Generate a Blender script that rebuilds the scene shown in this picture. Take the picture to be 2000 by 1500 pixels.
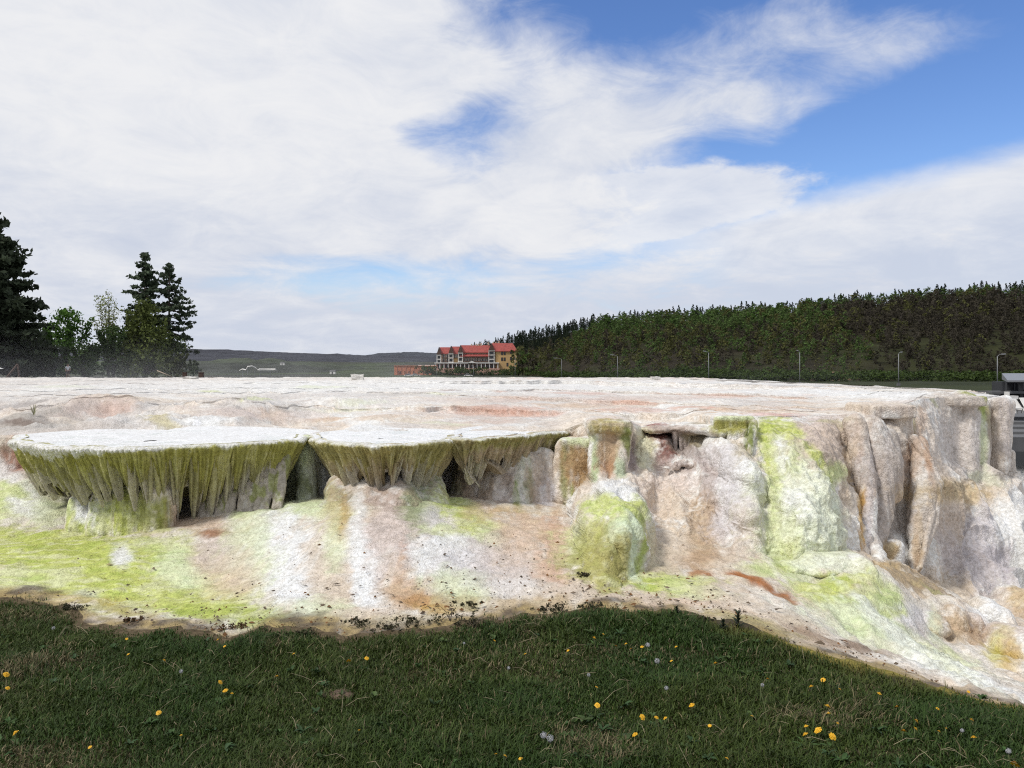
import bpy, bmesh, math, random
import numpy as np
from mathutils import Vector, Matrix
from mathutils.bvhtree import BVHTree

S = bpy.context.scene
for o in list(bpy.data.objects):
    bpy.data.objects.remove(o)
COL = S.collection
R = math.radians
random.seed(4)

# ------------------------------------------------------------------ camera
F = 1570.0          # focal length in photo pixels (photo is 2000 px wide)
HZ = 725.0          # row of the horizon
EYE = 1.6
cam_d = bpy.data.cameras.new('camera')
cam_d.sensor_width = 36.0
cam_d.lens = 36.0 * F / 2000.0
cam_d.shift_y = -(750.0 - HZ) / 2000.0
cam_d.clip_start = 0.1
cam_d.clip_end = 20000
cam = bpy.data.objects.new('camera', cam_d)
cam.location = (0, 0, EYE)
cam.rotation_euler = (R(90), 0, 0)
COL.objects.link(cam)
S.camera = cam

# ------------------------------------------------------------------ view
S.view_settings.view_transform = 'Standard'
S.view_settings.look = 'None'
S.view_settings.exposure = 0.0
S.view_settings.gamma = 1.0
S.view_settings.use_curve_mapping = False
S.cycles.use_denoising = False
S.cycles.filter_width = 1.15

# ------------------------------------------------------------------ sun
SUN_EL, SUN_AZ = 51.0, -122.0      # azimuth from +Y towards +X (negative: left of the view)
sun_d = bpy.data.lights.new('sun', 'SUN')
sun_d.energy = 2.7
sun_d.angle = R(10)
sun_d.color = (1.0, 0.965, 0.91)
sun = bpy.data.objects.new('sun', sun_d)
sd = Vector((math.sin(R(SUN_AZ)) * math.cos(R(SUN_EL)), math.cos(R(SUN_AZ)) * math.cos(R(SUN_EL)), math.sin(R(SUN_EL))))
sun.rotation_euler = sd.to_track_quat('Z', 'Y').to_euler()
sun.location = (-20, -10, 40)
COL.objects.link(sun)

# ------------------------------------------------------------------ sky
W = bpy.data.worlds.new('World')
S.world = W
W.use_nodes = True
nt = W.node_tree
nt.nodes.clear()


class NB:
    """small helper to write node maths"""
    def __init__(self, tree):
        self.t = tree

    def node(self, typ, **kw):
        n = self.t.nodes.new(typ)
        for k, v in kw.items():
            setattr(n, k, v)
        return n

    def put(self, sock, v):
        if isinstance(v, bpy.types.NodeSocket):
            self.t.links.new(v, sock)
        else:
            sock.default_value = v

    def m(self, op, a, b=0.0, c=None):
        n = self.node('ShaderNodeMath', operation=op)
        self.put(n.inputs[0], a)
        self.put(n.inputs[1], b)
        if c is not None:
            self.put(n.inputs[2], c)
        return n.outputs[0]

    def smooth(self, v, lo, hi, a=0.0, b=1.0):
        n = self.node('ShaderNodeMapRange', interpolation_type='SMOOTHSTEP')
        self.put(n.inputs[0], v)
        n.inputs[1].default_value = lo
        n.inputs[2].default_value = hi
        n.inputs[3].default_value = a
        n.inputs[4].default_value = b
        return n.outputs[0]

    def noise(self, vec, scale, detail=6, rough=0.55, dist=0.0):
        n = self.node('ShaderNodeTexNoise')
        self.put(n.inputs['Vector'], vec)
        n.inputs['Scale'].default_value = scale
        n.inputs['Detail'].default_value = detail
        n.inputs['Roughness'].default_value = rough
        n.inputs['Distortion'].default_value = dist
        return n.outputs[0]

    def mix(self, fac, a, b, blend='MIX'):
        n = self.node('ShaderNodeMix', data_type='RGBA', blend_type=blend)
        self.put(n.inputs[0], fac)
        self.put(n.inputs[6], a)
        self.put(n.inputs[7], b)
        return n.outputs[2]

    def comb(self, x, y, z):
        n = self.node('ShaderNodeCombineXYZ')
        self.put(n.inputs[0], x); self.put(n.inputs[1], y); self.put(n.inputs[2], z)
        return n.outputs[0]


def pix_dir(px, py):
    """direction of a photo pixel as azimuth and elevation"""
    az = math.atan2(px - 1000, F)
    el = math.atan2((HZ - py), math.hypot(F, px - 1000))
    return az, el


w = NB(nt)
tc = w.node('ShaderNodeTexCoord')
sep = w.node('ShaderNodeSeparateXYZ')
nt.links.new(tc.outputs['Generated'], sep.inputs[0])
dx, dy, dz = sep.outputs
AZ = w.m('ARCTAN2', dx, dy)
EL = w.m('ARCSINE', dz)
den = w.m('ADD', w.m('MAXIMUM', dz, 0.0), 0.16)
pl = w.comb(w.m('DIVIDE', dx, den), w.m('DIVIDE', dy, den), 0.0)
n_big = w.noise(pl, 1.1, 7, 0.6, 0.3)
n_mid = w.noise(pl, 2.6, 9, 0.62, 0.5)
dvec = w.comb(w.m('MULTIPLY', AZ, 1.0), w.m('MULTIPLY', EL, 2.2), 0.0)
n_str = w.noise(dvec, 9.0, 9, 0.66, 0.8)
n_puf = w.noise(dvec, 17.0, 6, 0.6, 0.3)


def blob(px, py, rx, ry, amp, rot=0.0):
    a0, e0 = pix_dir(px, py)
    c, s = math.cos(R(rot)), math.sin(R(rot))
    da = w.m('SUBTRACT', AZ, a0)
    de = w.m('SUBTRACT', EL, e0)
    u = w.m('ADD', w.m('MULTIPLY', da, c * F / rx), w.m('MULTIPLY', de, s * F / rx))
    v = w.m('ADD', w.m('MULTIPLY', da, -s * F / ry), w.m('MULTIPLY', de, c * F / ry))
    q = w.m('ADD', w.m('MULTIPLY', u, u), w.m('MULTIPLY', v, v))
    return w.m('MULTIPLY', w.m('EXPONENT', w.m('MULTIPLY', q, -1.0)), amp)


cover = w.m('ADD', w.m('MULTIPLY', w.m('SUBTRACT', n_big, 0.5), 0.9), 0.95)
for b in [
    (1500, 40, 560, 190, -1.15, -4), (1850, 230, 420, 170, -1.1, 12), (1180, 10, 330, 90, -0.85, 0), (1720, 290, 260, 60, -0.4, 15),
    (1400, 290, 330, 60, -0.62, 10), (880, 300, 130, 60, -1.0, -8), (930, 215, 130, 45, -0.55, 20), (800, 250, 60, 25, -0.4, 0), (1010, 120, 60, 30, -0.3, -30), (690, 535, 300, 55, -1.25, 0), (1000, 235, 200, 45, -0.3, 0),
    (1160, 505, 190, 30, -0.45, 6), (1270, 452, 60, 22, -0.45, 0),
    (1230, 150, 320, 100, 0.36, 12), (1440, 110, 180, 90, 0.28, 30), (1720, 140, 110, 55, 0.66, 10), (1540, 235, 75, 40, 0.75, 20), (1640, 60, 260, 50, 0.42, -8), (1850, 90, 150, 30, 0.3, -10), (1480, 190, 120, 60, 0.3, 20), (1300, 230, 200, 40, 0.3, 10),
    (1850, 50, 120, 26, 0.32, -12), (1470, 215, 40, 40, 0.42, 0), (1160, 300, 220, 60, 0.28, 0),
    (500, 150, 700, 340, 0.75, 0), (300, 430, 520, 170, 0.5, 0),
]:
    cover = w.m('ADD', cover, blob(*b))
cover = w.m('ADD', cover, w.m('MULTIPLY', w.m('SUBTRACT', n_mid, 0.5), 1.35))
cover = w.m('ADD', cover, w.m('MULTIPLY', w.m('SUBTRACT', n_str, 0.5), 1.05))
c1 = w.smooth(cover, -0.22, 1.02)
# long bank of cloud low on the right with a clean slanting top edge
a0, e0 = pix_dir(1600, 360)
a1, e1 = pix_dir(2000, 265)
k = (e1 - e0) / (a1 - a0)
edge = w.m('SUBTRACT', w.m('ADD', w.m('MULTIPLY', w.m('SUBTRACT', AZ, a0), k), e0), EL)
edge = w.m('ADD', edge, w.m('MULTIPLY', w.m('SUBTRACT', n_puf, 0.5), 0.022))
bank = w.m('MULTIPLY', w.smooth(edge, -0.004, 0.034, 0.0, 0.96), w.smooth(AZ, 0.02, 0.30))
# heap of puffy cloud in the middle
hp = w.m('ADD', blob(1330, 395, 270, 75, 1.0, 3), blob(1060, 440, 250, 70, 0.8, 8))
hp = w.m('ADD', hp, w.m('MULTIPLY', w.m('SUBTRACT', n_puf, 0.5), 0.75))
heap = w.smooth(hp, 0.36, 0.68, 0.0, 0.9)
mask = w.m('MAXIMUM', w.m('MAXIMUM', c1, bank), heap)
mask = w.m('MAXIMUM', mask, w.smooth(EL, 0.0, 0.10, 0.85, 0.0))
# cloud tone: soft greys within the white
tone = w.m('ADD', w.m('MULTIPLY', n_mid, 0.42), w.m('MULTIPLY', n_str, 0.40))
tone = w.m('ADD', tone, blob(280, 160, 620, 260, 0.16, 0))
tone = w.m('ADD', tone, w.m('MULTIPLY', heap, 0.10))
tone = w.m('ADD', tone, w.m('MULTIPLY', bank, w.smooth(edge, 0.0, 0.11, 0.12, -0.03)))
tone = w.m('SUBTRACT', tone, blob(700, 640, 620, 110, 0.08, 0))
tone = w.m('SUBTRACT', tone, blob(150, 420, 260, 45, 0.10, -4))
tone = w.m('SUBTRACT', tone, blob(1700, 560, 500, 50, 0.07, 6))
ct = w.smooth(tone, 0.24, 0.64)
ccol = w.mix(ct, (0.60, 0.65, 0.765, 1), (0.86, 0.865, 0.885, 1))
sky = w.node('ShaderNodeTexSky', sky_type='NISHITA', sun_disc=False)
sky.sun_elevation = R(SUN_EL)
sky.sun_rotation = R(SUN_AZ)
sky.altitude = 200
sky.air_density = 1.0
sky.dust_density = 0.4
sky.ozone_density = 2.5
bg1 = w.node('ShaderNodeBackground')
hs = w.node('ShaderNodeHueSaturation')
hs.inputs['Saturation'].default_value = 1.2
hs.inputs['Hue'].default_value = 0.512
hs.inputs['Value'].default_value = 1.30
nt.links.new(sky.outputs[0], hs.inputs['Color'])
nt.links.new(hs.outputs[0], bg1.inputs[0])
bg1.inputs[1].default_value = 0.12
bg2 = w.node('ShaderNodeBackground')
nt.links.new(ccol, bg2.inputs[0])
bg2.inputs[1].default_value = 1.0
mx = w.node('ShaderNodeMixShader')
nt.links.new(mask, mx.inputs[0])
nt.links.new(bg1.outputs[0], mx.inputs[1])
nt.links.new(bg2.outputs[0], mx.inputs[2])
wo = w.node('ShaderNodeOutputWorld')
nt.links.new(mx.outputs[0], wo.inputs[0])
W.cycles.sampling_method = 'MANUAL'
W.cycles.sample_map_resolution = 512


# ================================================================== helpers
def P(px, py, Y):
    """world point at distance Y that photo pixel (px, py) shows"""
    return np.array(((px - 1000) * Y / F, Y, EYE - (py - HZ) * Y / F))


def _hash(ix, iy, iz, seed):
    h = (ix.astype(np.int64) * 374761393 + iy.astype(np.int64) * 668265263 + iz.astype(np.int64) * 2147483647 + seed * 1274126177)
    h = (h ^ (h >> 13)) * 1274126177
    h = h ^ (h >> 16)
    return (h & 0xFFFFF).astype(np.float64) / 0xFFFFF


def vnoise(p, seed=0):
    p = np.asarray(p, float)
    i = np.floor(p)
    f = p - i
    f = f * f * f * (f * (f * 6 - 15) + 10)
    ix, iy, iz = i[..., 0], i[..., 1], i[..., 2]
    fx, fy, fz = f[..., 0], f[..., 1], f[..., 2]
    r = 0
    for a in (0, 1):
        for b in (0, 1):
            for c in (0, 1):
                wgt = (fx if a else 1 - fx) * (fy if b else 1 - fy) * (fz if c else 1 - fz)
                r = r + wgt * _hash(ix + a, iy + b, iz + c, seed)
    return r


def fbm(p, seed=0, octv=4, gain=0.5):
    p = np.asarray(p, float)
    r = 0
    a = 1.0
    tot = 0
    for k in range(octv):
        r = r + a * vnoise(p * (2.03 ** k) + 17.3 * k, seed + k)
        tot += a
        a *= gain
    return r / tot - 0.5


def sst(x, a, b):
    t = np.clip((x - a) / (b - a), 0, 1)
    return t * t * (3 - 2 * t)


class RBF:
    """thin plate surface through scattered heights"""
    def __init__(self, pts, smooth=1e-4):
        p = np.array(pts, float)
        self.c = p[:, :2]
        n = len(p)
        A = np.zeros((n + 3, n + 3))
        A[:n, :n] = self._k(self.c, self.c) + smooth * np.eye(n)
        A[:n, n] = 1
        A[:n, n + 1:] = self.c
        A[n, :n] = 1
        A[n + 1:, :n] = self.c.T
        b = np.concatenate([p[:, 2], [0, 0, 0]])
        self.w = np.linalg.solve(A, b)

    @staticmethod
    def _k(a, b):
        d2 = ((a[:, None, :] - b[None, :, :]) ** 2).sum(-1)
        return np.where(d2 > 1e-12, 0.5 * d2 * np.log(np.maximum(d2, 1e-12)), 0)

    def __call__(self, x, y):
        x = np.asarray(x, float); y = np.asarray(y, float)
        sh = x.shape
        q = np.stack([x.ravel(), y.ravel()], 1)
        out = np.empty(len(q))
        for s in range(0, len(q), 40000):
            k = self._k(q[s:s + 40000], self.c)
            out[s:s + 40000] = k @ self.w[:-3] + self.w[-3] + q[s:s + 40000] @ self.w[-2:]
        return out.reshape(sh)


def mesh_np(name, V, Fs, col=None, smooth=False):
    """mesh from numpy arrays; Fs is one (n,k) array or a list of them"""
    me = bpy.data.meshes.new(name)
    V = np.asarray(V, np.float32)
    if not (isinstance(Fs, (list, tuple)) and isinstance(Fs[0], np.ndarray)):
        Fs = [np.asarray(Fs)]
    Fs = [np.asarray(f, np.int32) for f in Fs if len(f)]
    loops = np.concatenate([f.ravel() for f in Fs]) if Fs else np.zeros(0, np.int32)
    tot = np.concatenate([np.full(len(f), f.shape[1], np.int32) for f in Fs])
    start = np.concatenate([[0], np.cumsum(tot)[:-1]]).astype(np.int32)
    me.vertices.add(len(V))
    me.vertices.foreach_set('co', V.ravel())
    me.loops.add(len(loops))
    me.loops.foreach_set('vertex_index', loops)
    me.polygons.add(len(tot))
    me.polygons.foreach_set('loop_start', start)
    me.polygons.foreach_set('loop_total', tot)
    if smooth:
        me.polygons.foreach_set('use_smooth', np.ones(len(tot), bool))
    me.update(calc_edges=True)
    if col is not None:
        set_col(me, col)
    return me


def set_col(me, col):
    at = me.color_attributes.get('Col') or me.color_attributes.new('Col', 'FLOAT_COLOR', 'POINT')
    c = np.ones((len(me.vertices), 4), np.float32)
    c[:, :3] = col
    at.data.foreach_set('color', c.ravel())


def link(name, me, mat=None, parent=None, label=None, cat=None, group=None, kind=None, loc=None, rotz=None):
    o = bpy.data.objects.new(name, me)
    COL.objects.link(o)
    if mat is not None and me is not None and len(me.materials) == 0:
        me.materials.append(mat)
    if parent is not None:
        o.parent = parent
    if label: o['label'] = label
    if cat: o['category'] = cat
    if group: o['group'] = group
    if kind: o['kind'] = kind
    if loc is not None: o.location = loc
    if rotz is not None: o.rotation_euler = (0, 0, rotz)
    return o


def thing(name, label, cat, loc=(0, 0, 0), rotz=0, group=None):
    return link(name, None, None, None, label, cat, group, None, loc, rotz)


def dup(root, loc, rotz=0.0, scale=None, label=None):
    r = root.copy()
    COL.objects.link(r)
    r.location = loc
    r.rotation_euler = (0, 0, rotz)
    if scale is not None:
        r.scale = (scale,) * 3 if not hasattr(scale, '__len__') else scale
    if label:
        r['label'] = label
    for ch in list(root.children):
        c = ch.copy()
        COL.objects.link(c)
        c.parent = r
        for g in ch.children:
            d = g.copy()
            COL.objects.link(d)
            d.parent = c
    return r


def grid_faces(nu, nv, closed=False):
    i = np.arange(nu if closed else nu - 1)
    j = np.arange(nv - 1)
    I, J = np.meshgrid(i, j, indexing='ij')
    a = I * nv + J
    b = ((I + 1) % nu) * nv + J
    return np.stack([a, b, b + 1, a + 1], -1).reshape(-1, 4)


class MB:
    """collects boxes, prisms and tubes into one mesh"""
    def __init__(self):
        self.v = []
        self.f = []

    def add(self, v, f):
        n = len(self.v)
        self.v += [tuple(x) for x in v]
        self.f += [tuple(n + i for i in q) for q in f]
        return self

    def box(self, x0, x1, y0, y1, z0, z1):
        return self.add([(x0, y0, z0), (x1, y0, z0), (x1, y1, z0), (x0, y1, z0), (x0, y0, z1), (x1, y0, z1), (x1, y1, z1), (x0, y1, z1)],
                        [(0, 3, 2, 1), (4, 5, 6, 7), (0, 1, 5, 4), (1, 2, 6, 5), (2, 3, 7, 6), (3, 0, 4, 7)])

    def tube(self, pts, rad, n=8, cap=True):
        pts = [Vector(p) for p in pts]
        rad = rad if hasattr(rad, '__len__') else [rad] * len(pts)
        rings = []
        base = len(self.v)
        for i, p in enumerate(pts):
            d = (pts[min(i + 1, len(pts) - 1)] - pts[max(i - 1, 0)]).normalized()
            a = d.orthogonal().normalized() if abs(d.z) > 0.9 else d.cross(Vector((0, 0, 1))).normalized()
            b = d.cross(a)
            for k in range(n):
                an = 2 * math.pi * k / n
                self.v.append(tuple(p + (a * math.cos(an) + b * math.sin(an)) * rad[i]))
        for i in range(len(pts) - 1):
            for k in range(n):
                q = base + i * n
                self.f.append((q + k, q + (k + 1) % n, q + n + (k + 1) % n, q + n + k))
        if cap:
            self.f.append(tuple(base + k for k in range(n))[::-1])
            self.f.append(tuple(base + (len(pts) - 1) * n + k for k in range(n)))
        return self

    def mesh(self, name, smooth=False):
        me = bpy.data.meshes.new(name)
        me.from_pydata(self.v, [], self.f)
        if smooth:
            for p in me.polygons:
                p.use_smooth = True
        me.update()
        return me

    def build(self, name, mat, parent=None, smooth=False, **kw):
        return link(name, self.mesh(name, smooth), mat, parent, **kw)


# ------------------------------------------------------------------ materials
def mat_simple(name, col, rough=0.7, var=0.12, scale=6.0, bump=0.0, metal=0.0):
    m = bpy.data.materials.new(name)
    m.use_nodes = True
    b = NB(m.node_tree)
    pr = m.node_tree.nodes['Principled BSDF']
    t = b.node('ShaderNodeTexCoord')
    n = b.noise(t.outputs['Object'], scale, 5, 0.6)
    f = b.smooth(n, 0.3, 0.7, 1 - var, 1 + var)
    c = b.mix(1.0, (*col, 1), b.comb(f, f, f), 'MULTIPLY')
    b.put(pr.inputs['Base Color'], c)
    pr.inputs['Roughness'].default_value = rough
    pr.inputs['Metallic'].default_value = metal
    if bump:
        bn = b.node('ShaderNodeBump')
        bn.inputs['Strength'].default_value = bump
        bn.inputs['Distance'].default_value = 0.05
        b.put(bn.inputs['Height'], n)
        b.put(pr.inputs['Normal'], bn.outputs[0])
    return m


def mat_attr(name, rough=0.8, var=0.15, scale=10.0, spec=0.2, trans=0.0):
    m = bpy.data.materials.new(name)
    m.use_nodes = True
    b = NB(m.node_tree)
    pr = m.node_tree.nodes['Principled BSDF']
    a = b.node('ShaderNodeAttribute', attribute_name='Col')
    t = b.node('ShaderNodeTexCoord')
    n = b.noise(t.outputs['Object'], scale, 4, 0.6)
    f = b.smooth(n, 0.3, 0.7, 1 - var, 1 + var)
    c = b.mix(1.0, a.outputs['Color'], b.comb(f, f, f), 'MULTIPLY')
    b.put(pr.inputs['Base Color'], c)
    pr.inputs['Roughness'].default_value = rough
    pr.inputs['Specular IOR Level'].default_value = spec
    if trans:
        out = m.node_tree.nodes['Material Output']
        tr = b.node('ShaderNodeBsdfTranslucent')
        b.put(tr.inputs['Color'], c)
        mxs = b.node('ShaderNodeMixShader')
        mxs.inputs[0].default_value = trans
        m.node_tree.links.new(pr.outputs[0], mxs.inputs[1])
        m.node_tree.links.new(tr.outputs[0], mxs.inputs[2])
        m.node_tree.links.new(mxs.outputs[0], out.inputs['Surface'])
    return m


def mat_stone(name, wet=0.0):
    """mineral crust: colour painted on the geometry, grain and popcorn relief in the material"""
    m = bpy.data.materials.new(name)
    m.use_nodes = True
    b = NB(m.node_tree)
    pr = m.node_tree.nodes['Principled BSDF']
    a = b.node('ShaderNodeAttribute', attribute_name='Col')
    t = b.node('ShaderNodeTexCoord')
    ob = t.outputs['Object']
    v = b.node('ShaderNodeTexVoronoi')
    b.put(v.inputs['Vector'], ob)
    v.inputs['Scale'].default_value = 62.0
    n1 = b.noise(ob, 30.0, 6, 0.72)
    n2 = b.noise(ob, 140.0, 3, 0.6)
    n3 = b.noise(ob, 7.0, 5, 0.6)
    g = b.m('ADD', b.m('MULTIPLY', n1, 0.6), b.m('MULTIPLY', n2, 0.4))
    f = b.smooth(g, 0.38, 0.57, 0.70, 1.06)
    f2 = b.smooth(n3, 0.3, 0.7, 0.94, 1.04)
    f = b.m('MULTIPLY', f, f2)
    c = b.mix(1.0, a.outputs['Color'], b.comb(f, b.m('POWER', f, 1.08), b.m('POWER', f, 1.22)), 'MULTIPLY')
    b.put(pr.inputs['Base Color'], c)
    pr.inputs['Roughness'].default_value = 0.62 - 0.3 * wet
    pr.inputs['Specular IOR Level'].default_value = 0.35
    h = b.m('ADD', b.m('MULTIPLY', v.outputs['Distance'], -0.7), b.m('MULTIPLY', n1, 1.5))
    h = b.m('ADD', h, b.m('MULTIPLY', n2, 0.35))
    bn = b.node('ShaderNodeBump')
    bn.inputs['Strength'].default_value = 0.6 - 0.35 * wet
    bn.inputs['Distance'].default_value = 0.018
    b.put(bn.inputs['Height'], h)
    b.put(pr.inputs['Normal'], bn.outputs[0])
    return m


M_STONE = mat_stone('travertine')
M_LEAF = mat_attr('foliage', 0.75, 0.2, 1.5, 0.15, 0.25)
M_GRASS = mat_attr('grass_blade', 0.6, 0.1, 3.0, 0.25, 0.2)
M_BARK = mat_simple('bark', (0.06, 0.045, 0.035), 0.9, 0.3, 3.0, 0.5)

# ================================================================== far terrain
M_VALLEY = mat_attr('valley_grass', 0.9, 0.25, 0.03, 0.1)


def ridge_y(px):
    return np.interp(px, [930, 1010, 1100, 1180, 1300, 1400, 1500, 1600, 1700, 1800, 1900, 2000, 2150, 2500],
                     [672, 650, 630, 615, 606, 600, 593, 583, 573, 563, 557, 555, 550, 545])


def hill_foot(px):
    return np.interp(px, [880, 940, 1020, 1150, 1300, 2500], [640, 560, 450, 310, 245, 228])


def hill_ridge(px):
    return np.interp(px, [880, 940, 1020, 1150, 1300, 2000, 2500], [700, 640, 620, 570, 520, 450, 430])


def hill_z(px, v):
    """height of the wooded hill; v runs 0 at its foot to 1 at the ridge"""
    Yr = hill_ridge(px)
    zr = EYE + (HZ - ridge_y(px)) * Yr / F - 7.5
    zr = np.maximum(zr, 1.0)
    z0 = -1.0
    s = np.where(v <= 1, np.power(np.clip(v, 0, 1), 0.85), 1 + 0.05 * (v - 1))
    return z0 + (zr - z0) * s


# valley floor reaching the horizon
xs = np.concatenate([-np.geomspace(6000, 60, 40), np.linspace(-55, 55, 23), np.geomspace(60, 6000, 40)])
ys = np.concatenate([np.linspace(11.5, 130, 50), np.geomspace(135, 9000, 70)])
X, Y = np.meshgrid(xs, ys, indexing='ij')
Z = np.where(X < 0, 0.75, -1.1) * 0
left = sst(-X / np.maximum(Y, 1), 0.22, 0.34)
Zr = -3.6 + 2.5 * sst(Y, 60, 200)
Z = left * 0.75 + (1 - left) * Zr
Z = np.where(Y > 135, Z * (1 - sst(Y, 135, 260)) + (-1.1) * sst(Y, 135, 260), Z)
# green slopes that rise towards the far ridge
rise = sst(Y, 540, 1000) * 14 * (1 - sst(X / Y, 0.0, 0.08))
Z = Z + rise + fbm(np.stack([X / 160, Y / 160, X * 0], -1), 3, 3) * 5 * sst(Y, 250, 600)
# dip under the hot spring hill so that it never shows through it
Z = np.where((Y < 40) & (X < 9), np.minimum(Z, -1.6), Z)
cg = np.array((0.060, 0.074, 0.040)); cd = np.array((0.050, 0.050, 0.040))
nn = sst(fbm(np.stack([X / 70, Y / 220, X * 0], -1), 9, 4), -0.10, 0.16)[..., None]
colv = cg * nn + cd * (1 - nn)
rt = (sst(X, 20, 60) * sst(Y, 90, 140))[..., None]
colv = colv * (1 - rt) + np.array((0.030, 0.036, 0.014)) * rt
me = mesh_np('valley_floor', np.stack([X, Y, Z], -1).reshape(-1, 3), grid_faces(len(xs), len(ys)), colv.reshape(-1, 3), True)
link('valley_floor', me, M_VALLEY, kind='structure')


def ridge_hill(name, pts, Yd, depth, col, seed):
    px = np.linspace(pts[0][0], pts[-1][0], 240)
    top = np.interp(px, [p[0] for p in pts], [p[1] for p in pts])
    v = np.linspace(0, 1.6, 26)
    PX, V = np.meshgrid(px, v, indexing='ij')
    Yv = Yd + (V - 1) * depth
    Zt = EYE + (HZ - top[:, None]) * Yd / F
    Zv = -12 + (Zt + 12) * np.sin(np.clip(V, 0, 1.6) * math.pi / 2)
    Xv = (PX - 1000) * Yd / F
    Zv = Zv + fbm(np.stack([Xv / 60, Yv / 60, Xv * 0], -1), seed, 4) * 5 + fbm(np.stack([Xv / 9, Yv / 12, Xv * 0], -1), seed + 4, 2) * 5.0
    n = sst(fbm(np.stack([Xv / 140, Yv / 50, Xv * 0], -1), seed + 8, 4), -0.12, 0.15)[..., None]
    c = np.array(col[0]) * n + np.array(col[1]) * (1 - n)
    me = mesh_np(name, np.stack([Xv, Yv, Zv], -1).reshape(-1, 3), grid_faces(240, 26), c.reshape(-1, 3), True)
    return link(name, me, M_VALLEY, kind='structure')


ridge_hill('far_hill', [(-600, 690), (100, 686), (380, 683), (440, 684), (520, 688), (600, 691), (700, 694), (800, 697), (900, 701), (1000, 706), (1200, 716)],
           2300, 900, ((0.050, 0.052, 0.062), (0.036, 0.037, 0.046)), 21)  # blue-grey of distance haze is put into the hill colours
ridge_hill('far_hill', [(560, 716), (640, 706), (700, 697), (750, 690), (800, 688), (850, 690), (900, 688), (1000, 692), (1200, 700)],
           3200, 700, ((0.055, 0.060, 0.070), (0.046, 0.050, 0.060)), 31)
ridge_hill('near_slope', [(330, 722), (400, 712), (470, 704), (540, 704), (620, 709), (700, 718), (760, 727), (800, 734)],
           760, 260, ((0.066, 0.076, 0.052), (0.052, 0.056, 0.046)), 41)  # green greyed so the colour itself carries haze

# wooded hill on the right
px = np.linspace(885, 2500, 200)
v = np.linspace(-0.05, 1.8, 60)
PX, V = np.meshgrid(px, v, indexing='ij')
Yh = hill_foot(PX) + (hill_ridge(PX) - hill_foot(PX)) * V
Xh = (PX - 1000) / F * Yh
Zh = hill_z(PX, np.maximum(V, 0)) + fbm(np.stack([Xh / 25, Yh / 25, Xh * 0], -1), 5, 3) * 3
Zh = np.where(V < 0, -3.0, Zh)
n = sst(fbm(np.stack([Xh / 30, Yh / 20, Xh * 0], -1), 6, 4), -0.1, 0.15)[..., None]
c = np.array((0.030, 0.032, 0.014)) * n + np.array((0.026, 0.022, 0.014)) * (1 - n)
link('wooded_hill', mesh_np('wooded_hill', np.stack([Xh, Yh, Zh], -1).reshape(-1, 3), grid_faces(200, 60), c.reshape(-1, 3), True),
     mat_attr('forest_floor', 0.95, 0.3, 0.1, 0.05), kind='structure')


# ================================================================== trees of the far wood
def leaf_cloud(rng, centres, radii, n_per, size, col, colvar, flat=0.7):
    """many small randomly turned leaf faces spread in clumps"""
    Vs, Cs = [], []
    for c, r in zip(centres, radii):
        n = n_per
        d = rng.normal(size=(n, 3))
        d /= np.linalg.norm(d, axis=1)[:, None]
        p = c + d * (r * rng.random((n, 1)) ** 0.45) * np.array((1, 1, flat))
        a = rng.normal(size=(n, 3)); a /= np.linalg.norm(a, axis=1)[:, None]
        b = np.cross(a, rng.normal(size=(n, 3))); b /= np.linalg.norm(b, axis=1)[:, None]
        s = size * (0.6 + 0.8 * rng.random((n, 1)))
        q = np.stack([p + a * s, p + b * s * 0.55, p - a * s, p - b * s * 0.55], 1)
        Vs.append(q.reshape(-1, 3))
        cc = np.array(col) * (1 + colvar * (rng.random((n, 1)) - 0.5) * 2) * (1 + 0.16 * (rng.random() - 0.5) * 2)
        Cs.append(np.repeat(cc, 4, 0))
    V = np.concatenate(Vs); C = np.concatenate(Cs)
    return V, np.arange(len(V)).reshape(-1, 4), C


def tube_np(pts, rad, n=5):
    mb = MB().tube(pts, rad, n)
    V = np.array(mb.v)
    return V, np.array([f for f in mb.f if len(f) == 4]).reshape(-1, 4)


def merge(parts):
    Vs, Fs, Cs = [], [], []
    k = 0
    for V, Fq, C in parts:
        Vs.append(V); Fs.append(Fq + k)
        C = np.asarray(C, float)
        Cs.append(np.broadcast_to(C, (len(V), 3)) if C.ndim == 1 else C)
        k += len(V)
    return np.concatenate(Vs), np.concatenate(Fs), np.concatenate(Cs)


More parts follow.
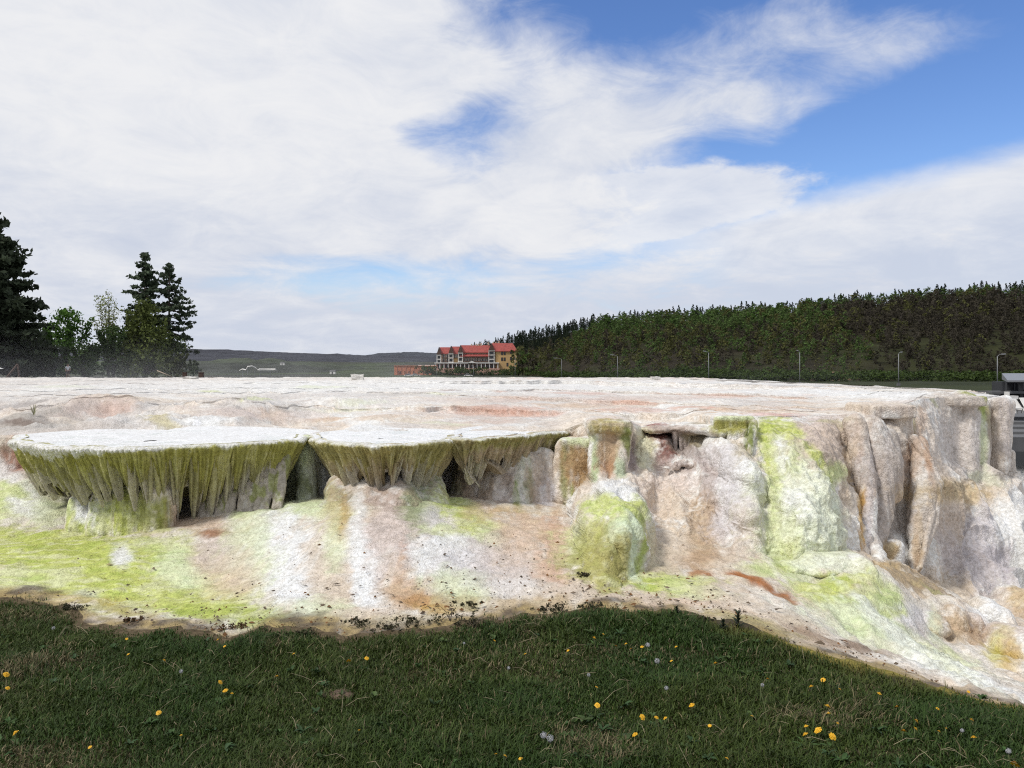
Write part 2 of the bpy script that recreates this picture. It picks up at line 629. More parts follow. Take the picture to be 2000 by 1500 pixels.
def broad_tree(seed, h, col, nclump=20, n_per=13, bare=0.0):
    rng = np.random.default_rng(seed)
    cr = h * 0.30
    cen, rad = [], []
    for i in range(nclump):
        z = h * (0.12 + 0.82 * rng.random())
        t = (z / h - 0.12) / 0.82
        rr = cr * math.sin(math.pi * (0.12 + 0.80 * t)) ** 0.8
        a = rng.random() * 6.283
        q = rr * math.sqrt(rng.random())
        cen.append((q * math.cos(a), q * math.sin(a), z)); rad.append(h * (0.08 + 0.07 * rng.random()))
    parts = [leaf_cloud(rng, np.array(cen), rad, n_per, h * 0.066, col, 0.22)]
    tV, tF = tube_np([(0, 0, -0.6), (0.1, 0, h * 0.4), (0, 0.1, h * 0.8)], [h * 0.02, h * 0.014, h * 0.004], 4)
    parts.append((tV, tF, np.array((0.10, 0.085, 0.07) if bare else (0.05, 0.04, 0.03))))
    for i in range(9 if bare else 4):
        a = rng.random() * 6.283
        z = h * (0.3 + 0.3 * rng.random())
        l = h * (0.2 + 0.15 * rng.random())
        tV, tF = tube_np([(0, 0, z), (l * 0.5 * math.cos(a), l * 0.5 * math.sin(a), z + l * 0.7), (l * .7 * math.cos(a), l * .7 * math.sin(a), z + l * 1.3)], [h * 0.009, h * .006, h * 0.002], 3)
        parts.append((tV, tF, np.array((0.10, 0.085, 0.07))))
    return merge(parts)


def spire_pine(seed, h, col):
    rng = np.random.default_rng(seed)
    cen, rad = [], []
    for i in range(26):
        t = i / 25
        z = h * (0.25 + 0.73 * t)
        rr = h * 0.23 * (1 - t) ** 0.75
        a = rng.random() * 6.283
        cen.append((rr * 0.6 * math.cos(a), rr * 0.6 * math.sin(a), z)); rad.append(max(0.25, rr * (0.6 + 0.4 * rng.random())))
    parts = [leaf_cloud(rng, np.array(cen), rad, 11, h * 0.034, col, 0.3, 0.6)]
    tV, tF = tube_np([(0, 0, -0.5), (0, 0, h)], [h * 0.016, h * 0.003], 4)
    parts.append((tV, tF, np.array((0.05, 0.04, 0.03))))
    return merge(parts)


KIND_COL = {'green': (0.074, 0.116, 0.032), 'olive': (0.088, 0.090, 0.030), 'brown': (0.050, 0.043, 0.029), 'bright': (0.066, 0.120, 0.026), 'dark': (0.020, 0.030, 0.017)}
TREES = {}
for kk in ('green', 'olive', 'brown', 'bright'):
    TREES[kk] = [broad_tree(100 + i + 7 * len(kk), 10.0, KIND_COL[kk], 14 if kk != 'brown' else 13, 9, 1.0 if kk == 'brown' else 0.0) for i in range(4)]
TREES['dark'] = [spire_pine(300 + i, 10.0, KIND_COL['dark']) for i in range(4)]
TREES['bush'] = [leaf_cloud(np.random.default_rng(400 + i), np.random.default_rng(500 + i).normal(size=(12, 3)) * (1.6, 1.2, 0.5) + (0, 0, 1.0), [0.9] * 12, 20, 0.28, (0.045, 0.070, 0.016), 0.35) for i in range(4)]
TREE_ME = {kk: [mesh_np(kk + '_tree', *t) for t in tl] for kk, tl in TREES.items()}

rng = np.random.default_rng(77)


def hill_pt(p, v):
    Yq = hill_foot(p) + (hill_ridge(p) - hill_foot(p)) * v
    Xq = (p - 1000) / F * Yq
    z = float(hill_z(p, v)) + float(fbm(np.array([[Xq / 25, Yq / 25, 0.0]]), 5, 3)[0]) * 3
    return Xq, Yq, z


def kind_at(p, v):
    nzz = float(fbm(np.array([[p / 90.0, v * 4, 0.0]]), 12, 3)[0])
    r = rng.random()
    if p < 1010 + 160 * v + 100 * nzz and v > 0.42:
        return 'dark'
    if v > 0.95:
        return 'dark'
    if p > 1690 + 200 * nzz - 60 * v and v < 0.82:
        return 'brown' if r < 0.86 else 'olive'
    if v > 0.50 + 0.25 * nzz:
        return 'green' if r < 0.74 else ('olive' if r < 0.88 else 'bright')
    if v > 0.12:
        return 'brown' if r < 0.26 else ('olive' if r < 0.68 else 'green')
    return 'olive' if r < 0.5 else ('brown' if r < 0.62 else 'green')


spots = []
for i in range(3100):
    p = rng.uniform(925, 2240)
    v = rng.random() ** 0.9
    if p < 1015 and v < 0.25:
        continue
    kk = kind_at(p, v)
    x, y, z = hill_pt(p, v)
    h = (8.6 if kk != 'dark' else 8.6) * (0.62 + 0.5 * rng.random()) * (0.50 + 0.50 * min(1.0, v * 1.25))
    spots.append((kk, x, y, z - 0.4, h, rng.random() * 6.283))
spots.sort(key=lambda s: s[2] / s[4])
TREE_LABEL = {'green': ('broadleaf_tree', 'fresh green broadleaf tree on the wooded hill above the lamps', 'tree', 'green trees on the wooded hill'),
              'olive': ('budding_tree', 'olive budding tree on the lower wooded hillside', 'tree', 'budding trees on the hillside'),
              'brown': ('bare_tree', 'brown bare tree in the dark leafless part of the hillside', 'tree', 'bare trees on the hillside'),
              'bright': ('leafy_tree', 'bright green leafy tree standing out on the hillside', 'tree', 'bright leafy trees on the hillside'),
              'dark': ('pine_tree', 'dark pointed pine along the ridge of the wooded hill', 'tree', 'pines along the ridge')}


def put_tree(kk, x, y, z, h, rz):
    nm, lb, ct, gp = TREE_LABEL[kk]
    o = link(nm, random.choice(TREE_ME[kk]), M_LEAF, None, lb, ct, gp, None, (x, y, z), rz)
    s = h / 10.0
    o.scale = (s * random.uniform(0.9, 1.15), s * random.uniform(0.9, 1.15), s)


NEAR = 240
for s in [q for q in spots if q[0] != 'dark'][:NEAR]:
    put_tree(*s)
# the row of pines on the skyline
for p in np.arange(930, 2200, 7.5):
    pp = p + rng.uniform(-4, 4)
    x, y, z = hill_pt(pp, 1.0 + rng.uniform(-0.02, 0.05))
    put_tree('dark', x, y, z - 0.6, 9.6 * rng.uniform(0.65, 1.15), rng.random() * 6.283)
rest = [q for q in spots if q[0] == 'dark'] + [q for q in spots if q[0] != 'dark'][NEAR:]
parts = []
for kk, x, y, z, h, rz in rest:
    V, Fq, C = TREES[kk][rng.integers(4)]
    s = h / 10.0
    c_, s_ = math.cos(rz), math.sin(rz)
    V2 = np.stack([(V[:, 0] * c_ - V[:, 1] * s_) * s + x, (V[:, 0] * s_ + V[:, 1] * c_) * s + y, V[:, 2] * s + z], 1)
    parts.append((V2, Fq, C * rng.uniform(0.75, 1.2)))
o = link('woodland', mesh_np('woodland', *merge(parts)), M_LEAF, kind='stuff', label='mass of trees covering the wooded hill on the right', cat='woodland')

# shrubs along the foot of the hill
for i in range(270):
    p = rng.uniform(1030, 1990) if i > 30 else rng.uniform(1230, 1430)
    Yb = hill_foot(p) - (rng.uniform(-22, 6) if i < 150 else rng.uniform(0, 30))
    xb = (p - 1000) / F * Yb
    o = link('shrub', TREE_ME['bush'][i % 4], M_LEAF, None, 'rounded green shrub along the foot of the wooded hill', 'shrub', 'shrubs along the foot of the hill', None, (xb, Yb, -1.0 + 0.6 * rng.random()), rng.random() * 6.283)
    s = rng.uniform(0.8, 1.55)
    o.scale = (s * 1.4, s, s * (1.25 if i <= 30 else 0.9))
# pale earth bank showing between the shrubs
mb = MB()
for i in range(14):
    xx = (1560 + i * 12 - 1000) / F * 238
mbx = np.linspace((1570 - 1000) / F * 240, (1730 - 1000) / F * 240, 30)
V = []
for xx in mbx:
    zt = 1.25 + 0.35 * math.sin(xx * 0.8) + random.uniform(-.15, .15)
    V += [(xx, 234.5, -1.4), (xx, 238 + random.uniform(-.3, .3), zt), (xx, 244, zt - 0.8)]
link('earth_bank', mesh_np('earth_bank', np.array(V), grid_faces(30, 3), None, True), mat_simple('bare_earth', (0.16, 0.10, 0.06), 0.95, 0.3, 0.7), kind='structure')
#@@PART2
# ================================================================== hotel
HY = 480.0
hx = lambda p: (p - 1000) * HY / F
hz = lambda p: EYE - (p - HZ) * HY / F
M_ROOF = mat_simple('red_roof', (0.28, 0.052, 0.040), 0.75, 0.28, 0.9)
M_YEL = mat_simple('yellow_render', (0.48, 0.31, 0.13), 0.8, 0.06, 0.5)
M_PALE = mat_simple('pale_render', (0.50, 0.36, 0.26), 0.8, 0.08, 0.5)
M_PINK = mat_simple('pink_render', (0.46, 0.26, 0.20), 0.8, 0.08, 0.5)
M_WHITE = mat_simple('white_paint', (0.68, 0.66, 0.62), 0.6, 0.05, 2.0)
M_GLASS = mat_simple('dark_glass', (0.02, 0.022, 0.026), 0.15, 0.1, 2.0)
M_WOOD = mat_simple('brown_wood', (0.075, 0.040, 0.026), 0.8, 0.2, 2.0)
M_BRICK = mat_simple('orange_render', (0.47, 0.17, 0.09), 0.85, 0.12, 0.4)
M_STEEL = mat_simple('galvanised', (0.20, 0.205, 0.21), 0.5, 0.06, 3.0)
M_CONC = mat_simple('concrete', (0.11, 0.11, 0.11), 0.85, 0.12, 1.5)
M_DARKC = mat_simple('dark_part_and_shade', (0.030, 0.031, 0.033), 0.6, 0.15, 1.0)


def bpx(mb, p0, p1, q0, q1, y0, y1):
    return mb.box(hx(p0), hx(p1), y0, y1, hz(q1), hz(q0))


hotel = thing('hotel', 'yellow hotel with red roofs and white balconies at the foot of the wooded hill', 'hotel', (hx(935), HY + 7, hz(728)))


def hpart(mb, name, mat, parent=hotel, **kw):
    o = mb.build(name, mat, parent, **kw)
    t = parent
    while t.parent:
        t = t.parent
    o.matrix_parent_inverse = Matrix.Translation(-Vector(t.location)) if parent is t else Matrix.Identity(4)
    return o


def roof_prism(p0, p1, ridge, eave, y0, y1, hip_r=0.0, hip_l=0.0):
    """ridge along the facade; roof planes have thickness"""
    mb = MB()
    ym = (y0 + y1) / 2
    a, b = hx(p0), hx(p1)
    for dz in (0,):
        mb.add([(a, y0, hz(eave)), (b, y0, hz(eave)), (b - hip_r, ym, hz(ridge)), (a + hip_l, ym, hz(ridge)), (a, y1, hz(eave)), (b, y1, hz(eave)),
                (a, y0, hz(eave) - 0.35), (b, y0, hz(eave) - 0.35), (a, y1, hz(eave) - 0.35), (b, y1, hz(eave) - 0.35)],
               [(0, 1, 2, 3), (3, 2, 5, 4), (0, 3, 4), (1, 5, 2), (6, 7, 1, 0), (4, 5, 9, 8), (6, 0, 4, 8), (1, 7, 9, 5), (7, 6, 8, 9)])
    return mb


hpart(bpx(MB(), 968, 1009, 685.2, 730, HY, HY + 14), 'wall', M_YEL, label='yellow end wing wall')
hpart(bpx(MB(), 900, 966, 687, 712, HY + 1.6, HY + 14), 'wall', M_PALE)
hpart(bpx(MB(), 858, 899, 689, 712, HY + 1.2, HY + 14), 'wall', M_PALE)
hpart(bpx(MB(), 886, 897, 690, 710, HY + 0.9, HY + 4), 'wall', M_YEL)
hpart(bpx(MB(), 850, 972, 712, 732, HY + 2.2, HY + 14.3), 'base_wall', M_PINK)
for a in [(958.5, 1011, 669.4, 685.6, HY - 0.8, HY + 15, 3.0), (898, 957.5, 673.4, 688, HY + 0.4, HY + 15, 0), (880, 897, 676, 690.5, HY + 0.2, HY + 14, 0), (857, 879, 677.5, 690.5, HY + 0.2, HY + 14, 0)]:
    hpart(roof_prism(*a), 'roof', M_ROOF)
lr = MB()
lr.add([(hx(899), HY - 1.2, hz(695.5)), (hx(957), HY - 1.2, hz(695.5)), (hx(957), HY + 1.7, hz(691)), (hx(899), HY + 1.7, hz(691)), (hx(899), HY - 1.2, hz(696.4)), (hx(957), HY - 1.2, hz(696.4)), (hx(957), HY + 1.7, hz(692)), (hx(899), HY + 1.7, hz(692))],
       [(0, 1, 2, 3), (4, 7, 6, 5), (0, 4, 5, 1), (1, 5, 6, 2), (3, 2, 6, 7), (0, 3, 7, 4)])
hpart(lr, 'lower_roof', M_ROOF)
# gabled balcony towers
for (pc, pk, hw) in ((857.5, 678, 4.5), (881, 675.5, 4.8), (899.5, 674, 5.0), (960, 669.8, 6.0)):
    g = MB()
    zb, zt = hz(pk + 14.5), hz(pk)
    x0, x1, xm = hx(pc - hw), hx(pc + hw), hx(pc)
    g.add([(x0, HY - 1.4, zb), (x1, HY - 1.4, zb), (xm, HY - 1.4, zt), (x0, HY + 6, zb), (x1, HY + 6, zb), (xm, HY + 6, zt)], [(0, 1, 2), (3, 5, 4), (0, 2, 5, 3), (1, 4, 5, 2), (0, 3, 4, 1)])
    hpart(g, 'gable', M_WOOD)
    for q in (-hw + 0.3, hw - 1.1):
        hpart(bpx(MB(), pc + q, pc + q + 0.9, pk + 14.5, 712, HY - 1.2, HY - 0.7), 'post', M_WHITE)
    for k in range(3):
        yk = pk + 15.2 + k * 8.2
        if yk < 711:
            hpart(bpx(MB(), pc - hw, pc + hw, yk, yk + 0.9, HY - 1.5, HY + 1.4), 'balcony', M_WHITE)
        if yk + 6 < 711:
            f = hpart(bpx(MB(), pc - hw + 1.6, pc + hw - 1.6, yk + 1.4, yk + 7.4, HY - 0.5, HY - 0.2), 'window', M_WHITE)
            hpart(bpx(MB(), pc - hw + 2.1, pc + hw - 2.1, yk + 1.9, yk + 7.0, HY - 0.56, HY - 0.52), 'pane', M_GLASS, f)
# long balconies with doors behind them
for (p0, p1, q) in ((905, 955, 697.5), (905, 955, 705.5), (863, 877, 698), (863, 877, 706), (886, 895, 698)):
    hpart(bpx(MB(), p0, p1, q, q + 1.0, HY - 0.8, HY + 1.6), 'balcony', M_WOOD)
    n = max(2, int((p1 - p0) / 5))
    for k in range(n):
        c = p0 + (k + 0.5) * (p1 - p0) / n
        y0w = HY + 1.2 if p0 > 900 else HY + 0.8
        f = hpart(bpx(MB(), c - 1.5, c + 1.5, q - 6, q - 0.2, y0w, y0w + 0.3), 'window', M_WHITE)
        hpart(bpx(MB(), c - 1.1, c + 1.1, q - 5.6, q - 0.4, y0w - 0.08, y0w - 0.03), 'pane', M_GLASS, f)
# yellow wing windows
for c, q in ((980.5, 690), (985.5, 690), (998, 687.5), (980.5, 701.5), (985.5, 701.5), (998, 700.5), (991, 712)):
    f = hpart(bpx(MB(), c - 1.9, c + 1.9, q - 3.4, q + 3.4, HY - 0.12, HY - 0.003), 'window', M_WOOD)
    hpart(bpx(MB(), c - 1.4, c + 1.4, q - 2.9, q + 2.9, HY - 0.2, HY - 0.14), 'pane', M_GLASS, f)
# colonnade
hpart(bpx(MB(), 850, 975, 708.2, 709.9, HY - 6, HY + 2), 'terrace_slab', M_WHITE)
for k in range(16):
    c = 852 + k * 8
    hpart(bpx(MB(), c, c + 1.4, 710, 719.5, HY - 5.6, HY - 5.0), 'column', M_WHITE)
    if k < 15:
        hpart(bpx(MB(), c + 2.5, c + 7, 711, 718.5, HY + 1.9, HY + 2.17), 'pane', M_GLASS)
hpart(bpx(MB(), 848, 976, 719.5, 731, HY - 6.2, HY + 2), 'plinth', M_PINK)
hpart(MB().add([(hx(915), HY - 7, hz(709)), (hx(930), HY - 7, hz(709)), (hx(922.5), HY - 7, hz(705)), (hx(915), HY - 1, hz(709)), (hx(930), HY - 1, hz(709)), (hx(922.5), HY - 1, hz(705))], [(0, 1, 2), (3, 5, 4), (0, 2, 5, 3), (1, 4, 5, 2), (0, 3, 4, 1)]), 'canopy', M_WHITE)
for c, q in ((929.5, 670.5), (934, 671), (939, 669.5), (953, 668), (963, 667), (968, 667), (974, 665), (920, 671)):
    hpart(bpx(MB(), c - 1.3, c + 1.3, q, q + 6, HY + 7, HY + 8), 'chimney', M_PALE)

# orange annex
ax = thing('annex', 'low flat roofed orange building left of the hotel', 'building', (hx(810), HY + 6, hz(740)))
hpart(bpx(MB(), 771, 850, 715.2, 742, HY - 2, HY + 12), 'wall', M_BRICK, ax)
hpart(bpx(MB(), 770.5, 851, 714.1, 715.2, HY - 2.4, HY + 12.4), 'roof_edge', M_BRICK, ax)
hpart(bpx(MB(), 817, 848, 712.9, 714.1, HY, HY + 8), 'roof_slab', M_WHITE, ax)
for c in (780, 783.5, 792, 799.5, 809, 818, 827, 836):
    f = hpart(bpx(MB(), c - 0.9, c + 0.9, 724.5, 731, HY - 2.12, HY - 2.003), 'window', M_WOOD, ax)
    hpart(bpx(MB(), c - 0.6, c + 0.6, 725, 730.5, HY - 2.2, HY - 2.14), 'pane', M_GLASS, ax)
for k in range(9):
    c = 776 + k * 8.4
    hpart(bpx(MB(), c, c + 0.7, 716, 741, HY - 2.3, HY - 2.003), 'pilaster', M_BRICK, ax)

# shrubs in front of the hotel
for i in range(26):
    p = 835 + i * 8.2 + random.uniform(-4, 4)
    q = 726 + random.uniform(-3, 6)
    o = link('hedge_bush', TREE_ME['bush'][i % 4], M_LEAF, None, 'dark green bush on the slope below the hotel', 'bush', 'bushes below the hotel', None, (hx(p), HY - random.uniform(9, 22), hz(q + 4)), random.random() * 6)
    o.scale = (random.uniform(1.2, 2.1),) * 3
# trees beside its right end
for p, q, h, kk in ((1012, 735, 17, 'olive'), (1021, 735, 15, 'green'), (1003, 733, 9, 'green'), (1032, 738, 13, 'olive'), (1043, 738, 12, 'brown'), (1056, 738, 12, 'olive'), (1072, 738, 10, 'brown')):
    nm, lb, ct, gp = TREE_LABEL[kk]
    Yt = 440.0
    o = link(nm, TREE_ME[kk][1], M_LEAF, None, lb.replace('on the', 'beside the hotel on the'), ct, gp + ' by the hotel', None, ((p - 1000) * Yt / F, Yt, -1.5), p)
    o.scale = (h / 10.0,) * 3


# ================================================================== street lamps
def lamp(px, py_top, Yd, arm, label):
    H = EYE + (HZ - py_top) * Yd / F + 1.1
    t = thing('street_lamp', label, 'street lamp', ((px - 1000) * Yd / F, Yd, -1.1), 0, 'street lamps along the road')
    MB().tube([(0, 0, 0), (0, 0, H * 0.5), (0, 0, H - 0.25)], [0.11, 0.09, 0.07], 8).build('pole', M_STEEL, t, True)
    MB().tube([(0, 0, H - 0.3), (arm * 0.35, 0, H), (arm, 0, H + 0.12)], [0.06, 0.05, 0.04], 6).build('arm', M_STEEL, t, True)
    MB().add([(arm * 0.8, -0.18, H + 0.02), (arm * 1.55, -0.14, H + 0.1), (arm * 1.55, 0.14, H + 0.1), (arm * 0.8, 0.18, H + 0.02), (arm * 0.8, -0.15, H + 0.22), (arm * 1.5, -0.1, H + 0.26), (arm * 1.5, 0.1, H + 0.26), (arm * 0.8, 0.15, H + 0.22)],
             [(0, 3, 2, 1), (4, 5, 6, 7), (0, 1, 5, 4), (1, 2, 6, 5), (2, 3, 7, 6), (3, 0, 4, 7)]).build('lamp_head', M_STEEL, t)
    MB().box(-0.28, 0.28, -0.28, 0.28, -0.3, 0.25).build('footing', M_CONC, t)
    return t


lamp(1948, 693, 150, 1.0, 'grey street lamp farthest right, beside the roof of the pool building')
lamp(1755, 689, 165, 0.5, 'grey street lamp second from the right, before the dark bare trees')
lamp(1562, 686, 180, -0.45, 'grey street lamp with the highest head, before the shrubs on the earth bank')
lamp(1384, 687, 200, -0.9, 'grey street lamp just right of the bright bushes, right of the white block')
lamp(1206, 694, 240, -1.4, 'grey street lamp standing between the two stone blocks, left of the bushes')
lamp(1097, 700, 300, -2.0, 'grey street lamp short of the hotel, second lamp right of it')
lamp(1006, 697, 330, 0.4, 'grey street lamp right at the yellow end wing of the hotel')
lamp(925, 715, 400, -0.6, 'small grey lamp post before the middle of the hotel')
lamp(853, 719, 400, 0.5, 'small grey lamp post between the orange annex and the hotel')

# ================================================================== valley bits on the left
sl = thing('water_slide', 'white winding water slide in the green valley right of the pines', 'water slide', (-100, 330, 2.5))
yy = 330.0
mb = MB()
pp = [(468, 724), (474, 721), (481, 723), (484, 716), (492, 715), (498, 718), (503, 723), (508, 720.5), (516, 721), (528, 721), (538, 721)]
pts = [Vector(P(a, b, yy + 4 * math.sin(a * 0.1))) - Vector((-100, 330, 2.5)) for a, b in pp]
mb.tube(pts, 0.28, 6).build('flume', M_WHITE, sl, True)
for a, b in pp[1::2]:
    q = Vector(P(a, b, yy + 4 * math.sin(a * 0.1))) - Vector((-100, 330, 2.5))
    MB().tube([(q.x, q.y, q.z - 3.5), (q.x, q.y, q.z)], 0.12, 5).build('support', M_STEEL, sl)
MB().box(*[float(v) for v in (P(506, 0, yy)[0] + 100, P(540, 0, yy)[0] + 100, -2, 0, EYE - (723.2 - HZ) * yy / F - 2.5, EYE - (721.6 - HZ) * yy / F - 2.5)]).build('platform', M_WHITE, sl)


def house(px, py, Yd, w, label):
    p = P(px, py, Yd)
    t = thing('cottage', label, 'house', tuple(p))
    MB().box(-w, w, -w * .6, w * .6, -w * .5, w * 0.5).build('wall', M_WHITE, t)
    MB().add([(-w * 1.1, -w * .7, w * .5), (w * 1.1, -w * .7, w * .5), (w * 1.1, w * .7, w * .5), (-w * 1.1, w * .7, w * .5), (-w * 1.1, 0, w), (w * 1.1, 0, w)], [(0, 1, 5, 4), (2, 3, 4, 5), (0, 4, 3), (1, 2, 5), (0, 3, 2, 1)]).build('roof', M_CONC, t)
    MB().box(-w * .3, w * .1, -w * .62, -w * .603, -0.8, w * 0.3).build('window', M_GLASS, t)


house(552, 711, 640, 1.6, 'tiny white house on the green slope above the water slide')
house(650, 728, 420, 1.4, 'tiny white house in the valley left of the stone block')


def car(px, py, Yd, label, rz=0.0):
    p = P(px, py, Yd)
    t = thing('parked_car', label, 'car', tuple(p), rz, 'cars parked before the annex')
    MB().add([(-2.1, -.8, .35), (2.1, -.8, .35), (2.1, .8, .35), (-2.1, .8, .35), (-2.1, -.85, .85), (2.1, -.85, .8), (2.1, .85, .8), (-2.1, .85, .85)],
             [(0, 3, 2, 1), (4, 5, 6, 7), (0, 1, 5, 4), (1, 2, 6, 5), (2, 3, 7, 6), (3, 0, 4, 7)]).build('body', M_WHITE, t)
    MB().add([(-1.7, -.8, .85), (1.0, -.8, .82), (1.0, .8, .82), (-1.7, .8, .85), (-1.3, -.65, 1.4), (.35, -.65, 1.4), (.35, .65, 1.4), (-1.3, .65, 1.4)],
             [(4, 5, 6, 7), (0, 1, 5, 4), (1, 2, 6, 5), (2, 3, 7, 6), (3, 0, 4, 7)]).build('cabin', M_GLASS, t)
    MB().box(-1.2, .3, -.62, .62, 1.402, 1.45).build('roof', M_WHITE, t)
    for a in (-1.3, 1.3):
        for b in (-.8, .8):
            MB().tube([(a, b - .1, .32), (a, b + .1, .32)], .32, 10).build('wheel', M_DARKC, t)


car(798, 735.5, 400, 'white car parked before the windows of the orange annex')
car(812, 735, 400, 'white car parked nearer the hotel, right of the other one', 0.2)
car(915, 735.5, 400, 'white car parked on the slope below the middle of the hotel', -0.1)

# ================================================================== big trees on the left
NEEDLE = (0.066, 0.088, 0.052)


def pine_big(seed, h, zlow, spread, lean, col=NEEDLE, lv=17, clump=0.55, dens=9, top=0.05, pw=0.75, leaf=0.30, nb=7):
    """tall pine: whorls of uneven branches carrying needle clumps"""
    rg = np.random.default_rng(seed)
    cen, rad, wood = [], [], []
    tr = [(lean * (k / 6) ** 2 * h, 0, h * k / 6) for k in range(7)]
    tx = lambda z: lean * (z / h) ** 2 * h
    for i in range(lv):
        t = i / (lv - 1)
        z = zlow + (h * 0.985 - zlow) * t
        for kq in range(nb if t < 0.85 else 5):
            tq = min(0.995, max(0.0, t + (rg.random() - 0.5) * 1.3 / lv))
            z = zlow + (h * 0.985 - zlow) * tq
            L = spread * ((1 - tq) ** pw * 0.92 + top)
            a = rg.random() * 6.283
            l = L * (0.42 + 0.68 * rg.random())
            up = 0.25 - 0.40 * (1 - t) + 0.2 * (rg.random() - 0.5)
            e = np.array((math.cos(a) * l, math.sin(a) * l, up * l))
            b0 = np.array((tx(z), 0, z + (rg.random() - .5) * 0.5))
            sag = np.array((0, 0, 0.10 * l))
            wood.append(tube_np([b0, b0 + e * 0.55 - sag, b0 + e], [0.05 + 0.015 * l, 0.04, 0.015], 4))
            n = max(2, int(l / clump * 1.15))
            for q in range(n):
                s = 0.30 + 0.72 * (q + rg.random()) / n
                c_ = b0 + e * s - sag * (1 - abs(s - .5)) + rg.normal(size=3) * (0.24, 0.24, 0.08) * min(1, l * .35)
                cen.append(c_); rad.append(clump * (0.55 + 0.6 * rg.random()))
    crown = leaf_cloud(rg, np.array(cen), rad, dens, leaf, col, 0.35, 0.5)
    tV, tF = tube_np(tr, [h * .013, h * .012, h * .010, h * .009, h * .007, h * .005, h * .001], 8)
    wd = merge([(tV, tF, np.zeros(3))] + [(V, Fq, np.zeros(3)) for V, Fq in wood])
    return crown, wd


def put_big(name, label, px, Yd, crown, wd, ground=0.75, dY=0, kind_label='tree'):
    t = thing(name, label, kind_label, ((px - 1000) * Yd / F, Yd + dY, ground))
    link('crown', mesh_np('crown', *crown), M_LEAF, t)
    link('trunk', mesh_np('trunk', wd[0], wd[1]), M_BARK, t)
    return t


D = 110.0
hgt = lambda py, Yd: (HZ - py) * Yd / F + EYE - 0.75
put_big('pine_tree', 'taller dark pine of the pair, left of its thinner twin', 283, D, *pine_big(1, hgt(494, D), 4.5, 4.1, 0.0, lv=20, dens=8, pw=0.62, clump=0.5))
put_big('pine_tree', 'thinner open pine with bare trunk showing, right of the taller pine', 330, D, *pine_big(8, hgt(512, D), 4.6, 5.0, 0.006, lv=15, dens=6, pw=0.75, clump=0.5))
put_big('conifer_tree', 'huge dark conifer cut by the left edge of the picture', -38, 90, *pine_big(3, hgt(385, 90), 2.2, 8.4, 0.0, (0.052, 0.066, 0.038), lv=34, clump=0.75, dens=13, pw=0.66, leaf=0.36, nb=17))
put_big('conifer_tree', 'dark conifer behind the huge one, its top out of the picture', -150, 100, *pine_big(5, hgt(330, 100), 3.0, 7.0, 0.0, (0.052, 0.066, 0.038), lv=26, clump=0.7, dens=10, leaf=0.34, nb=9))


def bush_big(seed, h, wdt, col, n=60, dens=26, leaf=0.26, shape=1.0, base=0.0, stems=7, var=0.35):
    rg = np.random.default_rng(seed)
    cen, rad, wood = [], [], []
    for i in range(n):
        t = rg.random() ** 1.15
        z = base + (h - base) * (0.08 + 0.9 * t)
        rr = wdt * math.sqrt(max(0.02, 1 - t ** (1.6 * shape)))
        a = rg.random() * 6.283
        q = rr * rg.random() ** 0.5
        cen.append((q * math.cos(a), q * math.sin(a), z)); rad.append(h * (0.07 + 0.09 * rg.random()))
    for i in range(stems):
        a = rg.random() * 6.283
        l = wdt * rg.random() * 0.8
        hh = h * (0.6 + 0.42 * rg.random())
        top = np.array((l * math.cos(a), l * math.sin(a), hh))
        wood.append(tube_np([(0, 0, 0), top * 0.5 + (0, 0, hh * 0.06), top], [0.10, 0.06, 0.015], 4))
        for k in range(6):
            s = 0.6 + 0.4 * k / 5
            cen.append(tuple(top * s)); rad.append(h * 0.05)
    crown = leaf_cloud(rg, np.array(cen), rad, dens, leaf, np.array(col) * 1.9, var, 0.85)
    wd = merge([(V, Fq, np.zeros(3)) for V, Fq in wood])
    return crown, wd


put_big('broad_bush', 'rounded fresh green bush between the conifer and the pale tree', 128, 104, *bush_big(11, hgt(606, 104), 4.4, (0.040, 0.080, 0.014), 120, 26, 0.22), kind_label='bush')
put_big('pale_tree', 'slender pale tree just coming into leaf left of the pines', 212, 106, *bush_big(12, hgt(574, 106), 2.3, (0.135, 0.150, 0.060), 46, 13, 0.14, 0.7, 2.5, 11), kind_label='tree')
put_big('broad_bush', 'olive green bush under the taller pine', 282, 100, *bush_big(13, hgt(590, 100), 3.6, (0.054, 0.066, 0.018), 110, 26, 0.22, 0.8), kind_label='bush')
put_big('broad_bush', 'dark bush below the thinner pine at the right end of the thicket', 335, 104, *bush_big(14, hgt(652, 104), 2.8, (0.040, 0.055, 0.020), 50, 24, 0.2), kind_label='bush')
put_big('broad_bush', 'low dark green bush in front of the pale tree', 222, 98, *bush_big(15, hgt(640, 98), 3.6, (0.036, 0.056, 0.018), 60, 28, 0.2), kind_label='bush')
put_big('broad_bush', 'dark undergrowth bush beneath the huge conifer', 30, 96, *bush_big(16, hgt(622, 96), 4.4, (0.030, 0.044, 0.016), 70, 28, 0.22), kind_label='bush')
put_big('broad_bush', 'small shady bush between the person and the round green bush', 165, 101, *bush_big(17, hgt(672, 101), 2.4, (0.040, 0.066, 0.018), 40, 26, 0.2), kind_label='bush')
put_big('broad_bush', 'grey brown thin bush behind the person', 92, 108, *bush_big(18, hgt(628, 108), 2.6, (0.052, 0.056, 0.026), 40, 18, 0.18), kind_label='bush')
put_big('broad_bush', 'low bush at the foot of the twin pines', 300, 95, *bush_big(19, hgt(690, 95), 3.0, (0.050, 0.062, 0.022), 40, 26, 0.18), kind_label='bush')
put_big('round_tree', 'small distant dark tree beyond the wooden posts', 378, 180, *bush_big(20, hgt(704, 180), 2.2, (0.030, 0.038, 0.020), 30, 20, 0.25), kind_label='tree')

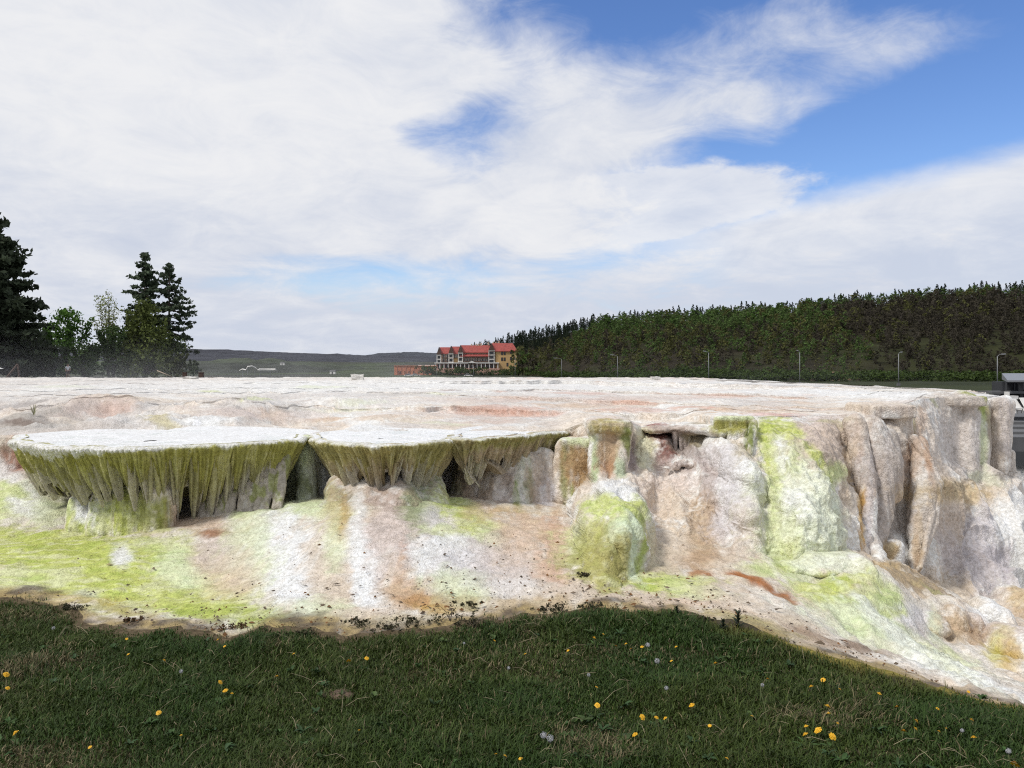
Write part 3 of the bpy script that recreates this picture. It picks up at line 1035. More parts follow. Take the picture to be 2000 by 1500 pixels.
put_big('broad_bush', 'dark hedge like bush filling the gap right of the conifer', 66, 100, *bush_big(22, hgt(640, 100), 2.6, (0.034, 0.052, 0.018), 50, 26, 0.2), kind_label='bush')
put_big('broad_bush', 'mid green bush behind the slender pale tree', 250, 110, *bush_big(23, hgt(650, 110), 3.4, (0.044, 0.066, 0.018), 50, 26, 0.2), kind_label='bush')
put_big('broad_bush', 'low bush with olive twigs left of the fallen branch', 345, 100, *bush_big(24, hgt(690, 100), 1.6, (0.050, 0.058, 0.022), 30, 26, 0.18), kind_label='bush')
# wooden posts with a rail
for p, wd_, lb in ((361, 0.11, 'dark wooden post left of its thicker neighbour, before the valley'), (393, 0.13, 'thicker dark wooden post, right of the other post')):
    q = P(p, 744, 52)
    t = thing('wooden_post', lb, 'post', tuple(q))
    MB().box(-wd_, wd_, -wd_, wd_, -0.3, 0.52).build('shaft', M_WOOD, t)
    MB().box(-wd_ * 1.15, wd_ * 1.15, -wd_ * 1.15, wd_ * 1.15, 0.523, 0.56).build('cap', M_WOOD, t)
q = P(398, 738, 54)
mb = MB()
for k in range(9):
    mb.box(-1.6 + k * 0.02, 1.4, -.04, .04, -.12, .05) if k == 0 else None
t = thing('wooden_rail', 'low reddish wooden rail running past the dark posts', 'rail', tuple(q))
mb.build('bar', M_WOOD, t)
for k in (-1.3, 0.0, 1.1):
    MB().box(k, k + .1, -.039, .039, -0.6, -.121).build('leg', M_WOOD, t)
q = P(24, 742, 80)
t = thing('timber_frame', 'leaning brown timber frame at the far left under the conifer', 'frame', tuple(q))
MB().tube([(-0.7, 0, 0), (0.55, 0, 1.55)], 0.12, 6).build('beam', M_WOOD, t)
MB().tube([(0.55, 0, 1.55), (0.75, 0, -0.2)], 0.09, 6).build('beam', M_WOOD, t)
q = P(-14, 722, 80)
t = thing('parasol', 'white parasol edge peeping in at the far left', 'parasol', tuple(q))
V = [(0, 0, .5)] + [(0.95 * math.cos(k * math.pi / 4), 0.95 * math.sin(k * math.pi / 4), 0.08) for k in range(8)] + [(0, 0, .42)]
MB().add(V, [(0, 1 + k, 1 + (k + 1) % 8) for k in range(8)] + [(9, 1 + (k + 1) % 8, 1 + k) for k in range(8)]).build('canopy', M_WHITE, t)
MB().tube([(0, 0, -1.6), (0, 0, .45)], .03, 6).build('pole', M_STEEL, t)

# fallen pale branch
q = P(318, 734, 70)
link('fallen_branch', MB().tube([(-.5, 0, .45), (0.1, 0, .2), (.8, .1, -.1)], [.05, .06, .03], 6).mesh('fallen_branch', True), mat_simple('dead_wood', (.35, .28, .2), .9), None, 'pale broken branch leaning under the pines', 'branch', loc=tuple(q))


# ================================================================== person
def skin_body(name, verts, edges, radii, mat, root=0, sub=2, parent=None):
    me = bpy.data.meshes.new(name)
    me.from_pydata(verts, edges, [])
    o = link(name, me, mat, parent)
    o.modifiers.new('skin', 'SKIN')
    sv = me.skin_vertices[0].data
    for i, r in enumerate(radii):
        sv[i].radius = (r, r) if not hasattr(r, '__len__') else r
    sv[root].use_root = True
    m = o.modifiers.new('sub', 'SUBSURF'); m.levels = sub; m.render_levels = sub
    return o


M_SKIN = mat_simple('skin', (0.42, 0.25, 0.18), 0.6, 0.05)
M_SHIRT = mat_simple('white_shirt', (0.70, 0.70, 0.72), 0.8, 0.05)
M_TROUS = mat_simple('dark_trousers', (0.06, 0.035, 0.035), 0.8, 0.1)
M_HAIR = mat_simple('dark_hair', (0.03, 0.022, 0.016), 0.7, 0.2)
YP = 92.0
per = thing('person', 'person in a white top and dark shorts standing in the steam before the thicket', 'person', tuple(P(132.5, 739.5, YP)), 0.5)
vb = [(0, 0, .92), (0, 0, 1.15), (0, 0, 1.38), (0, 0, 1.47), (0, -.01, 1.54), (0, -.02, 1.64), (.09, 0, .86), (.10, .01, .48), (.10, .03, .08), (.10, -.13, .035), (-.09, 0, .86), (-.11, -.02, .48), (-.12, .03, .08), (-.12, -.13, .035),
      (.17, 0, 1.39), (.23, .01, 1.12), (.20, -.14, .93), (.19, -.2, .86), (-.17, 0, 1.39), (-.24, .02, 1.12), (-.22, -.08, .88), (-.21, -.13, .80)]
eb = [(0, 1), (1, 2), (2, 3), (3, 4), (4, 5), (0, 6), (6, 7), (7, 8), (8, 9), (0, 10), (10, 11), (11, 12), (12, 13), (2, 14), (14, 15), (15, 16), (16, 17), (2, 18), (18, 19), (19, 20), (20, 21)]
rb = [(.14, .10), (.12, .09), (.13, .09), .055, .085, .09, .085, .06, .045, .035, .085, .06, .045, .035, .05, .042, .033, .03, .05, .042, .033, .03]
skin_body('body', vb, eb, rb, M_SKIN, 0, 2, per)
skin_body('shirt', [(0, 0, .93), (0, 0, 1.15), (0, 0, 1.37), (0, 0, 1.45), (.18, 0, 1.38), (.235, .01, 1.16), (-.18, 0, 1.38), (-.245, .02, 1.16)], [(0, 1), (1, 2), (2, 3), (2, 4), (4, 5), (2, 6), (6, 7)],
          [(.17, .13), (.155, .12), (.155, .115), .075, .07, .062, .07, .062], M_SHIRT, 0, 2, per)
skin_body('shorts', [(0, 0, .95), (.095, 0, .84), (.105, .01, .52), (-.095, 0, .84), (-.115, -.01, .52)], [(0, 1), (1, 2), (0, 3), (3, 4)], [(.165, .125), .105, .085, .105, .085], M_TROUS, 0, 2, per)
skin_body('hair', [(0, .02, 1.60), (0, .02, 1.68)], [(0, 1)], [.098, .09], M_HAIR, 0, 2, per)

# ================================================================== pool hall on the right, below the hill
M_POOL = bpy.data.materials.new('dark_water')
M_POOL.use_nodes = True
b_ = NB(M_POOL.node_tree)
pr_ = M_POOL.node_tree.nodes['Principled BSDF']
pr_.inputs['Base Color'].default_value = (0.006, 0.009, 0.009, 1)
pr_.inputs['Roughness'].default_value = 0.06
pr_.inputs['Specular IOR Level'].default_value = 0.08
tcp = b_.node('ShaderNodeTexCoord')
bn_ = b_.node('ShaderNodeBump'); bn_.inputs['Strength'].default_value = 0.15
b_.put(bn_.inputs['Height'], b_.noise(tcp.outputs['Object'], 3.0, 4))
b_.put(pr_.inputs['Normal'], bn_.outputs[0])
link('pool_water', mesh_np('pool_water', [(9, 14, -2.6), (60, 14, -2.6), (60, 44, -2.6), (9, 44, -2.6)], [[0, 1, 2, 3]]), M_POOL, kind='structure')
YB = 62.0
bx_ = lambda p: (p - 1000) * YB / F
bz_ = lambda q: EYE - (q - HZ) * YB / F
pb = thing('pool_building', 'dark pool building with a flat pale roof beyond the right end of the hill', 'building', (bx_(2050), YB, -3))
pl_ = Vector(pb.location)


def ppart(mb, name, mat, **kw):
    o = mb.build(name, mat, pb, **kw)
    o.matrix_parent_inverse = Matrix.Translation(-pl_)
    return o


ppart(MB().add([(bx_(1952), YB - 1, bz_(742.5)), (bx_(2400), YB - 1, bz_(742.5)), (bx_(2400), YB + 12, bz_(742.5) + .5), (bx_(1952) + 7.5, YB + 12, bz_(742.5) + .5), (bx_(1952), YB - 1, bz_(746)), (bx_(2400), YB - 1, bz_(746)), (bx_(2400), YB + 12, bz_(744)), (bx_(1952) + 7.5, YB + 12, bz_(744))],
               [(0, 1, 2, 3), (4, 7, 6, 5), (0, 4, 5, 1), (1, 5, 6, 2), (2, 6, 7, 3), (3, 7, 4, 0)]), 'roof', M_STEEL)
ppart(MB().box(bx_(1990), bx_(2400), YB + 1.5, YB + 3.5, bz_(800), bz_(746.2)), 'wall', M_DARKC)  # near-black colour stands in for the shade inside the open hall
ppart(MB().box(bx_(1930), bx_(2400), YB - 0.5, YB + 1.49, bz_(768.5), bz_(764)), 'terrace_slab', M_CONC)
for p in (1953, 1988, 2030, 2080, 2140):
    ppart(MB().box(bx_(p), bx_(p) + .22, YB - .3, YB - .08, bz_(800), bz_(745.2)), 'column', M_DARKC)
for k, p in enumerate((1990, 2036, 2086)):
    ppart(MB().box(bx_(p) + .5, bx_(p) + 1.4, YB + 1.40, YB + 1.497, bz_(762), bz_(749)), 'window', M_GLASS)
# stepped pool edge
st = MB()
for k, (q0, y0) in enumerate(((811, 52), (820, 50), (829, 48), (838, 46), (848, 44))):
    zt = EYE - (q0 - HZ) * y0 / F
    t_ = link('pool_step', MB().box(12, 70, y0 - 2.0 + 0.003 * k, y0 + (6 if k == 0 else 0), -4.0 - .01 * k, zt).mesh('pool_step'), M_CONC, kind='structure')
for k, (p, q) in enumerate(((1984, 806), (2004, 810), (2026, 808))):
    o = thing('sun_lounger', ('white folded sun lounger on the grey steps right of the hill end', 'white sun lounger right of the first one on the grey steps', 'white sun lounger cut by the right edge of the picture')[k], 'sun lounger', tuple(P(p, q, 49.0)), 0.3)
    MB().add([(-.35, -.3, 0.25), (.35, -.3, 0.25), (.35, .9, .25), (-.35, .9, .25), (-.35, -.3, .31), (.35, -.3, .31), (.35, .9, .31), (-.35, .9, .31)], [(0, 3, 2, 1), (4, 5, 6, 7), (0, 1, 5, 4), (1, 2, 6, 5), (2, 3, 7, 6), (3, 0, 4, 7)]).build('seat', M_WHITE, o)
    MB().add([(-.35, .5, .312), (.35, .5, .312), (.3, .95, .95), (-.3, .95, .95), (-.35, .56, .312), (.35, .56, .312), (.3, 1.0, .95), (-.3, 1.0, .95)], [(0, 1, 2, 3), (4, 7, 6, 5), (0, 4, 5, 1), (1, 5, 6, 2), (2, 6, 7, 3), (3, 7, 4, 0)]).build('backrest', M_WHITE, o)
    for a in (-.3, .26):
        for b in (-.25, .8):
            MB().box(a, a + .05, b, b + .05, -0.02, .249).build('leg', M_WHITE, o)
o = thing('sun_lounger', 'small white lounger higher up under the terrace slab', 'sun lounger', tuple(P(1975, 782, 60.0)), 0)
MB().box(-.35, .35, -.3, .3, .1, .35).build('seat', M_WHITE, o)
MB().box(-.35, -.28, -.28, .28, .353, .65).build('backrest', M_WHITE, o)
#@@PART3
# ================================================================== ground near the camera
GP = []


def gp(*rows):
    for px_, py_, y_ in rows:
        GP.append(tuple(P(px_, py_, y_)))


# lawn
for x in (-6, -3, 0, 3):
    GP.append((x, 1.0, 0.0))
for x in (-3.5, -1.5, 0, 1.5):
    GP.append((x, 3.0, 0.0))
for x in (-2.5, 0, 1.4):
    GP.append((x, 4.2, 0.0))
GP += [(-7, 4, 0.02), (-9, 6, 0.06), (4.5, 2.2, -0.12), (7, 1.5, -0.3), (2.4, 3.6, -0.04), (5.5, 2.8, -0.62), (8, 2.5, -1.0), (3.3, 3.0, -0.1)]
gp((0, 1172, 5.6), (300, 1235, 4.9), (650, 1243, 4.85), (1050, 1200, 5.2), (1350, 1205, 5.1), (1550, 1260, 4.7), (1750, 1320, 4.3), (1930, 1370, 4.1), (2000, 1385, 4.02))
# crust flat and flowstone slope
gp((-200, 1030, 7.5), (0, 1030, 7.5), (200, 1035, 7.4), (330, 1100, 6.4), (150, 1100, 6.4), (-100, 1100, 6.4), (420, 1000, 7.6), (400, 1100, 6.4), (500, 1000, 7.3), (480, 1130, 6.0),
   (600, 970, 8.3), (560, 1000, 7.2), (560, 1100, 6.1), (560, 1190, 5.3), (740, 1000, 6.9), (740, 1080, 6.1), (740, 1160, 5.5), (880, 1000, 7.2), (900, 1080, 6.3), (1000, 1010, 7.4), (1000, 1090, 6.4),
   (1000, 1160, 5.6), (1110, 1080, 6.5), (1110, 1150, 5.7), (1200, 1130, 6.0), (1350, 1110, 6.4), (1300, 1160, 5.7), (1450, 1160, 5.7), (1500, 1200, 5.3), (1500, 1095, 6.7), (1650, 1090, 6.9),
   (1580, 1200, 5.6), (1690, 1260, 5.4), (1800, 1280, 5.4), (1850, 1275, 6.1), (1900, 1310, 5.4), (2000, 1360, 5.0),
   (1990, 1290, 6.2), (2000, 1220, 7.6), (1880, 1170, 8.2), (1985, 1180, 8.8))
gp((1575, 1114, 6.75), (1655, 1116, 6.66), (1735, 1122, 6.68), (1590, 1140, 6.45), (1665, 1142, 6.38), (1745, 1148, 6.42), (1620, 1170, 6.05), (1690, 1178, 6.08), (1765, 1182, 6.30), (1640, 1195, 5.86), (1720, 1206, 5.98),
   (1800, 1148, 7.2), (1845, 1168, 7.15), (1760, 1106, 7.75), (1885, 1180, 7.0), (1800, 1186, 6.75), (1850, 1200, 6.72), (1800, 1235, 6.25), (1870, 1255, 6.45), (1760, 1215, 6.1), (1940, 1215, 7.3), (1930, 1255, 6.7))
gp((0, 960, 8.2), (-200, 950, 8.4), (20, 900, 8.8))
GP += [(7, 5, -1.3), (8, 9, -1.7), (8, 12, -2.2), (5, 11, -0.9), (3.5, 10, -0.2), (1, 10, 0.2), (-2, 10, 0.3), (-5, 10.5, 0.5), (-9, 9, 0.5), (-9, 11, 0.7), (6.5, 3.6, -0.95), (4.3, 4.4, -0.72)]
G = RBF(GP, 2e-3)


def ground_z(x, y, rough=True):
    z = G(x, y)
    if rough:
        p = np.stack([x, y, np.zeros_like(x)], -1)
        z = z + fbm(p * 2.2, 50, 4) * 0.05 + fbm(p * 14, 54, 3) * 0.012
    return z


ED = [P(a, b, c)[:2] for a, b, c in ((-500, 1150, 6.0), (0, 1172, 5.6), (60, 1180, 5.5), (150, 1190, 5.35), (220, 1215, 5.05), (300, 1235, 4.9), (420, 1241, 4.85), (560, 1245, 4.83), (650, 1243, 4.85), (760, 1240, 4.87), (860, 1235, 4.9),
                                    (950, 1216, 5.05), (1050, 1203, 5.2), (1200, 1202, 5.2), (1350, 1207, 5.1), (1450, 1230, 4.93), (1550, 1262, 4.7), (1650, 1288, 4.5), (1750, 1320, 4.3), (1850, 1345, 4.2), (1930, 1370, 4.1), (2000, 1385, 4.02))] + [np.array((3.6, 3.3)), np.array((5.0, 2.3)), np.array((8.0, 0.8))]
ED = np.array(ED)


def edge_y(x):
    x = np.asarray(x, float)
    e = np.interp(x, ED[:, 0], ED[:, 1])
    return e + (vnoise(np.stack([x * 4, x * 0, x * 0], -1), 61) - 0.5) * 0.20 + (vnoise(np.stack([x * 13, x * 0, x * 0], -1), 62) - 0.5) * 0.09


def ground_at(px_, py_):
    """where the view ray of a photo pixel meets the ground"""
    ys_ = np.linspace(2.4, 9.0, 1400)
    x_ = (px_ - 1000) * ys_ / F
    z_ = EYE - (py_ - HZ) * ys_ / F
    g_ = ground_z(x_, ys_)
    k_ = np.argmax(z_ <= g_)
    return np.array((x_[k_], ys_[k_], g_[k_]))


xs = np.linspace(-7.6, 7.4, 560)
vs = np.linspace(0, 1, 210)
# lawn sheet: from behind the camera to the lawn edge
XX, VV = np.meshgrid(xs, np.linspace(0, 1, 60), indexing='ij')
EY = edge_y(XX)
YY = -1.5 + (EY + 0.05 + 1.5) * VV ** 0.7
ZZ = ground_z(XX, YY)
p3 = np.stack([XX, YY, np.zeros_like(XX)], -1)
n = sst(fbm(p3 * 2.5, 70, 4), -0.15, 0.15)[..., None]
c = np.array((0.040, 0.036, 0.016)) * n + np.array((0.024, 0.034, 0.012)) * (1 - n)
edgef = sst(YY, EY - 0.30, EY)[..., None]
# mustard moss and damp soil along the right part of the lawn edge
ms = sst(fbm(p3 * np.array((3.0, 5.0, 1)), 74, 4), -0.10, 0.12)[..., None]
xr = sst(XX, 0.3, 1.6)[..., None]
mossc = np.array((0.20, 0.165, 0.04)) * ms + np.array((0.055, 0.045, 0.028)) * (1 - ms)
c = c * (1 - edgef) + (mossc * xr + np.array((0.10, 0.075, 0.045)) * (1 - xr)) * edgef
lawn_me = mesh_np('lawn', np.stack([XX, YY, ZZ], -1).reshape(-1, 3), grid_faces(len(xs), XX.shape[1]), c.reshape(-1, 3), True)
M_SOIL = mat_attr('soil', 0.95, 0.35, 30, 0.1)
link('lawn', lawn_me, M_SOIL, kind='structure')

# crust sheet: from the lawn edge to under the hill
XX, VV = np.meshgrid(xs, vs, indexing='ij')
EY = edge_y(XX)
YY = EY + 0.049 + (10.2 - EY) * VV
ZZ = ground_z(XX, YY)
# sheet-flow ripples (tiny rimmed steps) on the algae flat
p3 = np.stack([XX, YY, np.zeros_like(XX)], -1)
wv = fbm(p3 * 1.3, 80, 3) * 3.0
rip = np.abs(((YY * 3.2 + XX * 0.25 + wv) % 1.0) - 0.5)
ZZ = ZZ + ((0.5 - rip) * 0.022 * sst(-XX, 0.6, 1.6) * sst(7.6 - YY, 0, 0.3) + fbm(p3 * 6, 83, 3) * 0.02) * sst(YY - EY, 0.05, 0.3)
mg = np.abs(((ZZ * 26 + fbm(p3 * np.array((1.6, 1.6, 1)), 86, 3) * 5) % 1.0) - 0.5)
ZZ = ZZ + ((0.25 - mg) * (0.016 + 0.02 * sst(XX, 2.0, 2.6)) + (0.14 - np.abs(fbm(p3 * 5, 87, 3))) * (0.07 + 0.16 * sst(XX, 2.0, 2.6)) + fbm(p3 * 22, 88, 2) * 0.012) * sst(YY - EY, 0.05, 0.4)
crust_me = mesh_np('mineral_crust', np.stack([XX, YY, ZZ], -1).reshape(-1, 3), grid_faces(len(xs), len(vs)), None, True)
STONE = []          # objects whose colour is painted once everything stands
STONE.append(link('mineral_crust', crust_me, M_STONE, kind='structure'))

# ================================================================== the hot spring hill
hill = thing('travertine_terraces', 'white and cream hot spring terraces with green algae curtains filling the middle', 'rock formation', (0, 0, 0))

RIM = [(-900, 850, 9.2), (-300, 856, 8.6), (0, 850, 8.7), (200, 850, 8.9), (500, 850, 9.0), (600, 858, 8.7), (640, 852, 8.6), (900, 845, 8.7), (1100, 838, 8.8), (1150, 824, 8.5), (1235, 826, 8.4), (1262, 838, 8.9), (1330, 833, 9.1), (1395, 815, 8.7),
       (1480, 814, 8.6), (1560, 812, 8.9), (1650, 811, 9.0), (1690, 808, 9.15), (1790, 793, 9.6), (1830, 776, 10.3), (1930, 774, 10.8), (1952, 772, 11.4)]
RW = np.array([P(*r) for r in RIM])
rim_x = RW[:, 0]


def rim_y(x):
    return np.interp(x, rim_x, RW[:, 1])


RZ = RW[:, 2]


def rim_z(x):
    return np.interp(x, rim_x, RZ)


# the low rimmed steps of the hill top: (level, points on each step's rim)
STEPS = [(1.065, [(-2600, 800), (0, 800), (300, 799), (500, 791), (700, 789), (850, 792), (1000, 797), (1150, 806), (1300, 813), (1420, 811)]),
         (1.135, [(-2600, 775), (0, 775), (400, 770), (650, 768), (900, 772), (1200, 782), (1450, 793), (1700, 801), (1790, 796)]),
         (1.195, [(-2600, 762), (0, 762), (600, 758), (900, 760), (1250, 764), (1500, 774), (1700, 781), (1830, 778)]),
         (1.25, [(-2600, 752), (0, 752), (600, 749), (1100, 748), (1450, 757), (1700, 765), (1930, 775)]),
         (1.30, [(-2600, 744.5), (0, 744.5), (600, 743), (1350, 741), (1700, 758), (1940, 767)])]
CURV = []
for lv_, pts_ in STEPS:
    xs_, ys_ = [], []
    for a, b in pts_:
        yq = (EYE - lv_) * F / (b - HZ)
        xs_.append((a - 1000) * yq / F); ys_.append(yq)
    o_ = np.argsort(xs_)
    CURV.append((np.array(xs_)[o_], np.array(ys_)[o_]))


def step_y(k, x):
    y = rim_y(x) + 0.12
    for i_ in range(k + 1):
        q = np.interp(x, CURV[i_][0], CURV[i_][1])
        amp_ = 1 + 3.2 * sst(-x, -0.5, 3.5) * sst(22 - q, 0, 8)
        q = q + fbm(np.stack([x * 0.55, x * 0 + i_, x * 0], -1), 90 + i_, 4, 0.55) * (0.7 + 0.04 * q * q / 10) * amp_
        y = np.maximum(y + 0.10, q)
    return y


def top_noise(x, y):
    p = np.stack([x, y, np.zeros_like(x)], -1)
    lf = sst(-x, 0.8, 3.6) * sst(15 - y, 0, 4)
    rb = lf * sst(fbm(p * 0.8, 97, 2), -0.10, 0.08)
    return ((fbm(p * 0.75, 90, 4) * 0.60 + (0.12 - np.abs(fbm(p * np.array((0.7, 0.5, 1)), 94, 3))) * 0.5) * lf + fbm(p * 1.2, 93, 3) * 0.085 + fbm(p * 5.0, 95, 4, 0.6) * (0.045 + 0.10 * rb) + fbm(p * 17, 98, 3) * 0.018 + np.abs(fbm(p * 2.2, 99, 3)) * 0.05) * sst(y - rim_y(x), 0.0, 0.35)


def top_z(x, y):
    z = rim_z(x) + 0 * y
    prev = rim_y(x)
    base = rim_z(x)
    zs = base + 0 * y
    for k in range(5):
        yk = step_y(k, x)
        lvk = np.maximum(STEPS[k][0], base + 0.004)
        f_ = np.clip((y - prev) / np.maximum(yk - prev, 1e-3), 0, 1)
        z = np.where((y >= prev) & (y < yk), base + (lvk - base) * 0.14 * f_, z)
        z = np.where(y >= yk, lvk, z)
        zs = np.where(y >= prev, base + (lvk - base) * f_, zs)
        prev = yk
        base = lvk
    bl = 0.12 + 0.88 * sst(x + 2.0 * (vnoise(np.stack([x * 0.3, y * 0.2, 0 * x], -1), 131) - .5), -2.6, 0.4)
    return z * bl + zs * (1 - bl) + top_noise(x, y)


NS = 640
s01 = np.linspace(0, 1, NS)
rows_x, rows_y, rows_z, rows_c = [], [], [], []


def xspan(d, dr):
    xl = -9.5 - d * 0.62
    xr_ = 6.84 + dr * 0.055 + 0.08 * math.sin(dr * 1.7)
    return xl + (xr_ - xl) * s01


def add_row(y_of_x, z_of, d_guess, cc):
    x = xspan(d_guess, float(y_of_x(np.array([6.84, 6.85]))[0]) - 11.4)
    y = y_of_x(x)
    rows_x.append(x); rows_y.append(y); rows_z.append(z_of(x, y)); rows_c.append(np.full(NS, cc))


for k in range(6):
    nrow = (34, 34, 26, 22, 20, 26)[k]
    for r_ in range(nrow + 1):
        f_ = r_ / nrow

        def yf(x, f_=f_, k=k):
            a = rim_y(x) if k == 0 else step_y(k - 1, x)
            b = step_y(k, x) if k < 5 else np.maximum(a + 0.4, 37.0)
            return a + 0.012 * (k > 0) + (b - a - 0.024) * f_
        dm = float(np.mean(yf(np.linspace(-4, 5, 40)) - rim_y(np.linspace(-4, 5, 40))))
        add_row(yf, lambda x, y: top_z(x, y), dm, 0.0)
    if k < 5:
        # the riser: a vertical fluted face with a small overhanging lip
        for q in np.linspace(0, 1, 7):
            def yr(x, k=k, q=q):
                fl_ = fbm(np.stack([x * 9, x * 0 + q * 0.8, x * 0 + k], -1), 110 + k, 3) * 0.05 * math.sin(q * math.pi)
                return step_y(k, x) - 0.012 + 0.024 * q - 0.008 * math.exp(-((q - 0.85) / 0.2) ** 2) + fl_

            def zr_(x, y, k=k, q=q):
                y0 = step_y(k, x)
                return top_z(x, y0 - 0.011) * (1 - q) + (top_z(x, y0 + 0.011) + 0.008) * q
            add_row(yr, zr_, dm, 0.0 if q > 0.8 else 1.0)
XX = np.array(rows_x); YY = np.array(rows_y); ZZ = np.array(rows_z)
RISER = np.array(rows_c)
V = np.stack([XX, YY, ZZ], -1)
n1, n2 = XX.shape
Fq = [grid_faces(n1, n2)[:, ::-1]]
# side and back skirts
side = V[:, -1].copy()
sk = [side]
for zz, oo in ((0.6, -0.02), (-0.2, 0.0), (-1.2, 0.05), (-3.2, 0.15)):
    s_ = side.copy(); s_[:, 2] = zz; s_[:, 0] += oo + 0.06 * np.sin(side[:, 1] * 2.1 + zz)
    sk.append(s_)
sk = np.stack(sk, 1)
back = V[-1].copy()
bk = [back]
for zz in (0.5, -2.0):
    s_ = back.copy(); s_[:, 2] = zz; s_[:, 1] += 0.5
    bk.append(s_)
bk = np.stack(bk, 1)
Vall = np.concatenate([V.reshape(-1, 3), sk.reshape(-1, 3), bk.reshape(-1, 3)])
o1 = n1 * n2
o2 = o1 + sk.shape[0] * sk.shape[1]
Fall = np.concatenate([Fq[0], grid_faces(sk.shape[0], sk.shape[1]) + o1, grid_faces(bk.shape[0], bk.shape[1]) + o2])
STONE.append(link('terrace_top', mesh_np('terrace_top', Vall, Fall, None, True), M_STONE, hill))

# the cliff under the front rim
t_ = np.linspace(0, 1, 700)
cx = rim_x[0] + (6.9 - rim_x[0]) * t_
cy = rim_y(cx)
cz = rim_z(cx)
tx = np.gradient(cx); ty = np.gradient(cy)
ln = np.hypot(tx, ty); nx, ny = ty / ln, -tx / ln
ker = np.ones(15) / 15
nx = np.convolve(np.pad(nx, 7, 'edge'), ker, 'valid'); ny = np.convolve(np.pad(ny, 7, 'edge'), ker, 'valid')
tt = np.linspace(0, 1, 90)
T2, I2 = np.meshgrid(tt, np.arange(700), indexing='ij')
gz = np.minimum(G(cx, cy - 0.25) - 0.25, cz - 0.3)
Zc = cz[I2] + (gz - cz)[I2] * T2
fl = fbm(np.stack([cx[I2] * 7, cy[I2] * 7, Zc * 0.7], -1), 101, 4) * 0.12 * sst(T2, 0, 0.12) + fbm(np.stack([cx[I2] * 1.5, cy[I2] * 1.5, Zc * 1.2], -1), 103, 3) * 0.25 * sst(T2, 0, 0.2)
out = 0.03 * sst(T2, 0, 0.04) - 0.06 * sst(T2, 0.05, 0.3) + 0.22 * T2 ** 2 + fl
V = np.stack([cx[I2] + nx[I2] * out, cy[I2] + ny[I2] * out, Zc], -1)
STONE.append(link('cliff_face', mesh_np('cliff_face', V.reshape(-1, 3), grid_faces(90, 700)[:, ::-1], None, True), M_STONE, hill))


# ------------------------------------------------------------------ shapes grown from distance fields
def surface_nets(f, org, h):
    nx_, ny_, nz_ = f.shape
    s = f < 0
    c = np.zeros((nx_ - 1, ny_ - 1, nz_ - 1), np.int8)
    for a in (0, 1):
        for b in (0, 1):
            for d in (0, 1):
                c += s[a:nx_ - 1 + a, b:ny_ - 1 + b, d:nz_ - 1 + d]
    act = (c > 0) & (c < 8)
    I, J, K = np.nonzero(act)
    idx = -np.ones(act.shape, np.int64)
    idx[I, J, K] = np.arange(len(I))
    corners = [(a, b, d) for a in (0, 1) for b in (0, 1) for d in (0, 1)]
    val = {q: f[I + q[0], J + q[1], K + q[2]] for q in corners}
    acc = np.zeros((len(I), 3)); cnt = np.zeros(len(I))
    for q in corners:
        for ax_ in range(3):
            if q[ax_] == 0:
                r = list(q); r[ax_] = 1; r = tuple(r)
                a, b = val[q], val[r]
                m = (a < 0) != (b < 0)
                t = np.where(m, a / np.where(m, a - b, 1), 0)
                pt = np.array(q, float)[None] + np.zeros((len(I), 3))
                pt[:, ax_] += t
                acc += pt * m[:, None]; cnt += m
    V = (acc / cnt[:, None] + np.stack([I, J, K], 1)) * h + org
    Q = []
    for ax_ in range(3):
        sl0 = [slice(1, -1)] * 3; sl1 = [slice(1, -1)] * 3
        sl0[ax_] = slice(0, -1); sl1[ax_] = slice(1, None)
        m = s[tuple(sl0)] != s[tuple(sl1)]
        st_ = s[tuple(sl0)]
        A, B, C_ = np.nonzero(m)
        g = [A, B, C_]
        for k in range(3):
            if k != ax_:
                g[k] = g[k] + 1
        sgn = st_[A, B, C_]
        u, v_ = (ax_ + 1) % 3, (ax_ + 2) % 3

        def at(du, dv):
            q = [g[0].copy(), g[1].copy(), g[2].copy()]
            q[u] = q[u] + du; q[v_] = q[v_] + dv
            return idx[q[0], q[1], q[2]]
        q4 = np.stack([at(-1, -1), at(0, -1), at(0, 0), at(-1, 0)], 1)
        q4 = np.where(sgn[:, None], q4, q4[:, ::-1])
        Q.append(q4)
    Q = np.concatenate(Q)
    Q = Q[(Q >= 0).all(1)]
    return V, Q


def smin(a, b, k):
    h_ = np.clip(0.5 + 0.5 * (b - a) / k, 0, 1)
    return b * (1 - h_) + a * h_ - k * h_ * (1 - h_)


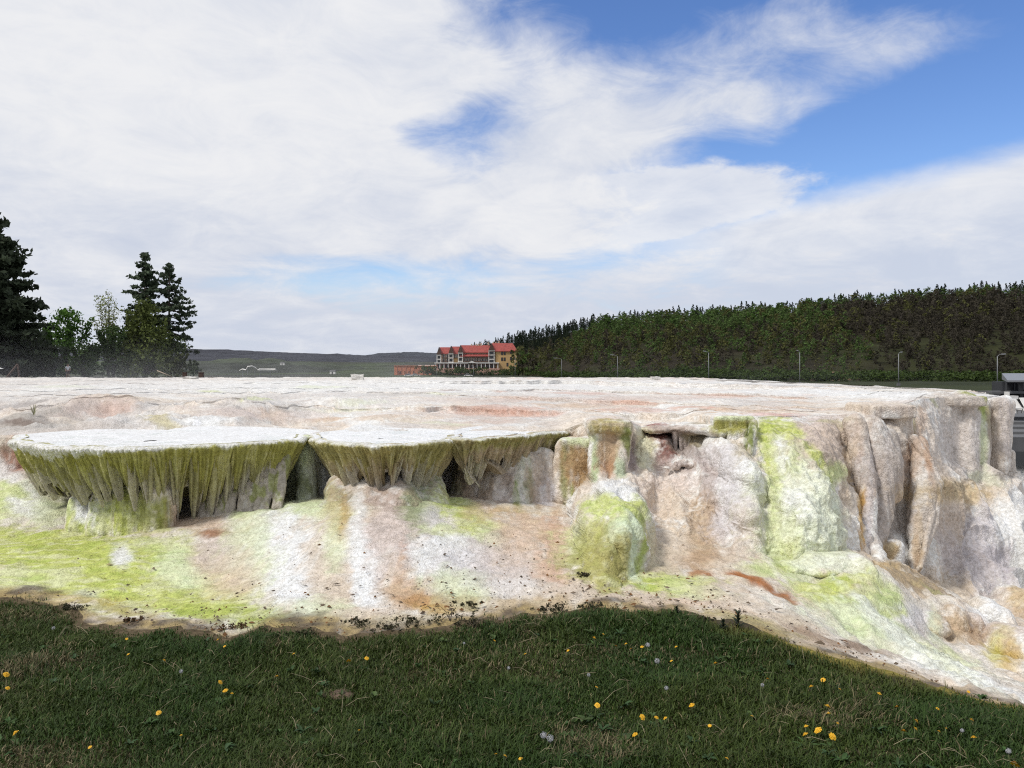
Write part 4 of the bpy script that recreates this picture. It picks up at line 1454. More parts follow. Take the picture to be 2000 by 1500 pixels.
class Rock:
    """a melted union of lumps, cones and slabs"""
    def __init__(self, k=0.06):
        self.p = []
        self.k = k
        self.lo = np.full(3, 1e9); self.hi = -self.lo

    def _bb(self, c, r):
        self.lo = np.minimum(self.lo, np.array(c) - r); self.hi = np.maximum(self.hi, np.array(c) + r)

    def lump(self, px_, py_, Y, rx, rz, ry=None):
        c = P(px_, py_, Y)
        r = np.array((rx * Y / F, (ry if ry else rx * Y / F), rz * Y / F))
        self._bb(c, r + .08)

        def f(X, Yq, Z):
            q = ((X - c[0]) / r[0], (Yq - c[1]) / r[1], (Z - c[2]) / r[2])
            k0 = np.sqrt(q[0] ** 2 + q[1] ** 2 + q[2] ** 2) + 1e-9
            k1 = np.sqrt((q[0] / r[0]) ** 2 + (q[1] / r[1]) ** 2 + (q[2] / r[2]) ** 2) + 1e-9
            return k0 * (k0 - 1) / k1
        self.p.append(f)
        return self

    def cone(self, a, ra, b, rb, flat=1.0):
        """capsule between two (px, py, Y) points; radii in pixels; flat > 1 squashes depth"""
        A, B = P(*a), P(*b)
        ra_, rb_ = ra * a[2] / F, rb * b[2] / F
        self._bb(A, ra_ + .08); self._bb(B, rb_ + .08)
        d = (B - A) * np.array((1, flat, 1))
        L2 = (d ** 2).sum()

        def f(X, Yq, Z):
            x, y, z = X - A[0], (Yq - A[1]) * flat, Z - A[2]
            t = np.clip((x * d[0] + y * d[1] + z * d[2]) / L2, 0, 1)
            return np.sqrt((x - t * d[0]) ** 2 + (y - t * d[1]) ** 2 + (z - t * d[2]) ** 2) - (ra_ + (rb_ - ra_) * t)
        self.p.append(f)
        return self

    def slab(self, px0, px1, py0, py1, Y, depth, rnd=0.03):
        a = P(px0, py1, Y); b = P(px1, py0, Y)
        c = np.array(((a[0] + b[0]) / 2, Y + depth / 2, (a[2] + b[2]) / 2))
        e = np.array(((b[0] - a[0]) / 2, depth / 2, (b[2] - a[2]) / 2)) - rnd
        self._bb(c, e + rnd + .08)

        def f(X, Yq, Z):
            q = [np.abs(X - c[0]) - e[0], np.abs(Yq - c[1]) - e[1], np.abs(Z - c[2]) - e[2]]
            return np.sqrt(sum(np.maximum(t, 0) ** 2 for t in q)) + np.minimum(np.maximum(np.maximum(q[0], q[1]), q[2]), 0) - rnd
        self.p.append(f)
        return self

    def build(self, name, h=0.016, flute=0.02, lumpy=0.02, grain=0.006, seed=0, fl_f=9.0, label=None, split=None, terr=0.35):
        lo = self.lo - 2.5 * h; hi = self.hi + 2.5 * h
        n_ = np.ceil((hi - lo) / h).astype(int) + 1
        ax_ = [lo[i] + h * np.arange(n_[i]) for i in range(3)]
        X, Yq, Z = np.meshgrid(*ax_, indexing='ij')
        f = None
        for fn in self.p:
            d = fn(X, Yq, Z)
            f = d if f is None else smin(f, d, self.k)
        V, Q = surface_nets(f, lo, h)
        # normals
        me = mesh_np(name, V, Q)
        N = np.empty(len(V) * 3, np.float32)
        me.vertices.foreach_get('normal', N)
        N = N.reshape(-1, 3).astype(float)
        wall = 1 - np.abs(N[:, 2]) ** 2
        d = fbm(V * np.array((fl_f, fl_f, 0.8)), 200 + seed, 4, 0.6) * 2 * flute * wall
        d = d + fbm(V * 3.4, 210 + seed, 4) * 2 * lumpy + fbm(V * np.array((16, 16, 22)), 220 + seed, 3, 0.65) * 2 * grain
        bil = 0.16 - np.abs(fbm(V * np.array((4.2, 4.2, 3.4)), 230 + seed, 3))
        d = d + bil * 0.9 * lumpy + (0.12 - np.abs(fbm(V * np.array((11, 11, 9)), 234 + seed, 3))) * 0.55 * lumpy
        ter = np.abs(((V[:, 2] * 15 + fbm(V * np.array((5, 5, 2)), 238 + seed, 3) * 4) % 1.0) - 0.5)
        d = d + (0.25 - ter) * 0.010 * terr
        V = V + N * d[:, None]
        bpy.data.meshes.remove(me)
        if split:
            pxq = 1000 + F * V[:, 0] / V[:, 1]
            fc = pxq[Q].mean(1)
            prev = -9999
            for lim, nm, lb in split:
                q = Q[(fc >= prev) & (fc < lim)]
                prev = lim
                us = np.unique(q)
                mp = np.zeros(len(V), int); mp[us] = np.arange(len(us))
                STONE.append(link(nm, mesh_np(nm, V[us], mp[q], None, True), M_STONE, hill, lb))
            return None
        o = link(name, mesh_np(name, V, Q, None, True), M_STONE, hill, label)
        STONE.append(o)
        return o


# pedestals and drapery under the left basin
r = Rock(0.05)
r.cone((158, 985, 7.5), 22, (156, 1030, 7.42), 30)
r.cone((205, 985, 7.42), 28, (205, 1035, 7.36), 34)
r.cone((252, 975, 7.35), 32, (252, 1040, 7.32), 36)
r.cone((310, 968, 7.3), 32, (310, 1035, 7.3), 34)
r.build('pedestal', 0.013, 0.032, 0.02, 0.008, 1, 12, label='green and white pedestals under the left basin')
r = Rock(0.012)
rg = np.random.default_rng(17)
for i in range(15):
    a = 392 + i * 11.6 + rg.normal() * 2.5
    q = 1002 - 0.16 * (a - 392) - 6 * rg.random()
    r.cone((a + 6, 890, 7.66), 8 + 4 * rg.random(), (a - 4 - 0.03 * (a - 392), q + 16, 7.47 - .02 * i * .3), 5 + 4 * rg.random())
r.build('drapery_column', 0.011, 0.02, 0.008, 0.004, 2, 16, label='grey brown drapery columns under the right half of the left basin')
r = Rock(0.1).lump(600, 935, 8.2, 44, 80, 0.2).cone((598, 868, 8.1), 18, (598, 985, 7.85), 22)
r.build('flow_wall', 0.02, 0.012, 0.02, 0.006, 3, 8, label='dark wet wall in the gap between the two basins')
# pedestals of basin two and three
r = Rock(0.09)
r.cone((678, 955, 7.85), 40, (668, 1000, 7.55), 44)
r.cone((725, 960, 7.75), 42, (718, 1010, 7.35), 48)
r.cone((775, 958, 7.75), 44, (778, 1015, 7.3), 52)
r.cone((832, 948, 7.9), 34, (838, 1000, 7.6), 42)
r.build('pedestal', 0.015, 0.040, 0.030, 0.008, 4, 10, label='streaked pedestal under the middle basin')
r = Rock(0.09)
r.cone((925, 910, 8.5), 36, (918, 985, 8.35), 40)
r.cone((968, 912, 8.42), 38, (964, 990, 8.22), 40)
r.cone((1012, 912, 8.4), 38, (1012, 992, 8.2), 40)
r.cone((1060, 905, 8.45), 32, (1062, 985, 8.3), 34)
r.build('pedestal', 0.015, 0.040, 0.026, 0.008, 5, 10, label='rounded drum under the right basin')
# buttress
r = Rock(0.05)
for a, ra in ((1102, 18), (1124, 20), (1146, 20), (1164, 14)):
    r.cone((a, 876 - (a - 1100) * .08, 8.35), ra, (a - 2, 968, 8.2), ra + 3)
r.slab(1096, 1168, 858, 876, 8.24, 0.6, 0.04)
r.build('buttress', 0.014, 0.035, 0.02, 0.008, 6, 13, label='brown and green fluted panel right of the basins')
r = Rock(0.09)
r.slab(1150, 1235, 823, 846, 7.95, 0.7, 0.03)
r.cone((1190, 850, 8.2), 34, (1188, 950, 8.1), 25)
r.cone((1222, 838, 8.1), 13, (1203, 945, 7.9), 14)
r.cone((1166, 850, 8.1), 14, (1162, 950, 7.95), 14)
r.slab(1150, 1210, 900, 960, 8.15, 0.5, 0.06)
r.build('buttress', 0.014, 0.028, 0.022, 0.008, 7, 14, label='brown squared buttress with a flared top')
# flowstone wall right of the green dome: one continuous draped sheet, cut into its bodies
RP = [(1075, 870, 8.8), (1075, 950, 8.7), (1075, 1020, 8.5), (1075, 1090, 8.0), (1110, 860, 8.75), (1110, 940, 8.5), (1105, 1000, 8.0), (1108, 1080, 6.95), (1150, 860, 8.6), (1150, 930, 8.3), (1190, 860, 8.5), (1190, 925, 8.15),
      (1140, 965, 7.75), (1140, 1000, 7.15), (1135, 1060, 6.7), (1130, 1130, 6.25), (1195, 948, 7.55), (1195, 972, 6.95), (1195, 1010, 6.55), (1195, 1065, 6.27), (1195, 1130, 6.05), (1170, 1040, 6.4), (1240, 965, 7.4), (1245, 1000, 6.85), (1250, 1060, 6.45), (1252, 1130, 6.15),
      (1230, 880, 8.4), (1248, 930, 8.05), (1278, 1040, 7.2), (1290, 1105, 6.6), (1262, 850, 8.7), (1275, 866, 8.5), (1296, 888, 8.32), (1328, 862, 8.85), (1305, 848, 8.8), (1350, 850, 8.8), (1322, 912, 8.15), (1385, 862, 8.35), (1362, 893, 8.2), (1300, 925, 8.2), (1300, 1000, 7.6), (1310, 1095, 6.75), (1345, 905, 8.15), (1340, 960, 7.8), (1345, 1050, 7.1), (1345, 1100, 6.75),
      (1400, 850, 8.5), (1395, 920, 7.95), (1400, 1000, 7.45), (1405, 1095, 6.8), (1435, 845, 8.3), (1440, 880, 7.75), (1455, 930, 7.25), (1455, 1000, 6.98), (1455, 1090, 6.75), (1490, 900, 7.85), (1494, 980, 7.42), (1498, 1090, 6.95),
      (1505, 830, 8.45), (1530, 860, 7.95), (1535, 930, 7.45), (1545, 1000, 6.95), (1545, 1088, 6.80), (1585, 850, 8.1), (1592, 890, 7.7), (1600, 940, 7.25), (1600, 1010, 6.95), (1600, 1088, 6.82), (1640, 865, 8.7), (1615, 838, 8.6), (1657, 935, 8.35), (1628, 945, 7.6), (1645, 1010, 7.15), (1645, 1088, 7.0),
      (1630, 850, 8.55), (1664, 900, 8.45), (1672, 990, 7.95), (1680, 1088, 7.5), (1690, 840, 8.8), (1700, 950, 8.45), (1715, 1060, 8.12), (1730, 850, 8.85), (1760, 900, 8.98), (1760, 1000, 8.75), (1760, 1090, 8.35),
      (1812, 820, 9.75), (1812, 900, 9.25), (1822, 980, 8.95), (1828, 1090, 8.65), (1870, 830, 10.45), (1870, 910, 10.35), (1872, 938, 9.85), (1868, 985, 9.62), (1860, 1060, 9.35), (1850, 1150, 8.75),
      (1915, 920, 10.35), (1920, 985, 9.75), (1915, 1060, 9.4), (1910, 1160, 8.75), (1955, 930, 10.6), (1958, 1000, 9.95), (1965, 1080, 9.45), (1965, 1180, 8.7), (2000, 960, 10.9), (2010, 1060, 9.7), (2010, 1180, 8.7)]
RPT = []
for q in RP:
    w3 = P(*q)
    RPT.append((w3[0], w3[2], w3[1]))
for x in np.arange(0.4, 7.0, 0.35):
    RPT.append((x, float(np.interp(x, rim_x, RW[:, 2])), float(rim_y(x)) - 0.02))
RR = RBF([(a_ * 1.0, b_, c_) for a_, b_, c_ in RPT], 4e-3)
nxs, nzs = 700, 300
gx = np.linspace(0.0, 1.0, nxs)
tz = np.linspace(0, 1, nzs)
ge = 0.36 + 6.5 * gx
zt_ = np.interp(ge, rim_x, RW[:, 2]) - 0.004
zb_ = np.minimum(-0.25 - 0.30 * sst(ge, 2.5, 5.5) * 3.6, -0.25)
GX, TZ = np.meshgrid(gx, tz, indexing='ij')
GZ = zt_[:, None] + (zb_ - zt_)[:, None] * TZ
GX = 0.36 + (6.26 + 0.86 * sst(0.34 - GZ, 0.0, 0.25) - 0.36) * GX
GY = RR(GX, GZ)
q3 = np.stack([GX, GY * 0.35, GZ], -1)
fade = sst(TZ, 0.0, 0.10)
fold = fbm(q3 * np.array((3.0, 1, 0.75)), 601, 4, 0.55) * 0.20
drp = (0.14 - np.abs(fbm(q3 * np.array((6.5, 1, 0.55)), 605, 3))) * 0.22
bil = (0.16 - np.abs(fbm(q3 * np.array((4.6, 1, 3.4)), 609, 3))) * 0.20 + (0.13 - np.abs(fbm(q3 * np.array((11, 1, 9)), 613, 3))) * 0.10
bigb = (0.16 - np.abs(fbm(q3 * np.array((1.5, 1, 1.3)), 617, 3))) * 0.9 * sst(GX, 4.6, 5.4) * sst(0.45 - GZ, 0.0, 0.3)
ter = (0.25 - np.abs(((GZ * 13 + fbm(q3 * np.array((4, 1, 1.5)), 621, 3) * 4) % 1.0) - 0.5)) * 0.008
fin_ = fbm(q3 * np.array((22, 1, 3.0)), 625, 3) * 0.030 + fbm(q3 * np.array((38, 1, 38)), 629, 2) * 0.016
dYx = (RR(GX + 0.01, GZ) - GY) / 0.01
dYz = (RR(GX, GZ + 0.01) - GY) / 0.01
nl = np.sqrt(1 + dYx ** 2 + dYz ** 2)
NX, NY, NZ = dYx / nl, -1 / nl, dYz / nl
for _ in range(3):
    for A_ in (NX, NY, NZ):
        A_[1:-1, 1:-1] = (A_[:-2, 1:-1] + A_[2:, 1:-1] + A_[1:-1, :-2] + A_[1:-1, 2:] + A_[1:-1, 1:-1]) / 5
q3 = np.stack([GX, GY, GZ], -1)
rgt = sst(GX, 4.4, 5.2)
dmp = sst(GX, 2.2, 2.4) * (1 - sst(GX, 2.95, 3.15))
fold = fbm(q3 * np.array((3.0, 1.2, 0.75)), 601, 3, 0.45) * 0.20 * (1 - 0.4 * rgt)
drp = (0.14 - np.abs(fbm(q3 * np.array((6.5, 3, 0.55)), 605, 3))) * 0.17 * (1 - 0.6 * rgt) * (1 - 0.5 * dmp)
bil = (0.16 - np.abs(fbm(q3 * np.array((4.0, 4.0, 3.2)), 609, 3))) * (0.17 + 0.08 * dmp) + (0.13 - np.abs(fbm(q3 * np.array((11, 11, 9)), 613, 3))) * 0.045
bigb = (0.16 - np.abs(fbm(q3 * np.array((1.7, 1.7, 1.5)), 617, 2))) * 0.75 * rgt * sst(0.50 - GZ, 0.0, 0.25)
fin_ = fbm(q3 * np.array((22, 16, 3.0)), 625, 3) * 0.011 * (1 - 0.5 * rgt) + fbm(q3 * np.array((36, 36, 36)), 629, 2) * 0.011
dsp = (fold + drp + bil + bigb + ter) * fade + fin_ * sst(TZ, 0, 0.03)
V = np.stack([GX + NX * dsp, GY + NY * dsp, GZ + NZ * dsp], -1).reshape(-1, 3)
Q = grid_faces(nxs, nzs)[:, ::-1]
pxq = (1000 + F * V[:, 0] / V[:, 1])[Q].mean(1)
pyq = (HZ + F * (EYE - V[:, 2]) / V[:, 1])[Q].mean(1)
bodies = [('flowstone_dome', 'green algae covered dome at the foot of the buttress', (pxq < 1292) & (pyq > 938)),
          ('flowstone_slope', 'pale pink and brown flowstone slope below the cave', (pxq < 1402) & ~((pxq < 1292) & (pyq > 938))),
          ('flowstone_dome', 'white bulging dome right of the cave', (pxq >= 1402) & (pxq < 1496)),
          ('flowstone_dome', 'large snowy dome streaked with pale green', (pxq >= 1496) & (pxq < 1672)),
          ('cliff_wall', 'upright pinkish wall behind the columns', (pxq >= 1672) & ((pxq < 1815) | (pyq < 930))),
          ('flowstone_mass', 'grey lilac rounded mass below the right wall', (pxq >= 1815) & (pyq >= 930))]
for nm, lb, msk in bodies:
    q = Q[msk]
    us = np.unique(q)
    mp = np.zeros(len(V), int); mp[us] = np.arange(len(us))
    STONE.append(link(nm, mesh_np(nm, V[us], mp[q], None, True), M_STONE, hill, lb))
# cave roof with dripstones and rubble
r = Rock(0.04)
r.lump(1282, 837, 8.75, 34, 9, 0.3)
r.lump(1325, 834, 8.8, 40, 9, 0.35)
r.lump(1368, 837, 8.6, 42, 11, 0.35)
r.lump(1350, 842, 8.55, 18, 9, 0.1)
r.lump(1400, 842, 8.4, 26, 14, 0.3)
r.build('cave_roof', 0.014, 0.03, 0.035, 0.008, 11, 9, label='broken crust roof over the small cave')
r = Rock(0.015)
for a, l in ((1318, 880), (1330, 884), (1338, 876), (1346, 880), (1357, 872)):
    r.cone((a, 842, 8.55), 6, (a + 1, l, 8.55), 3.2)
r.build('dripstone', 0.008, 0.005, 0.004, 0.002, 12, 20, label='short dripstones in the cave mouth')
r = Rock(0.02)
rg = np.random.default_rng(5)
for i in range(13):
    r.lump(1298 + 56 * rg.random(), 900 + 16 * rg.random(), 8.12 + .05 * rg.random(), 3 + 5 * rg.random(), 3 + 3 * rg.random(), 0.05)
r.build('rubble', 0.01, 0.006, 0.01, 0.006, 13, 9, label='dark broken rubble on the slope below the cave')
# green fringed slab
r = Rock(0.03)
r.slab(1398, 1476, 813, 845, 8.15, 0.7, 0.03)
r.slab(1420, 1468, 838, 900, 8.1, 0.5, 0.05)
r.cone((1471, 826, 8.1), 8, (1462, 905, 7.75), 5)
r.build('rim_slab', 0.012, 0.02, 0.01, 0.006, 14, 18, label='green fringed rim slab above the white dome')
r = Rock(0.05)
for a, b, c_, d_ in ((1578, 1096, 34, 24), (1625, 1098, 38, 20), (1662, 1100, 26, 20), (1540, 1106, 30, 14), (1600, 1112, 44, 14), (1690, 1118, 18, 26)):
    r.lump(a, b, 6.72 + (1112 - b) * .01, c_, d_, 0.2)
r.build('flowstone_lump', 0.014, 0.004, 0.012, 0.006, 16, 7, label='low white lumps at the foot of the snowy dome')
r = Rock(0.035)
r.cone((1668, 826, 8.7), 20, (1690, 930, 8.35), 20)
r.cone((1690, 930, 8.35), 20, (1697, 1040, 8.0), 15)
r.cone((1697, 1040, 8.0), 15, (1722, 1118, 7.5), 17)
r.build('column', 0.013, 0.028, 0.018, 0.006, 18, 15, label='narrow leaning column with an ochre streak')
r = Rock(0.05)
r.cone((1700, 840, 8.75), 30, (1722, 905, 8.6), 36)
r.cone((1730, 860, 8.8), 26, (1738, 960, 8.55), 26)
r.cone((1722, 905, 8.6), 36, (1715, 1000, 8.35), 20)
r.cone((1715, 1000, 8.35), 20, (1705, 1100, 8.1), 9)
r.cone((1742, 950, 8.5), 14, (1716, 1085, 8.15), 7)
r.build('column', 0.013, 0.030, 0.020, 0.006, 19, 14, label='bulging column that tapers to a point at its foot')
r = Rock(0.05)
r.slab(1742, 1786, 796, 1065, 9.1, 0.6, 0.06)
r.slab(1702, 1794, 791, 818, 9.0, 0.7, 0.03)
r.build('column', 0.015, 0.030, 0.020, 0.007, 20, 13, label='tall straight column with a ragged flared top')
r = Rock(0.03)
r.cone((1797, 866, 8.95), 14, (1806, 950, 8.7), 27)
r.cone((1806, 950, 8.7), 27, (1795, 1040, 8.5), 20)
r.cone((1795, 1040, 8.5), 20, (1784, 1110, 8.3), 7)
r.build('column', 0.013, 0.026, 0.016, 0.006, 21, 14, label='leaf shaped pale column with an orange flank')
r = Rock(0.02)
for a, b, ra, rb in (((1786, 856, 8.9), (1812, 900, 8.75), 8, 9), ((1812, 900, 8.75), (1832, 945, 8.65), 9, 9), ((1832, 945, 8.65), (1824, 1020, 8.5), 9, 8), ((1824, 1020, 8.5), (1794, 1112, 8.25), 8, 5), ((1820, 1000, 8.5), (1798, 1108, 8.22), 7, 4)):
    r.cone(a, ra, b, rb)
r.build('fin', 0.011, 0.006, 0.006, 0.003, 22, 11, label='thin curved fin edging the leaf shaped column')
r = Rock(0.06)
r.cone((1835, 795, 10.6), 30, (1832, 912, 10.45), 30, 1.0)
r.cone((1878, 795, 10.65), 32, (1876, 915, 10.45), 33)
r.cone((1912, 795, 10.7), 20, (1910, 915, 10.55), 22)
r.slab(1818, 1931, 774, 794, 10.3, 0.8, 0.03)
r.build('cliff_wall', 0.018, 0.028, 0.020, 0.007, 23, 9, label='upright grey wall near the right end of the hill')
r = Rock(0.05)
r.cone((1950, 800, 10.9), 24, (1948, 908, 10.75), 22)
r.cone((1962, 790, 11.0), 18, (1960, 905, 10.9), 10)
r.slab(1926, 1980, 778, 800, 10.75, 0.7, 0.06)
r.cone((1974, 885, 11.3), 8, (1973, 918, 11.3), 10)
r.build('column', 0.014, 0.026, 0.016, 0.006, 24, 13, label='hanging column at the far right end of the hill')
# lower cascades on the right
r = Rock(0.04)
r.slab(1704, 1772, 1058, 1112, 8.15, 0.5, 0.07)
r.build('block', 0.014, 0.014, 0.012, 0.007, 26, 11, label='low brown block with a white streak between the columns')
r = Rock(0.03)
r.cone((1862, 1205, 6.78), 28, (1862, 1262, 6.68), 27)
r.cone((1902, 1215, 6.8), 17, (1902, 1256, 6.75), 17)
r.lump(1815, 1222, 6.6, 34, 26, 0.2)
r.cone((1835, 1215, 6.72), 16, (1832, 1255, 6.62), 15)
r.cone((1884, 1212, 6.8), 16, (1884, 1262, 6.7), 15)
r.lump(1925, 1195, 7.15, 26, 26, 0.2)
r.lump(1945, 1215, 7.1, 22, 36, 0.25)
r.build('drum', 0.012, 0.03, 0.03, 0.008, 29, 10, label='stubby rounded drums at the lower right')
r = Rock(0.1)
r.lump(1990, 1190, 8.3, 40, 42, 0.4)
r.lump(1960, 1205, 8.2, 22, 26, 0.3)
r.build('flowstone_lump', 0.016, 0.02, 0.03, 0.008, 31, 8, label='ochre lump under the lilac mass at the right edge')
r = Rock(0.1)
r.lump(1985, 1275, 6.5, 45, 50, 0.4)
r.lump(1950, 1268, 6.6, 26, 30, 0.3)
r.build('flowstone_lump', 0.018, 0.02, 0.035, 0.008, 30, 8, label='ochre streaked lumps at the right edge')

#@@PART4
# ------------------------------------------------------------------ the three overhanging basins
def catmull(pts, n):
    pts = np.array(pts, float)
    k = len(pts)
    pp = np.concatenate([[2 * pts[0] - pts[1]], pts, [2 * pts[-1] - pts[-2]]])
    out = []
    ts = np.linspace(0, k - 1 - 1e-6, n)
    for t in ts:
        i = int(t); f = t - i
        p0, p1, p2, p3 = pp[i], pp[i + 1], pp[i + 2], pp[i + 3]
        out.append(0.5 * ((2 * p1) + (-p0 + p2) * f + (2 * p0 - 5 * p1 + 4 * p2 - p3) * f * f + (-p0 + 3 * p1 - 3 * p2 + p3) * f ** 3))
    return np.array(out)


def resample(c, n):
    d = np.concatenate([[0], np.cumsum(np.linalg.norm(np.diff(c, axis=0), axis=1))])
    s = np.linspace(0, d[-1], n)
    return np.stack([np.interp(s, d, c[:, i]) for i in range(c.shape[1])], 1), d[-1]


def basin(label, zr, rim_px, back, drop, inset, n_fine, n_tip, nu, seed, tones, dropvar=0.35, white=None):
    """rim_px: rim pixels from left to right, put on the level zr; back: plan points closing the basin"""
    rg = np.random.default_rng(seed)
    front = []
    for a, b in rim_px:
        Yq = (EYE - zr) * F / (b - HZ)
        front.append(((a - 1000) * Yq / F, Yq))
    c = catmull(front, 400)
    c, L = resample(c, nu)
    t = np.gradient(c, axis=0)
    t /= np.linalg.norm(t, axis=1)[:, None]
    n_ = np.stack([t[:, 1], -t[:, 0]], 1)         # outward: towards the viewer
    kk = max(3, nu // 14) | 1
    ker = np.hanning(kk + 2)[1:-1]; ker /= ker.sum()
    n_ = np.stack([np.convolve(np.pad(n_[:, i], kk // 2, 'edge'), ker, 'valid') for i in (0, 1)], 1)
    n_ /= np.linalg.norm(n_, axis=1)[:, None]
    u = np.linspace(0, 1, nu)
    sc_ = np.stack([u * L * 3.0, u * 0, u * 0], -1)
    scal = fbm(sc_, seed + 60, 2) * 0.10 + fbm(sc_ * 3.3, seed + 62, 3) * 0.045
    c = c + n_ * (scal * sst(np.minimum(u, 1 - u), 0, 0.05))[:, None]
    bs = thing('basin', None, 'x')
    del bs['category']
    bs.parent = hill
    bs['label'] = label

    def drape(name, seed, drop, inset, n_fine, n_tip, back_off, tones, lip, gap, nt_=110):
        rg = np.random.default_rng(seed)
        tips = (np.arange(n_tip) + 0.5 + (rg.random(n_tip) - 0.5) * 0.6) / n_tip
        tl = 1 - dropvar * rg.random(n_tip) ** 0.8
        tt = np.linspace(0, 1, nt_)
        U, T = np.meshgrid(u, tt, indexing='ij')
        d_all = np.abs(u[:, None] - tips[None])
        k_ = np.argmin(d_all, 1)
        srt = np.sort(d_all, 1)
        near = np.clip(2 * srt[:, 0] / (srt[:, 0] + srt[:, 1] + 1e-9), 0, 1)       # 0 at a tip, 1 half way between two
        du = (u - tips[k_])
        # length: smooth between neighbours, long at the tips
        order = np.argsort(d_all, 1)
        wa = (1 - near)[:, None] * 0.5 + 0.5
        lt = tl[order[:, :1]] * wa + tl[order[:, 1:2]] * (1 - wa)
        length = drop * lt[:, 0] * (1 - gap * near ** 2.2) * (1 + 0.16 * fbm(np.stack([u * n_fine * 1.3, u * 0, u * 0], -1), seed, 3))
        length = length * (1 + 0.55 * fbm(np.stack([u * L * 2.2, u * 0, u * 0], -1), seed + 70, 2))
        length = length * (0.72 + 0.28 * sst(np.minimum(u, 1 - u), 0, 0.06))
        Lz = length[:, None] * T
        uw = tips[k_][:, None] + du[:, None] * (1 + 0.8 * T)
        uw = uw + 0.006 * fbm(np.stack([U * 30, T * 2.5, U * 0], -1), seed + 3, 3)
        jit = fbm(np.stack([uw * n_fine * 0.35, U * 0, U * 0], -1), seed + 5, 2) * 1.6
        ph = uw * n_fine + jit
        rid = np.sqrt(np.clip(1 - np.abs(2 * (ph - np.floor(ph)) - 1), 0, 1))
        ph2 = uw * n_fine * 0.43 + jit * 0.7 + 0.3
        rid2 = np.sqrt(np.clip(1 - np.abs(2 * (ph2 - np.floor(ph2)) - 1), 0, 1))
        big = (1 - near)[:, None]
        sc = L / n_tip
        fine_a = 0.60 * L / n_fine
        bulge = 0.055 * np.sqrt(np.clip(1 - (1 - np.clip(T / 0.085, 0, 1)) ** 2, 0, 1)) + 0.012 * np.sin(np.clip(T / 0.25, 0, 1) * math.pi)
        off = bulge - inset * np.power(T * (length / drop)[:, None], 1.1) - back_off
        off = off + (rid - 0.5) * fine_a * sst(T, 0.02, 0.15) + (rid2 - 0.5) * fine_a * 1.3 * sst(T, 0.08, 0.35)
        off = off + (big ** 0.7 - 0.35) * sc * 0.60 * sst(T, 0.12, 0.8)
        X = c[:, 0][:, None] + n_[:, 0][:, None] * off
        Yq = c[:, 1][:, None] + n_[:, 1][:, None] * off
        pull = -du[:, None] * L * 0.20 * sst(T, 0.45, 1.0)
        X = X + t[:, 0][:, None] * pull
        Yq = Yq + t[:, 1][:, None] * pull
        Z = zr + 0.004 - Lz + rz[:, None] * (1 - T)
        V = np.stack([X, Yq, Z], -1)
        V = V + (fbm(V * 26, seed + 11, 3, 0.6) * 0.018 * sst(T, 0.0, 0.07))[..., None] * np.concatenate([np.broadcast_to(n_[:, None, :], (nu, nt_, 2)), np.zeros((nu, nt_, 1))], -1)
        # colour that belongs to the algae: olive with brown and pale streaks along the flutes
        st1 = fbm(np.stack([uw * n_fine * 0.55, T * 0.9, U * 0], -1), seed + 20, 3)
        st2 = fbm(np.stack([uw * n_fine * 1.7, T * 2.5, U * 0], -1), seed + 23, 3)
        zone = fbm(np.stack([U * 6, T * 1.2, U * 0], -1), seed + 26, 3)
        a = sst(st1 * 0.7 + zone * 0.9, -0.16, 0.16)[..., None]
        col = np.array(tones[0]) * (1 - a) + np.array(tones[1]) * a
        b2 = sst(T + st1 * 0.9 + zone, 0.40, 0.85)[..., None]
        col = col * (1 - b2) + np.array(tones[2]) * b2
        col = col * (1 + 0.8 * st2[..., None])
        pale = sst(st2 + 0.5 * st1, 0.10, 0.22)[..., None]
        col = col * (1 - 0.45 * pale) + np.array((0.52, 0.50, 0.30)) * 0.45 * pale
        gn = vnoise(np.stack([U * n_fine * 2.6, T * 30, U * 0], -1), seed + 30)
        gr = sst(gn, 0.35, 0.75)[..., None]
        lw = np.array([lip(q) for q in u])[:, None]
        lipc = sst(lw + 0.12 * zone + 0.22 * st1 * np.minimum(1, lw * 8) + 0.06 * (gn - .5), T - 0.03, T + 0.05)[..., None]
        col = col * (1 - lipc) + (np.array((0.78, 0.77, 0.74)) * (1 - gr * 0.35) + np.array((0.36, 0.36, 0.12)) * gr * 0.35) * lipc
        me = mesh_np(name, V.reshape(-1, 3), grid_faces(nu, nt_)[:, ::-1], np.clip(col, .01, .85).reshape(-1, 3), True)
        cur = link(name, me, M_STONE, bs)
    
    rz = 0.030 * fbm(np.stack([u * L * 7, u * 0, u * 0], -1), seed + 8, 4, 0.6)
    drape('curtain', seed, drop, inset, n_fine, n_tip, 0.0, tones, white or (lambda q: 0.05), 0.27)
    drape('inner_curtain', seed + 500, drop * 1.55, inset * 1.10, n_fine // 2, int(n_tip * 1.2), 0.075, (tones[2], (0.44, 0.41, 0.25), (0.54, 0.50, 0.42)), lambda q: 0.0, 0.45, 60)
    # the body of the bowl behind the curtain
    nb = 26
    tb = np.linspace(0, 1, nb)
    UB, TB = np.meshgrid(u[::4], tb, indexing='ij')
    cb = c[::4]; nbv = n_[::4]
    ofb = -0.16 - (inset + 0.10) * TB ** 1.0
    Vb = np.stack([cb[:, 0][:, None] + nbv[:, 0][:, None] * ofb, cb[:, 1][:, None] + nbv[:, 1][:, None] * ofb, zr - 0.02 - drop * 1.02 * TB], -1)
    Vb = Vb + (fbm(Vb * np.array((9, 9, 2)), seed + 40, 3) * 0.05)[..., None]
    ob = link('bowl', mesh_np('bowl', Vb.reshape(-1, 3), grid_faces(Vb.shape[0], nb)[:, ::-1], np.array(tones[2]) * 0.9, True), M_STONE, bs)
